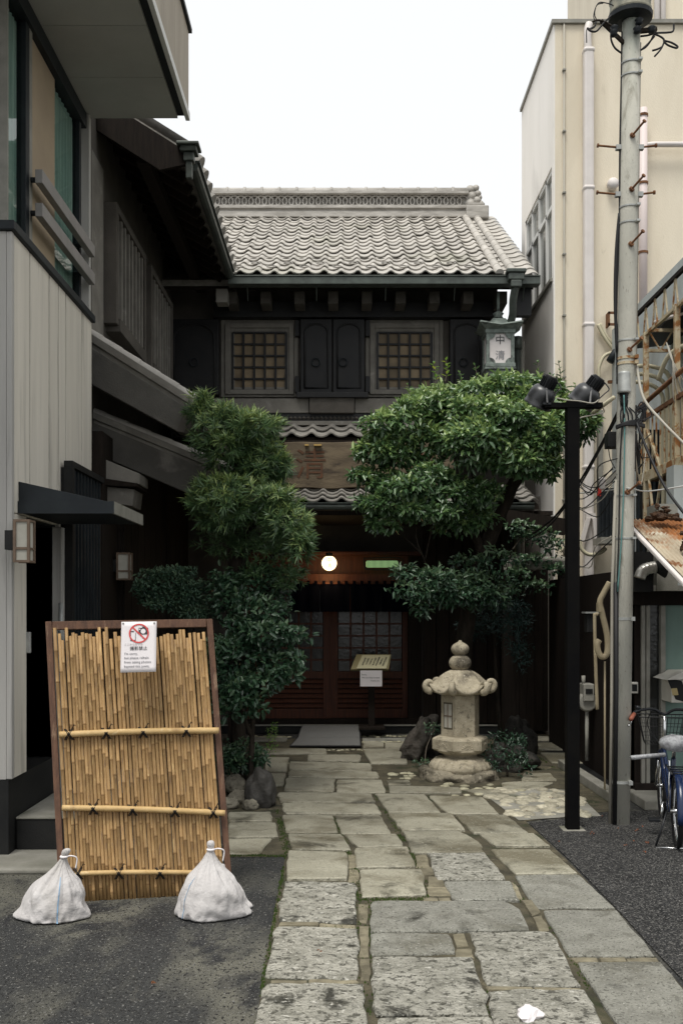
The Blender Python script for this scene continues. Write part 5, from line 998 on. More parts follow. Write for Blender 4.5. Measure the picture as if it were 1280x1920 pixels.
def spotlight(cx_, cy_, ex2, ey2, label, hood):
    t = thing('spotlight', label, 'spotlight', W(cx_, 757, DL), 'spotlights on the black post')
    h_ = W(ex2, ey2, DL + .02); f_ = W(cx_, cy_, DL + .10); ax = (f_ - h_).normalized(); a, b = frame_of(ax); M_ = basis(a, b, ax, h_); L = (f_ - h_).length
    MB().lathe([(.035, .0), (.052, .003), (.054, .015), (.054, .10), (.05, .115)], M_, 20).build('heat_sink', BPLS, t, auto=40)
    fin_m = MB()
    for k in range(18):
        an = 2 * math.pi * k / 18; d = a * math.cos(an) + b * math.sin(an); p = h_ + d * .056 + ax * .015; fin_m.beam(p, p + ax * .085, .005, .014, d)
    fin_m.build('fins', BPLS, t); MB().lathe([(.0, -.004), (.045, -.004), (.045, .0)], M_, 20).build('end_cap', LENSM, t)
    MB().lathe([(.05, .085), (.078, .095), (.096, .12), (.104, .15), (.106, .19), (.106, .225), (.110, .23), (.110, .245), (.095, .243)], M_, 28).build('bell', LENSM, t, auto=50)
    MB().lathe([(.001, .238), (.094, .24), (.001, .25)], M_, 20).build('lens', PGLS, t)
    if hood: MB().add([h_ - ax * .06 + a * .02, h_ + ax * .03 - b * .056 + a * .03, h_ + ax * .03 + a * .06 - b * .01], [(0, 1, 2)]).build('hood_flap', BPLS, t)
    y = MB(); base = W(cx_ + 12, 760, DL); y.beam(base + V((-.0, -.06, .0)), h_ + ax * .12 + b * .0 + V((0, -.06, 0)), .012, .03); y.beam(base + V((0, .06, 0)), h_ + ax * .12 + V((0, .06, 0)), .012, .03); y.box((base.x - .03, base.y - .06, base.z - .005), (base.x + .03, base.y + .06, base.z + .01)); y.build('yoke', BPLS, t)
    wtube('cord', [h_ + ax * .03 + V((.05, -.03, -.02)), h_ + V((.06, -.05, -.10)), h_ + V((.02, -.06, -.14)), base + V((.05, -.05, .02))], .005, CABL, t, 6)
spotlight(1010, 752, 1034, 706, 'left black spotlight on the lamp post crossbar, aimed down left', True); spotlight(1090, 752, 1123, 708, 'right black spotlight on the lamp post crossbar, aimed down left', False)
wire('light_cord', [W(1043, 746, DL - .06), W(1062, 750, DL - .07), W(1085, 752, DL - .07), W(1110, 756, DL - .07), W(1121, 750, DL - .06)], .005, CABG, 'pale cord lying along the lamp post crossbar between the spotlights')
# ================================================================ BICYCLE
R0, R1 = V((2.375, 7.05, 0)), V((2.60, 8.08, 0)); e_ = (R1 - R0).normalized(); s_ = V((e_.y, -e_.x, 0)); WBs = (R1 - R0).length
def K(a, b, c): return R0 + e_ * a + s_ * b + V((0, 0, c))
bk = thing('bicycle', 'blue city bicycle with wire basket and covered saddle parked beside the pole', 'bicycle', R0); wr_ = .262
def wheel(a, steer=0):
    sx = s_; c = K(a, 0, wr_); m = MB(); m.torus(c, sx, wr_ - .02, .02, 36, 8); wh = m.build('wheel', RUBB, bk, smooth=True); MB().torus(c, sx, wr_ - .043, .009, 36, 6).build('rim', CHRM, wh, smooth=True)
    MB().tube([c - sx * .05, c + sx * .05], .016, 10).build('hub', CHRM, wh, smooth=True); sp_ = MB()
    for k in range(20):
        an = 2 * math.pi * k / 20; d = e_ * math.cos(an) + V((0, 0, math.sin(an))); sp_.tube([c + sx * (.025 if k % 2 else -.025), c + d * (wr_ - .045)], .0015, 4, False)
    sp_.build('spokes', CHRM, wh); f = MB(); vs = []; fs = []; n = 22; a0, a1 = (-.15, 3.3) if a == 0 else (.2, 2.7)
    for i in range(n + 1):
        an = a0 + (a1 - a0) * i / n; d = e_ * -math.cos(an) + V((0, 0, math.sin(an)))
        for (b, r) in ((-.032, -.012), (-.026, .006), (0, .012), (.026, .006), (.032, -.012)): vs.append(c + d * (wr_ + .018 + r) + sx * b)
    for i in range(n):
        for j in range(4): fs.append((5*i+j, 5*i+5+j, 5*i+6+j, 5*i+1+j))
    f.add(vs, fs); fo = f.build('mudguard', BIKEB, bk, smooth=True); q = fo.modifiers.new('solid', 'SOLIDIFY'); q.thickness = .003
    return c
rc = wheel(0); fc = wheel(WBs)
def bt(name, pts, r, mat=BIKEB, n=10, k=0): return wtube(name, pts, r, mat, bk, n, k)
bbk = K(.40, 0, .25); seat_t = K(.24, 0, .60); head = K(WBs - .14, 0, .58); hb = K(WBs - .10, 0, .48)
bt('seat_tube', [bbk, seat_t], .018); bt('down_tube', [bbk, K(.60, 0, .30), hb], .024, k=5); bt('top_tube', [K(.34, 0, .38), K(.6, 0, .40), head], .016, k=5); bt('head_tube', [hb, head + V((0, 0, .05))], .021)
for sgn_ in (-1, 1):
    bt('chain_stay', [bbk + s_ * .03 * sgn_, rc + s_ * .055 * sgn_], .010); bt('seat_stay', [seat_t + s_ * .02 * sgn_ - V((0, 0, .08)), rc + s_ * .055 * sgn_], .008); bt('fork', [hb + s_ * .04 * sgn_, fc + s_ * .05 * sgn_], .011, CHRM); bt('carrier_strut', [K(-.05, .06 * sgn_, .56), rc + s_ * .06 * sgn_], .005, CHRM); bt('carrier_rail', [K(-.22, .06 * sgn_, .555), K(.16, .06 * sgn_, .565)], .006, BPLS)
bt('seat_post', [seat_t, K(.19, 0, .69)], .0135, CHRM); bt('stem', [head, K(WBs - .17, 0, .84)], .013, CHRM)
for a in (-.2, -.1, 0, .1): bt('carrier_bar', [K(a, -.06, .56), K(a, .06, .56)], .005, BPLS)
m = MB(); vs = []; fs = []; prof = [(-.16, .085), (-.12, .115), (-.05, .11), (.02, .075), (.09, .045), (.14, .03)]; n = 14
for a, hw_ in prof:
    for j in range(n): t = 2 * math.pi * j / n; vs.append(K(.17 + a, math.cos(t) * hw_ * 1.05, .735 + math.sin(t) * (.055 if math.sin(t) > 0 else .06) * (1 if a < 0 else .7) + .012 * noise.noise(V((a * 30, t * 3, 0)))))
for i in range(5):
    for j in range(n): fs.append((i*n+j, i*n+(j+1) % n, (i+1)*n+(j+1) % n, (i+1)*n+j))
fs += [tuple(range(n))[::-1], tuple(5*n + j for j in range(n))]; m.add(vs, fs); sdl = m.build('saddle', SADL, bk, smooth=True)
hbz = .885; bt('handlebar', [K(WBs - .36, -.25, hbz - .03), K(WBs - .27, -.225, hbz), K(WBs - .17, -.09, hbz + .01), K(WBs - .15, 0, hbz - .03), K(WBs - .17, .09, hbz + .01), K(WBs - .27, .25, hbz), K(WBs - .36, .28, hbz - .03)], .0115, BPLS, 10, 5)
for sgn_ in (-1, 1): bt('grip', [K(WBs - .42, .275 * sgn_, hbz - .05), K(WBs - .32, .243 * sgn_, hbz - .018)], .0165, GRIP); bt('brake_lever', [K(WBs - .31, .25 * sgn_, hbz - .03), K(WBs - .36, .27 * sgn_, hbz - .075), K(WBs - .42, .29 * sgn_, hbz - .10)], .008, CHRM, 8, 4)
bt('bell', [K(WBs - .24, -.21, hbz + .01), K(WBs - .24, -.21, hbz + .04)], .022, BPLS)
# wire basket
bs = MB(); b0_, b1_ = .60, .82; ca = WBs + .05
def bpnt(u, v, t): s2 = .13 + .045 * t; return K(ca + u * (.10 + .03 * t), v * s2 * 1.05, b0_ + (b1_ - b0_) * t)
for t in (0, .33, .66, 1):
    P_ = [bpnt(-1, -1, t), bpnt(1, -1, t), bpnt(1, 1, t), bpnt(-1, 1, t), bpnt(-1, -1, t)]; bs.tube(P_, .005 if t == 1 else .0022, 5)
for k in range(13):
    v = -1 + 2 * k / 12
    for u in (-1, 1): bs.tube([bpnt(u, v, 0), bpnt(u, v, 1)], .0018, 4)
    bs.tube([bpnt(-1, v, 0), bpnt(1, v, 0)], .0018, 4)
for k in range(7):
    u = -1 + 2 * k / 6
    for v in (-1, 1): bs.tube([bpnt(u, v, 0), bpnt(u, v, 1)], .0018, 4)
bs.build('basket', BPLS, bk)
bt('crank', [bbk + s_ * .06, bbk + s_ * .07 + V((0, 0, -.0)) + e_ * .02 + V((0, 0, -.15))], .011, CHRM); bt('crank', [bbk - s_ * .06, bbk - s_ * .075 + e_ * -.03 + V((0, 0, -.12))], .011, CHRM)
def bbx(name, c, sx, sy, sz, mat): m = MB(); m.beam(c - e_ * sx / 2, c + e_ * sx / 2, sy, sz); return m.build(name, mat, bk, bevel=.004)
bbx('pedal', bbk - s_ * .125 - e_ * .03 + V((0, 0, -.13)), .08, .085, .022, BPLS); bbx('pedal', bbk + s_ * .12 + e_ * .02 + V((0, 0, -.155)), .08, .085, .022, BPLS)
MB().torus(bbk + s_ * .045, s_, .07, .006, 24, 5).build('chain_ring', CHRM, bk, smooth=True); bbx('chain_case', K(.2, .05, .262), .42, .018, .07, BPLS); bbx('reflector', K(-.215, 0, .36), .02, .055, .06, LRED)
bt('kickstand', [K(.02, -.07, .25), K(-.04, -.15, .015)], .007, BPLS); bt('kickstand_foot', [K(-.06, -.16, .012), K(-.06, .10, .012)], .006, CHRM); bt('brake_cable', [K(WBs - .2, -.1, hbz), K(WBs - .05, -.12, .75), K(WBs - .1, -.02, .6)], .004, BPLS, 6, 5)
bt('handlebar_wrap', [K(.20, -.30, .60), K(.30, -.15, .605), K(.34, -.05, .61)], .017, SADL)
bbx('dress_guard', K(.05, -.05, .38), .01, .003, .2, BPLS)
# ================================================================ BAMBOO SCREEN with sandbags and notice
bsn = thing('bamboo_screen', 'leaning bamboo cane screen in a brown wooden frame on the asphalt', 'screen', G(265, 1700))
TL, TR = W(86, 1166, 5.98), W(398, 1161, 6.16); BL_, BR_ = G(112, 1690), G(436, 1672); BL_.z = BR_.z = .005
def Q(u, v, out=0.0):
    p = (BL_.lerp(BR_, u)).lerp(TL.lerp(TR, u), v); n_ = (BR_ - BL_).cross(TL - BL_).normalized()
    if n_.y > 0: n_ = -n_
    return p + n_ * out
def member(name, u0, v0, u1, v1, w_, d_, out=0): m = MB(); p, q = Q(u0, v0, out), Q(u1, v1, out); nn = Q(.5, .5, 1) - Q(.5, .5, 0); m.beam(p, q, w_, d_, nn); return m.build(name, FRAM, bsn, bevel=.003)
member('left_stile', .018, .0, .018, 1.0, .036, .04); member('right_stile', .982, .0, .982, 1.0, .036, .04); member('top_rail', .04, .985, .96, .985, .05, .036); member('bottom_rail', .04, .045, .96, .045, .04, .03, -.01)
xs = .058; k = 0; ncane = 47
while xs < .952:
    wd = rng.uniform(.0175, .0215); seg = rng.uniform(.13, .2); top_v = rng.choice((.96, .955, .95, .945, .935, .925, .965)) - rng.uniform(0, .008); bot_v = -.012 if .14 < xs < .84 else rng.uniform(0, .03)
    if k in (0, 3, 13, 15): top_v = .975
    bot_v += rng.uniform(-.006, .012)
    lean = rng.uniform(-.006, .006); m = MB(); pts = []; rs = []; nodes = []
    v = bot_v; nxt = bot_v + rng.uniform(.02, .14); pts.append(Q(xs, v, .022)); r0 = wd * .53 * (BR_ - BL_).length * 1.02; rs.append(r0)
    while nxt < top_v - .02:
        for dv, fr_, nd_ in ((-.0035, 1.0, 0), (-.0015, 1.14, 1), (.0012, 1.10, 1), (.003, .98, 0)): pts.append(Q(xs + lean * nxt, nxt + dv, .022)); rs.append(r0 * fr_); nodes.append(nd_)
        nxt += rng.uniform(.10, .19)
    pts.append(Q(xs + lean * top_v, top_v, .022)); rs.append(r0 * .95)
    m.tube(pts, rs, 7); nr_ = len(pts) - 1; mi = []
    for i in range(nr_):
        d = (pts[i+1] - pts[i]).length; mi += [1 if d < .006 else 0] * 7
    m.m = mi + [1, 1]; m.mi = 1
    m.build('bamboo_cane', [BAMB, BAMN], bsn, smooth=True)
    xs += wd + rng.choice((0, 0, .0005, .001, .0035)); k += 1
for (v0, v1, u0, u1, r0, ties) in ((.585, .582, .05, .985, .0185, (.105, .32, .535, .79)), (.325, .282, .045, .985, .0175, (.22, .445, .69, .915)), (.094, .072, .10, .86, .0145, (.115, .345, .58))):
    m = MB(); n = 40; pts = []; rs = []
    for i in range(n + 1):
        t = i / n; bend = .004 * math.sin(t * 3.1); pts.append(Q(u0 + (u1 - u0) * t, v0 + (v1 - v0) * t + bend, .055)); rs.append(r0 * (1.08 if i in (11, 26, 35) else 1))
    m.tube(pts, rs, 14); pole = m.build('cross_pole', BAMP, bsn, smooth=True)
    for t in ties:
        q = MB(); v = v0 + (v1 - v0) * (t - u0) / (u1 - u0)
        for sg_ in (-1, 1):
            for dd in (-.004, .004): q.tube([Q(t - .022 * sg_ + dd, v - .020, .05), Q(t + dd, v, .055 + r0 + .004), Q(t + .022 * sg_ + dd, v + .020, .05)], .0032, 5)
        q.tube([Q(t + .02, v + .02, .055), Q(t + .034, v + .034, .065), Q(t + .04, v + .030, .06)], .003, 5); q.build('twine_knot', TIE, pole)
for u in (.2, .8):
    m = MB(); m.beam(Q(u, .72, -.03), V((Q(u, 0).x, Q(u, 0).y + .6, .01)), .03, .03); m.build('back_prop', FRAM, bsn)
# notice on the screen
ps = thing('no_photo_notice', 'white notice with red no-photography symbol pinned to the bamboo screen', 'notice', Q(.55, .8, .06))
P0, P1, P2 = W(228, 1166, 5.86), W(294, 1165, 5.90), W(226, 1261, 5.80); ux = (P1 - P0).normalized(); uy = (P0 - P2).normalized(); un = ux.cross(uy).normalized(); pw, ph = (P1 - P0).length, (P0 - P2).length
def pM(u, v, o=.001): return basis(ux, uy, un, P0 + ux * pw * u - uy * ph * v + un * o)
m = MB(); n = 10; vs = []; fs = []
for i in range(n + 1):
    for j in range(n + 1): u, v = i / n, j / n; vs.append(P0 + ux * pw * u - uy * ph * v + un * (-.0012 * math.sin(u * 3.1) - .001 * v))
for i in range(n):
    for j in range(n): fs.append((i*(n+1)+j, i*(n+1)+j+1, (i+1)*(n+1)+j+1, (i+1)*(n+1)+j))
m.add(vs, fs); o = m.build('sheet', PAPR, ps, smooth=True); q = o.modifiers.new('solid', 'SOLIDIFY'); q.thickness = .001
cc = pM(.50, .235); m = MB(); r1, r2 = pw * .285, pw * .245; vs = []; n = 36
for i in range(n): t = 2 * math.pi * i / n; vs += [cc @ V((r1 * math.cos(t), r1 * math.sin(t), .0012)), cc @ V((r2 * math.cos(t), r2 * math.sin(t), .0012))]
m.add(vs, [(2*i, 2*((i+1) % n), 2*((i+1) % n) + 1, 2*i + 1) for i in range(n)]); d_ = math.radians(-45); a = V((math.cos(d_), math.sin(d_), 0)); b = V((-a.y, a.x, 0)) * pw * .02
m.add([cc @ (p + V((0, 0, .0014))) for p in (a * r2 - b, a * r2 + b, -a * r2 + b, -a * r2 - b)], [(0, 1, 2, 3)]); m.build('prohibition_ring', RED, ps)
def rect(mbx, u0, v0, u1, v1, o): mbx.add([pM(u, v, o) @ V((0, 0, 0)) for u, v in ((u0, v0), (u1, v0), (u1, v1), (u0, v1))], [(0, 1, 2, 3)])
m = MB(); rect(m, .49, .125, .76, .255, .0018); rect(m, .59, .10, .70, .125, .0018); rect(m, .26, .185, .36, .203, .0018); rect(m, .265, .203, .275, .37, .0018); rect(m, .40, .22, .412, .37, .0018); rect(m, .26, .365, .31, .383, .0018); rect(m, .35, .365, .415, .383, .0018); m.build('camera_and_phone_symbol', INK, ps)
c2_ = pM(.62, .195, .0022); m = MB(); m.add([c2_ @ V((pw * .07 * math.cos(2*math.pi*i/20), pw * .07 * math.sin(2*math.pi*i/20), 0)) for i in range(20)], [tuple(range(20))]); rect(m, .50, .145, .545, .165, .0022); m.build('lens_symbol', PAPR, ps)
text_mb('ここから先での', pw * .075, pM(.09, .455), align='LEFT').build('lettering', mk('ink_pale', (.45, .42, .42), rough=.7), ps); text_mb('撮影禁止', pw * .125, pM(.50, .535)).build('lettering', INK, ps)
for k, s2 in enumerate(("I'm sorry,", 'but please refrain', 'from taking photos', 'beyond this point.')): text_mb(s2, pw * .098, pM(.10, .635 + .083 * k), align='LEFT').build('lettering', INKG, ps)
for u in (.05, .93): MB().lathe([(.006, 0), (.005, .004), (.001, .006)], pM(u, .03, .001), 10).build('pin', GALV, ps)
# sandbags
def sandbag(px, py, wpx, hpx, label, seed, lean=0.0, dep=.15, tie=True):
    p = G(px, py); sc_ = p.y / F; w2, h2 = wpx * sc_ / 2, hpx * sc_; t_ = thing('sandbag', label, 'sandbag', p, 'white sandbags holding the screen')
    m = MB(); vs = []; fs = []; n = 96; key = [(0.5, 0), (.86, .004), (1.0, .03), (1.03, .09), (1.0, .18), (.965, .3), (.86, .42), (.66, .53), (.42, .63), (.25, .71), (.15, .785), (.10, .845), (.078, .87), (.095, .90), (.125, .94), (.11, .98), (.05, 1.0)]
    prof = []
    for (r0, z0), (r1, z1) in zip(key, key[1:]): prof += [(r0, z0), ((r0 + r1) / 2, (z0 + z1) / 2)]
    prof.append(key[-1])
    for i, (r, z) in enumerate(prof):
        zz = z * h2; neck = min(1, max(0, (z - .12) / .55))
        for j in range(n):
            t = 2 * math.pi * j / n; c, s = math.cos(t), math.sin(t); wob = 1.6 * noise.noise(V((c * 1.2 + seed, s * 1.2, z * 2)))
            pleat = abs(math.sin(5.5 * t + seed + wob)) * .6 + abs(math.sin(9.5 * t + 2 * seed - wob)) * .4
            fold = 1 + neck * (.24 * pleat - .15)
            cr = abs(noise.noise(V((c * 1.8 + seed, s * 1.8, z * 3.4 + c * .8)))) + .6 * abs(noise.noise(V((c * 4.5, s * 4.5 + seed, z * 7 - c))))
            lump = 1.05 + .15 * noise.noise(V((c * 1.1 + seed, s * 1.1, z * 2))) - .24 * cr * (1 - .3 * neck) + (.09 * math.sin(7 * z * 3.1 + 2 * c + seed) * max(0, .4 - z) if z > .04 else 0)
            x = w2 * r * c * fold * lump; y = dep * r * s * fold * lump
            if z < .2: x += w2 * .26 * (1 if c > 0 else -1) * (max(0, abs(c) - .7) / .3) ** 2 * (1 - z / .2) * (1.2 if (c > 0) == (seed % 2 == 0) else .8)
            x += lean * h2 * z * z; vs.append(p + V((x, y + .03, max(0.002, zz * (1 + .05 * c * (1 if seed % 2 else -1) * (1 - z)) + (.016 * noise.noise(V((c * 2.3, s * 2.3, seed + z * 3))) if .05 < z < .9 else 0)))))
    for i in range(len(prof) - 1):
        for j in range(n): fs.append((i*n+j, i*n+(j+1) % n, (i+1)*n+(j+1) % n, (i+1)*n+j))
    fs += [tuple(range(n))[::-1], tuple((len(prof)-1)*n + j for j in range(n))]; m.add(vs, fs); o = m.build('sack', SACK, t_, smooth=True); q = o.modifiers.new('sub', 'SUBSURF'); q.levels = q.render_levels = 1
    st = MB(); js = [int(n * f) for f in ((.70 + .11, ) if seed % 2 else (.70 - .09,))]
    for j0 in js:
        P_ = [V(vs[i * n + j0]) + V((0, -.004, 0)) for i in range(4, 17)]; Pb = [V(vs[i * n + j0 + 1]) + V((0, -.004, 0)) for i in range(4, 17)]; Pm = [a.lerp(b, .6) for a, b in zip(P_, Pb)]; st.add([x for ab in zip(P_, Pm) for x in ab], [(2*i, 2*i+1, 2*i+3, 2*i+2) for i in range(12)])
    st.build('blue_stripe', SBLU, t_)
    if tie:
        c = p + V((lean * h2 * .77, .03, h2 * .88)); MB().torus(c, (0, 0, 1), w2 * .10, .007, 14, 5).build('tie_string', PAPR, t_, smooth=True); wtube('string_end', [c + V((w2*.1, -.01, 0)), c + V((w2*.25, -.03, .012)), c + V((w2*.42, -.02, -.004)), c + V((w2*.38, -.02, -.06))], .004, PAPR, t_, 5)
sandbag(98, 1723, 122, 130, 'white sandbag at the foot of the left stile', 3, lean=.2); sandbag(394, 1720, 122, 142, 'white sandbag with upright knot in front of the right stile', 4, lean=0.0); sandbag(424, 1706, 78, 84, 'smaller white sandbag tucked behind the right stile', 6, lean=-.1, dep=.09, tie=False)
# ================================================================ STONE LANTERN
LC = V((XW(862, 9.95), 9.95, 0)); k_ = 9.85 / F
sl_ = thing('stone_lantern', 'weathered stone lantern with curled hexagonal roof beside the path', 'lantern', LC)
def zl(py): return H - (py - HY) * k_
def hexpoly(r, off=10): return [V((r * math.cos(math.radians(off + 60 * i)), r * math.sin(math.radians(off + 60 * i)), 0)) for i in range(6)]
def hexstack(mbx, rings, off=10):
    vs = []; fs = []
    for r, z in rings: vs += [LC + p + V((0, 0, z)) for p in hexpoly(r, off)]
    for i in range(len(rings) - 1):
        for j in range(6): fs.append((6*i+j, 6*i+(j+1) % 6, 6*i+6+(j+1) % 6, 6*i+6+j))
    fs += [tuple(range(6))[::-1], tuple(6*(len(rings)-1) + j for j in range(6))]; mbx.add(vs, fs)
def rock_mesh(name, mat, c, s, seed, sub=4, amp=.35, flat=0):
    bm = bmesh.new(); bmesh.ops.create_icosphere(bm, subdivisions=sub, radius=1)
    for v in bm.verts:
        d = v.co.copy(); k = 1 + amp * noise.noise(d * 1.2 + V((seed, 0, 0))) + amp * .5 * noise.noise(d * 2.7 + V((0, seed, 0))) + amp * .2 * noise.noise(d * 7 + V((0, 0, seed))); d *= k
        if flat: d.z = max(min(d.z, flat), -flat)
        v.co = V((d.x * s[0], d.y * s[1], d.z * s[2]))
    me = bpy.data.meshes.new(name); bm.to_mesh(me); bm.free(); me.materials.append(mat); me.shade_smooth(); return me
LANTB = mk('lantern_base_stone', (.26, .23, .17), (.13, .115, .085), scale=6, rough=.9, bump=1, bs=22, stains=[((.055, .048, .036), 4, .50, .62), ((.36, .325, .25), 16, .6, .7)], bd=.03)
bme = rock_mesh('base_rock', LANTB, LC, (.40, .34, .14), 3.3, flat=.55, amp=.22); piece('base_rock', bme, sl_, Matrix.Translation(LC + V((0, 0, .035))))
m = MB(); M0 = Matrix.Translation(LC); m.lathe([(.27, zl(1452)), (.295, zl(1443)), (.30, zl(1438)), (.275, zl(1430)), (.24, zl(1424)), (.21, zl(1421)), (.10, zl(1420))], M0, 120, lambda t, i: 1 + (.05 * abs(math.sin(11 * t)) if i in (1, 2, 3, 4) else 0)); m.build('lotus_base', LANT, sl_, auto=50)
m = MB(); m.lathe([(.17, zl(1422)), (.165, zl(1416)), (.21, zl(1413)), (.245, zl(1409)), (.255, zl(1405))], M0, 40); m.build('neck', LANT, sl_, smooth=True)
m = MB(); hexstack(m, [(.265, zl(1408)), (.288, zl(1405)), (.288, zl(1387)), (.278, zl(1384)), (.21, zl(1381))]); pf = m.build('platform', LANT, sl_, bevel=.004)
for f_ in range(6):
    an = math.radians(10 + 60 * f_ + 30); nrm = V((math.cos(an), math.sin(an), 0)); tan = V((-nrm.y, nrm.x, 0)); ap = .285 * math.cos(math.pi / 6); m = MB(); c = LC + nrm * (ap + .001) + V((0, 0, zl(1402)))
    for kk in range(7): a_ = math.pi * (kk + .5) / 7; d = tan * math.cos(a_) * 1.2 + V((0, 0, math.sin(a_))); m.tube([c + d * .02, c + d * .052], [.003, .006], 6)
    m.build('carved_petals', LANT, pf, smooth=True)
m = MB(); hexstack(m, [(.198, zl(1384)), (.198, zl(1302))]); fbx = m.build('fire_box', LANT, sl_, bevel=.01)
an = math.radians(10 + 60 * 3 + 30); nrm = V((math.cos(an), math.sin(an), 0)); tan = V((-nrm.y, nrm.x, 0)); ap = .198 * math.cos(math.pi / 6)
for (mat_, hw_, za_, zb_, o_) in ((LANTD := mk('lantern_recess_shade', (.10, .085, .06), rough=.9), .062, 1317, 1367, .0015), (PAPL, .05, 1320, 1364, .003)):  # first face is flat, its dark colour stands in for recess shade
    c = LC + nrm * (ap + o_); MB().add([c - tan * hw_ + V((0, 0, zl(zb_))), c + tan * hw_ + V((0, 0, zl(zb_))), c + tan * hw_ + V((0, 0, zl(za_))), c - tan * hw_ + V((0, 0, zl(za_)))], [(0, 1, 2, 3)]).build('window' if mat_ is PAPL else 'window_recess_shade', mat_, fbx)
c = LC + nrm * (ap + .006); m = MB(); m.beam(c + V((0, 0, zl(1364))), c + V((0, 0, zl(1320))), .008, .008); m.beam(c - tan * .05 + V((0, 0, zl(1342))), c + tan * .05 + V((0, 0, zl(1342))), .008, .008); m.build('window_bars', LWOOD, fbx)
# roof: six-sided bell with curled corners
m = MB(); n = 72; rings = [(.19, 1303, 0), (.27, 1301, .3), (.325, 1297, 1), (.33, 1293, 1), (.30, 1289, .6), (.265, 1284, .35), (.235, 1276, .15), (.20, 1268, .05), (.15, 1261, 0), (.10, 1257, 0)]; vs = []; fs = []
for (r, py, lift) in rings:
    for j in range(n):
        t = 2 * math.pi * j / n; ph_ = ((t - math.radians(10)) % (math.pi / 3)) - math.pi / 6; hexr = math.cos(math.pi / 6) / math.cos(ph_); corner = abs(ph_) / (math.pi / 6); rr = r * (.4 * hexr + .6 * (.90 + .10 * corner ** 3)) * (1 + .015 * math.cos(6 * (t - math.radians(10))))
        vs.append(LC + V((rr * math.cos(t), rr * math.sin(t), zl(py) + lift * .085 * corner ** 3 - lift * .02 * (1 - corner))))
for i in range(len(rings) - 1):
    for j in range(n): fs.append((i*n+j, i*n+(j+1) % n, (i+1)*n+(j+1) % n, (i+1)*n+j))
fs += [tuple(range(n))[::-1], tuple((len(rings)-1)*n + j for j in range(n))]; m.add(vs, fs); lr = m.build('roof', LANT, sl_, smooth=True)
for i in range(6):
    an = math.radians(10 + 60 * i); d = V((math.cos(an), math.sin(an), 0)); P_ = []; rs = []
    for kk in range(13): a_ = -1.9 + kk * .42; R_ = .058 - .0025 * kk; P_.append(LC + d * (.315 + R_ * math.cos(a_) * .9) + V((0, 0, zl(1288) + .015 + R_ * math.sin(a_)))); rs.append(.04 - .0018 * kk)
    MB().tube(P_, rs, 10).build('curled_corner', LANT, lr, smooth=True)
def orb(r, z0, z1): return [(r * math.cos(math.radians(-64 + 128 * i / 14)), (z0 + z1) / 2 + (z1 - z0) / 2 * math.sin(math.radians(-64 + 128 * i / 14)) / math.sin(math.radians(64))) for i in range(15)]
m = MB(); m.lathe(orb(.112, zl(1259), zl(1229)), M0, 32); m.build('lower_jewel', LANT, sl_, smooth=True); m = MB(); m.lathe(orb(.09, zl(1230), zl(1206)) + [(.02, zl(1204)), (.012, zl(1201))], M0, 32); m.build('upper_jewel', LANT, sl_, smooth=True)
# rocks
def rock(px, py, s, seed, mat, label, rot=0, z=0, amp=.4, name='garden_rock', tilt=0):
    p = G(px, py); me = rock_mesh(name, mat, p, s, seed, 4, amp); o = bpy.data.objects.new(name, me); col.objects.link(o); o.location = (p.x, p.y, z); o.rotation_euler = (0, tilt, rot); ORG[o] = p; tag(o, label, 'rock', 'garden rocks')
rock(785, 1424, (.13, .18, .28), 5.1, mk('rock_brown', (.11, .095, .08), (.055, .05, .042), scale=7, rough=.75, bump=1, bs=16, bd=.04), 'upright brown jagged rock left of the stone lantern', z=.22, amp=.55, tilt=.45)
rock(818, 1420, (.14, .14, .17), 8.3, ROCK, 'dark low rock between upright rock and stone lantern', z=.08); rock(950, 1440, (.26, .3, .2), 2.2, ROCK, 'broad dark rock right of the stone lantern', z=.08, amp=.5); rock(965, 1412, (.2, .24, .27), 7.7, ROCK, 'taller dark rock behind the stone lantern at right', z=.12, amp=.5)
rock(488, 1512, (.12, .14, .2), 4.4, mk('rock_slate', (.06, .056, .05), (.035, .033, .03), scale=5, rough=.7, bump=.8, bs=15, bd=.03), 'smooth dark boulder at the path edge under the left bush', z=.12, amp=.35)
rock(447, 1506, (.09, .09, .07), 1.4, ROCKL, 'light round stone left of the dark boulder', z=.05, amp=.25); rock(430, 1516, (.08, .08, .055), 9.1, ROCKL, 'low light stone at far left of the rock row', z=.04, amp=.25); rock(470, 1518, (.07, .07, .05), 6.6, ROCKL, 'small tan stone touching the dark boulder', z=.04, amp=.25); rock(440, 1492, (.1, .1, .09), 3.9, ROCKL, 'light stone in the second row beneath the bush', z=.1, amp=.3)
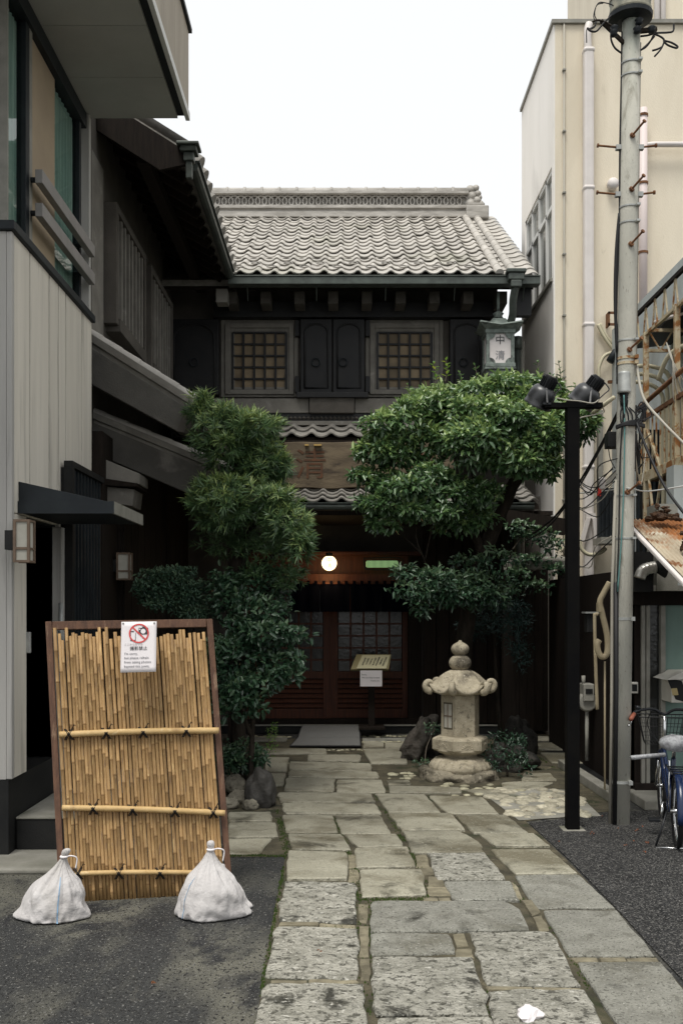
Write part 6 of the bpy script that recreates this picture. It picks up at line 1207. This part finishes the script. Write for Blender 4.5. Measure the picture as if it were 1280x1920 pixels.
# ================================================================ PLANTS
def leaves(name, parent, clumps, n, L, wd, mat, droop=.2, spread=.6, outer=.72, fold=.25, topbias=.35, seed=0, lump=.28, rosette=0, tip=.5, sub=0, back=1.0):
    """leaf-sized faces through the outer volume of uneven clumps; clump = (px, py, depth, rx_px, rz_px, ry_m[, weight])"""
    r = np.random.default_rng(seed); C = []; Rr = []; Wt = []
    for c in clumps:
        p = W(c[0], c[1], c[2]); k = c[2] / F; C.append(p); Rr.append((c[3] * k, c[5], c[4] * k)); Wt.append((c[3] * c[4]) * (c[6] if len(c) > 6 else 1))
    if sub:
        C2_, R2_, W2_ = [], [], []
        for p, q, w_ in zip(C, Rr, Wt):
            for k in range(sub):
                d = r.normal(size=3); d /= np.linalg.norm(d)
                if d[1] > 0: d[1] *= -.6
                f = r.uniform(.30, .58); g_ = r.uniform(.45, .85)
                C2_.append(p + V((q[0] * d[0] * g_, q[1] * d[1] * g_, q[2] * d[2] * g_))); R2_.append((max(q[0] * f * 1.15, .05), max(q[1] * f * 1.1, .05), max(q[2] * f * .9, .035))); W2_.append(w_ * f)
        core = [(p, tuple(x * .82 for x in q), w_ * .9) for p, q, w_ in zip(C, Rr, Wt)]
        C, Rr, Wt = C2_ + [c[0] for c in core], R2_ + [c[1] for c in core], W2_ + [c[2] for c in core]
    C = np.array([tuple(p) for p in C]); Rr = np.array(Rr); Wt = np.array(Wt, float); Wt /= Wt.sum()
    P, D, T = [], [], []
    idx = r.choice(len(C), size=n * 2, p=Wt); cnt = 0
    for i in idx:
        d = r.normal(size=3); d /= np.linalg.norm(d)
        if d[2] < -.25 and r.random() < topbias: d[2] = -d[2]
        if d[1] > .3 and r.random() < .5 * back: d[1] = -d[1]
        lm = 1 + lump * noise.noise(V((d[0] * 2.1 + i * 3.7, d[1] * 2.1 + seed, d[2] * 2.1))) + lump * .5 * noise.noise(V((d[0] * 5 + i, d[1] * 5, d[2] * 5 + seed)))
        rad = (outer + (1.03 - outer) * r.random() ** .6) * lm
        if r.random() < .05: rad *= 1 + .16 * r.random()
        q = C[i] + Rr[i] * d * rad
        m_ = (((q - C) / Rr) ** 2).sum(1); m_[i] = 9
        if m_.min() < (.3 if sub else .5): continue
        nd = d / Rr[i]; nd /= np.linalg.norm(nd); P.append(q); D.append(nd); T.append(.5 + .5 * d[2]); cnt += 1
        if cnt >= n: break
    P, D, T = np.array(P), np.array(D), np.array(T); N = len(P)
    if rosette:
        ax = D + np.array([0, -.15, .45]) + r.normal(size=(N, 3)) * .3; ax /= np.linalg.norm(ax, axis=1)[:, None]; k = rosette
        P = np.repeat(P, k, 0); ax = np.repeat(ax, k, 0); T = np.repeat(T + r.normal(size=N) * .12, k); rv = r.normal(size=(N * k, 3)); rv -= ax * (rv * ax).sum(1)[:, None]; rv /= np.linalg.norm(rv, axis=1)[:, None]
        op = r.uniform(.35, 1.35, N * k)[:, None]; dr = ax * np.cos(op) + rv * np.sin(op); dr[:, 2] -= droop * r.random(N * k); nrm = ax * np.sin(op) - rv * np.cos(op) * 0.6; P = P + ax * r.uniform(-.035, .03, N * k)[:, None]; N = N * k
    else:
        rv = r.normal(size=(N, 3)); dr = D * .55 + rv * spread; dr[:, 2] += .05 - droop * r.random(N); nrm = D * .5 + np.array([0, -.42, .8]) + r.normal(size=(N, 3)) * .36
    dr /= np.linalg.norm(dr, axis=1)[:, None]; nrm -= dr * (nrm * dr).sum(1)[:, None]; nrm /= np.linalg.norm(nrm, axis=1)[:, None]; sd_ = np.cross(dr, nrm)
    ll = (L * r.uniform(.45, 1.3, N))[:, None]; ww = (wd * r.uniform(.75, 1.15, N))[:, None] * .5
    base = P; tipp = P + dr * ll - nrm * ll * .12
    Lf1 = P + dr * ll * .3 + sd_ * ww * .95 + nrm * ww * fold * 2; Lf2 = P + dr * ll * .68 + sd_ * ww * .8 + nrm * ww * fold * 2 - nrm * ll * .04; Rt1 = P + dr * ll * .3 - sd_ * ww * .95 + nrm * ww * fold * 2; Rt2 = P + dr * ll * .68 - sd_ * ww * .8 + nrm * ww * fold * 2 - nrm * ll * .04
    if rosette: vs = np.stack([base, P + dr * ll * .5 + sd_ * ww, tipp, P + dr * ll * .5 - sd_ * ww], 1).reshape(-1, 3); nv = 4; lq = [(0, 1, 2, 3)]
    else: vs = np.stack([base, Rt1, Rt2, tipp, Lf2, Lf1], 1).reshape(-1, 3); nv = 6; lq = [(0, 1, 2, 3), (0, 3, 4, 5)]
    me = bpy.data.meshes.new(name); nf = N * len(lq); me.vertices.add(N * nv); me.vertices.foreach_set('co', (vs - np.array(tuple(ORG[parent]))).ravel().astype(np.float32)); me.loops.add(nf * 4); me.polygons.add(nf)
    li = (np.arange(N)[:, None, None] * nv + np.array(lq)[None]).reshape(-1); me.loops.foreach_set('vertex_index', li.astype(np.int32)); me.polygons.foreach_set('loop_start', np.arange(nf, dtype=np.int32) * 4); me.polygons.foreach_set('loop_total', np.full(nf, 4, np.int32)); me.update(calc_edges=True)
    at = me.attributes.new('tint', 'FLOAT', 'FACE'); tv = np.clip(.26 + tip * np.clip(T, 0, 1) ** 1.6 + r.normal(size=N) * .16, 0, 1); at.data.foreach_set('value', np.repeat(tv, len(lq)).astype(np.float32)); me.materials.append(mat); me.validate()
    o = bpy.data.objects.new(name, me); col.objects.link(o); o.parent = parent; ORG[o] = ORG[parent]; o['kind'] = 'stuff'; return o
def trunk(parent, paths, mat=BARK, name='trunk'):
    for pts, r0, r1 in paths:
        m = MB()
        P_ = smooth_path([W(x, y, d) for x, y, d in pts], 6); k = len(P_); P_ = [p + V((.012 * noise.noise(p * 6), .012 * noise.noise(p * 6 + V((9, 0, 0))), 0)) for p in P_]; m.tube(P_, [(r0 + (r1 - r0) * i / (k - 1)) * (1 + .12 * noise.noise(V((i * .7, r0 * 50, 0)))) for i in range(k)], 10); m.build(name, mat, parent, smooth=True)
POD = leafmat('podocarp_leaf', (.024, .058, .028), (.105, .19, .072), (.38, .47, .15), rough=.42, spec=.6, transl=.3)
OSM = leafmat('osmanthus_leaf', (.028, .07, .033), (.11, .205, .075), (.32, .43, .14), rough=.33, spec=.8, transl=.3)
CAM = leafmat('camellia_leaf', (.011, .032, .018), (.036, .084, .042), (.12, .19, .095), rough=.36, spec=.5, transl=.2)
MAP = leafmat('maple_leaf', (.022, .055, .036), (.06, .12, .07), (.15, .215, .12), rough=.5, transl=.25)
YNG = leafmat('young_leaf', (.10, .22, .04), (.16, .30, .05), (.42, .45, .06), rough=.4, transl=.35)
# --- left cloud-pruned tree
t1 = thing('podocarpus_tree', 'cloud-pruned conifer with narrow leaves in tiers left of the entrance', 'tree', G(455, 1478))
trunk(t1, [([(452, 1478, 9.38), (445, 1340, 9.38), (458, 1220, 9.38), (440, 1100, 9.38), (455, 980, 9.28), (445, 860, 9.18), (440, 800, 9.18)], .075, .03)])
trunk(t1, [([(446, 1100, 9.38), (490, 1060, 9.28), (535, 1020, 9.08)], .03, .012), ([(452, 1000, 9.28), (420, 960, 9.18), (400, 930, 9.08)], .03, .01), ([(447, 880, 9.18), (400, 840, 9.08), (375, 790, 8.98)], .025, .008), ([(447, 880, 9.18), (480, 860, 9.18), (500, 840, 9.18)], .025, .008), ([(456, 1180, 9.38), (500, 1110, 9.18), (545, 1090, 8.98)], .025, .008), ([(450, 1010, 9.28), (500, 970, 9.18), (540, 980, 8.98)], .025, .008)], name='limb')
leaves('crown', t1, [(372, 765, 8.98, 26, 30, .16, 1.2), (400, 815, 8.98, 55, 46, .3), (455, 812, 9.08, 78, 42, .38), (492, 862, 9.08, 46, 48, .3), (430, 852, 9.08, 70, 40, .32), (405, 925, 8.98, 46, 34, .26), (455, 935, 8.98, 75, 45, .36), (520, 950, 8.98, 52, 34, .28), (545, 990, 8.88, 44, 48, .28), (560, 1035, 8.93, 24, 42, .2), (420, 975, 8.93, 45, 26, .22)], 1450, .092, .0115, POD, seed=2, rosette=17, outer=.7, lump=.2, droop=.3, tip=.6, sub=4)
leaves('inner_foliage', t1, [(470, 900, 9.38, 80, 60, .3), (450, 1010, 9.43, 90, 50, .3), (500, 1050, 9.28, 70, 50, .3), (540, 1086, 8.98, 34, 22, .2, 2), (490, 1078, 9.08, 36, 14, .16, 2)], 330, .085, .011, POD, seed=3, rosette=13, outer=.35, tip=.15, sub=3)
# --- left camellia-like bush beneath it
t2 = thing('camellia_bush', 'dark glossy broadleaf bush under the conifer beside the bamboo screen', 'bush', G(465, 1490))
trunk(t2, [([(470, 1490, 9.00), (475, 1350, 9.00), (500, 1230, 9.00)], .03, .012), ([(472, 1380, 9.00), (440, 1300, 8.90), (430, 1240, 8.90)], .022, .008), ([(474, 1340, 9.00), (520, 1270, 8.90), (545, 1230, 8.90)], .02, .006)], name='stem')
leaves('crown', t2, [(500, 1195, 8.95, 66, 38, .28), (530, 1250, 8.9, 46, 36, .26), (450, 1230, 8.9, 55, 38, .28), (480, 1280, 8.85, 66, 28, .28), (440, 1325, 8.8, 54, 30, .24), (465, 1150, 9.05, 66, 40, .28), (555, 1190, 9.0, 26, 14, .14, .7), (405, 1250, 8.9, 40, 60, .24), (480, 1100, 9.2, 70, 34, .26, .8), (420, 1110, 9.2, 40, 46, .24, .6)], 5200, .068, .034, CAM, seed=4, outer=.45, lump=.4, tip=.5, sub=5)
t3 = thing('low_bush', 'small round bush growing from the boulder at the path edge', 'bush', G(458, 1500)); trunk(t3, [([(465, 1500, 9.2), (460, 1440, 9.2), (455, 1410, 9.2)], .02, .008)], name='stem')
leaves('crown', t3, [(452, 1412, 9.2, 44, 32, .2), (485, 1415, 9.1, 18, 20, .12), (425, 1430, 9.2, 24, 26, .15)], 1100, .05, .024, CAM, seed=5, outer=.4, lump=.35, tip=.6, sub=5)
# flowering sprig
t4 = thing('pale_sprig', 'thin pale leafy sprig rising beside the low bush', 'plant', G(505, 1470)); trunk(t4, [([(497, 1465, 9.3), (500, 1410, 9.3), (512, 1365, 9.3)], .006, .003), ([(500, 1420, 9.3), (515, 1390, 9.3), (519, 1360, 9.3)], .004, .002)], TWIG, 'stem')
leaves('leaf_spray', t4, [(508, 1390, 9.3, 14, 32, .06), (513, 1366, 9.3, 9, 12, .05)], 110, .028, .013, YNG, seed=6, outer=.2, tip=.3)
# --- maple-like shrub behind the bamboo screen
t5 = thing('maple_shrub', 'spreading bluish green shrub in pads behind the bamboo screen', 'shrub', G(340, 1500)); trunk(t5, [([(350, 1500, 9.4), (345, 1300, 9.4), (335, 1180, 9.4), (320, 1120, 9.4)], .022, .008), ([(345, 1250, 9.4), (365, 1170, 9.4), (360, 1145, 9.4)], .014, .006)], name='stem')
leaves('crown', t5, [(318, 1088, 9.3, 58, 24, .3), (280, 1106, 9.25, 30, 18, .18), (355, 1110, 9.3, 34, 26, .22), (300, 1130, 9.3, 34, 20, .2), (360, 1148, 9.3, 40, 16, .2), (335, 1120, 9.3, 50, 24, .25)], 3400, .046, .019, MAP, seed=8, outer=.45, lump=.35, spread=.9, tip=.55, sub=6)
# --- right osmanthus tree
t6 = thing('osmanthus_tree', 'large bright green broadleaf tree with domed crown behind the stone lantern', 'tree', G(868, 1420))
trunk(t6, [([(862, 1420, 10.9), (866, 1250, 10.9), (878, 1150, 10.8), (900, 1060, 10.75), (925, 990, 10.7), (952, 930, 10.65), (968, 880, 10.6), (965, 820, 10.6)], .105, .055)])
trunk(t6, [([(905, 1045, 10.75), (880, 980, 10.6), (840, 920, 10.5), (800, 880, 10.4), (770, 820, 10.4)], .05, .012), ([(955, 925, 10.65), (990, 880, 10.6), (1020, 840, 10.6)], .04, .012), ([(880, 985, 10.6), (890, 920, 10.6), (880, 850, 10.5)], .03, .01), ([(800, 1080, 10.4), (790, 1040, 10.4), (760, 1010, 10.4), (722, 985, 10.4)], .012, .006), ([(795, 1050, 10.4), (805, 1010, 10.4), (812, 975, 10.35)], .009, .004), ([(790, 1040, 10.4), (780, 1000, 10.4), (785, 960, 10.35)], .009, .004), ([(760, 1010, 10.4), (745, 985, 10.4), (740, 960, 10.35)], .007, .003), ([(884, 1140, 10.8), (845, 1110, 10.6), (800, 1080, 10.4)], .025, .012), ([(905, 1110, 10.7), (945, 1075, 10.5), (952, 1062, 10.4), (960, 1030, 10.4)], .008, .003)], mat=BARK, name='limb')
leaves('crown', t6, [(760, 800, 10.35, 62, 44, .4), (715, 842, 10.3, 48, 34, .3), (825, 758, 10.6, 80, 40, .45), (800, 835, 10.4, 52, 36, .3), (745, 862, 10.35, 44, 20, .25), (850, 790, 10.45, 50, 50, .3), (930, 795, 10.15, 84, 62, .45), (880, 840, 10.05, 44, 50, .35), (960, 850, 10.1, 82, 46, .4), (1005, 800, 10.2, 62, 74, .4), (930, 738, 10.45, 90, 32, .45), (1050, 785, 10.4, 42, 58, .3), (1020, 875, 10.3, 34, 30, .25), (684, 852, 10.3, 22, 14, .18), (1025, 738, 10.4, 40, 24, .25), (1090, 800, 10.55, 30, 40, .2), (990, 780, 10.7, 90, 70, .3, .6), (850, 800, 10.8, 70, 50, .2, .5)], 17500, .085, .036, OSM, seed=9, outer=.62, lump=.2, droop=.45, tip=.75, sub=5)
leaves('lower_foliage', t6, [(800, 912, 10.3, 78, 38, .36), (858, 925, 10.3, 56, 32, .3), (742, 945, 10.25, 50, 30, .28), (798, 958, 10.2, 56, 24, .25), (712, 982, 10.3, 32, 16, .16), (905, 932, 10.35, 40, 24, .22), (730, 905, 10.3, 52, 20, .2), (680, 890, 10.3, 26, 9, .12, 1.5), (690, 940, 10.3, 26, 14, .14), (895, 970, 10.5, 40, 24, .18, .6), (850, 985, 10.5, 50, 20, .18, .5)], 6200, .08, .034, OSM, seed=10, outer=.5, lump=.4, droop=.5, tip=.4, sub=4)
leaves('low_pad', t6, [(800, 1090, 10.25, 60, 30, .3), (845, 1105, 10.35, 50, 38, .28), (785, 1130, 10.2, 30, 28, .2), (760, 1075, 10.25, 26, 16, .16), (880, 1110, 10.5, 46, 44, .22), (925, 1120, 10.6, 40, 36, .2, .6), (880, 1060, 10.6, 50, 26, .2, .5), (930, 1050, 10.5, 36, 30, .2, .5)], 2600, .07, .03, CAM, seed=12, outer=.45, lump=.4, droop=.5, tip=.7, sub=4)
# upright young shoots on the crown
def shoot(px0, py0, px1, py1, d, n, mat, seed, L=.06):
    rr = random.Random(seed); m = MB(); a, b = W(px0, py0, d), W(px1, py1, d); mid = a.lerp(b, .5) + V((.02, 0, 0)); P_ = smooth_path([a, mid, b], 6); m.tube(P_, .004, 5); o = m.build('shoot', TWIG, t6); vs = []; fs = []
    lv = MB()
    for i in range(n):
        t = .25 + .75 * i / (n - 1); p = P_[min(int(t * (len(P_) - 1)), len(P_) - 1)]; an = i * 2.4 + rr.uniform(-.3, .3); dv = V((math.cos(an), math.sin(an), rr.uniform(.4, 1.0))).normalized(); l = L * (1.15 - .4 * t) * rr.uniform(.8, 1.2); sd2 = dv.cross(V((0, 0, 1))).normalized() * l * .23; u2 = sd2.cross(dv).normalized()
        lv.add([p, p + dv * l * .4 + sd2 + u2 * .004, p + dv * l - V((0, 0, l * .15)), p + dv * l * .4 - sd2 + u2 * .004], [(0, 1, 2), (0, 2, 3)])
    lo = lv.build('shoot_leaves', mat, o); at = lo.data.attributes.new('tint', 'FLOAT', 'FACE'); at.data.foreach_set('value', np.array([rr.random() for _ in lo.data.polygons], np.float32))
for i, (a0, b0, a1, b1, y_) in enumerate([(815, 722, 812, 680, 1), (834, 715, 835, 674, 1), (765, 752, 764, 722, 0), (888, 718, 890, 686, 0), (1008, 735, 1006, 678, 0), (990, 735, 990, 708, 0), (1048, 735, 1046, 678, 0), (1076, 745, 1078, 722, 0), (940, 715, 938, 698, 0), (860, 722, 862, 700, 0), (1030, 728, 1030, 705, 0), (970, 722, 968, 704, 0), (790, 748, 788, 728, 0)]):
    shoot(a0, b0, a1, b1, 10.35, 12 if b0 - b1 > 35 else 8, YNG if y_ else OSM, i + 40, L=.075)
# --- dark maple behind the lantern, vine on the right
t7 = thing('dark_maple', 'dark drooping feathery maple in the shade right of the stone lantern', 'tree', G(950, 1400)); trunk(t7, [([(940, 1400, 11.4), (930, 1280, 11.4), (925, 1180, 11.4), (910, 1120, 11.4)], .03, .012)])
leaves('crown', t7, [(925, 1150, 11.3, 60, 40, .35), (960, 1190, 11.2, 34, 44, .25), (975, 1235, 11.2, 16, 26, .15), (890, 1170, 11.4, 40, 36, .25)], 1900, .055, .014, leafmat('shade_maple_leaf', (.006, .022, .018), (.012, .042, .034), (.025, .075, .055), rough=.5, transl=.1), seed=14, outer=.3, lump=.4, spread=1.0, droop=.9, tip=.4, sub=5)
t8 = thing('climbing_vine', 'thin green vine over the awning board at the passage', 'vine', W(1010, 1075, 12.1)); trunk(t8, [([(960, 1030, 12.0), (985, 1000, 12.0), (1010, 985, 12.0), (1035, 1010, 12.0), (1058, 1040, 12.0)], .008, .004), ([(950, 1130, 12.0), (970, 1090, 12.0), (1000, 1070, 12.0), (1030, 1060, 12.0)], .008, .004)], TWIG, 'stem')
leaves('leaf_spray', t8, [(975, 990, 12.0, 30, 14, .15), (1005, 1005, 12.0, 40, 16, .15), (1035, 1025, 12.0, 20, 18, .12), (990, 1050, 12.0, 45, 10, .12), (970, 1080, 12.0, 24, 18, .12), (1040, 1066, 12.0, 26, 10, .1), (960, 1110, 12.0, 14, 14, .1), (1000, 1100, 12.0, 34, 12, .12)], 950, .062, .036, CAM, seed=15, outer=.2, lump=.5, tip=.9)
t9 = thing('shade_shrub', 'low dark shrub around the rocks right of the stone lantern', 'shrub', G(955, 1455)); trunk(t9, [([(950, 1455, 10.0), (950, 1420, 10.1), (945, 1390, 10.2)], .012, .006)], name='stem')
leaves('crown', t9, [(925, 1420, 9.95, 26, 28, .14), (960, 1405, 10.0, 40, 30, .2), (985, 1435, 9.95, 24, 22, .14), (940, 1385, 10.3, 40, 20, .18)], 420, .05, .02, CAM, seed=21, outer=.3, lump=.5, tip=-.15, sub=4)
t10 = thing('ground_plant', 'small leafy plant between the upright rock and the lantern base', 'plant', G(790, 1440)); trunk(t10, [([(795, 1440, 10.2), (800, 1400, 10.3), (815, 1365, 10.4)], .006, .003)], TWIG, 'stem')
leaves('leaf_spray', t10, [(812, 1366, 10.35, 20, 12, .08), (790, 1430, 10.1, 24, 8, .08)], 160, .03, .014, CAM, seed=22, outer=.2, tip=.6)
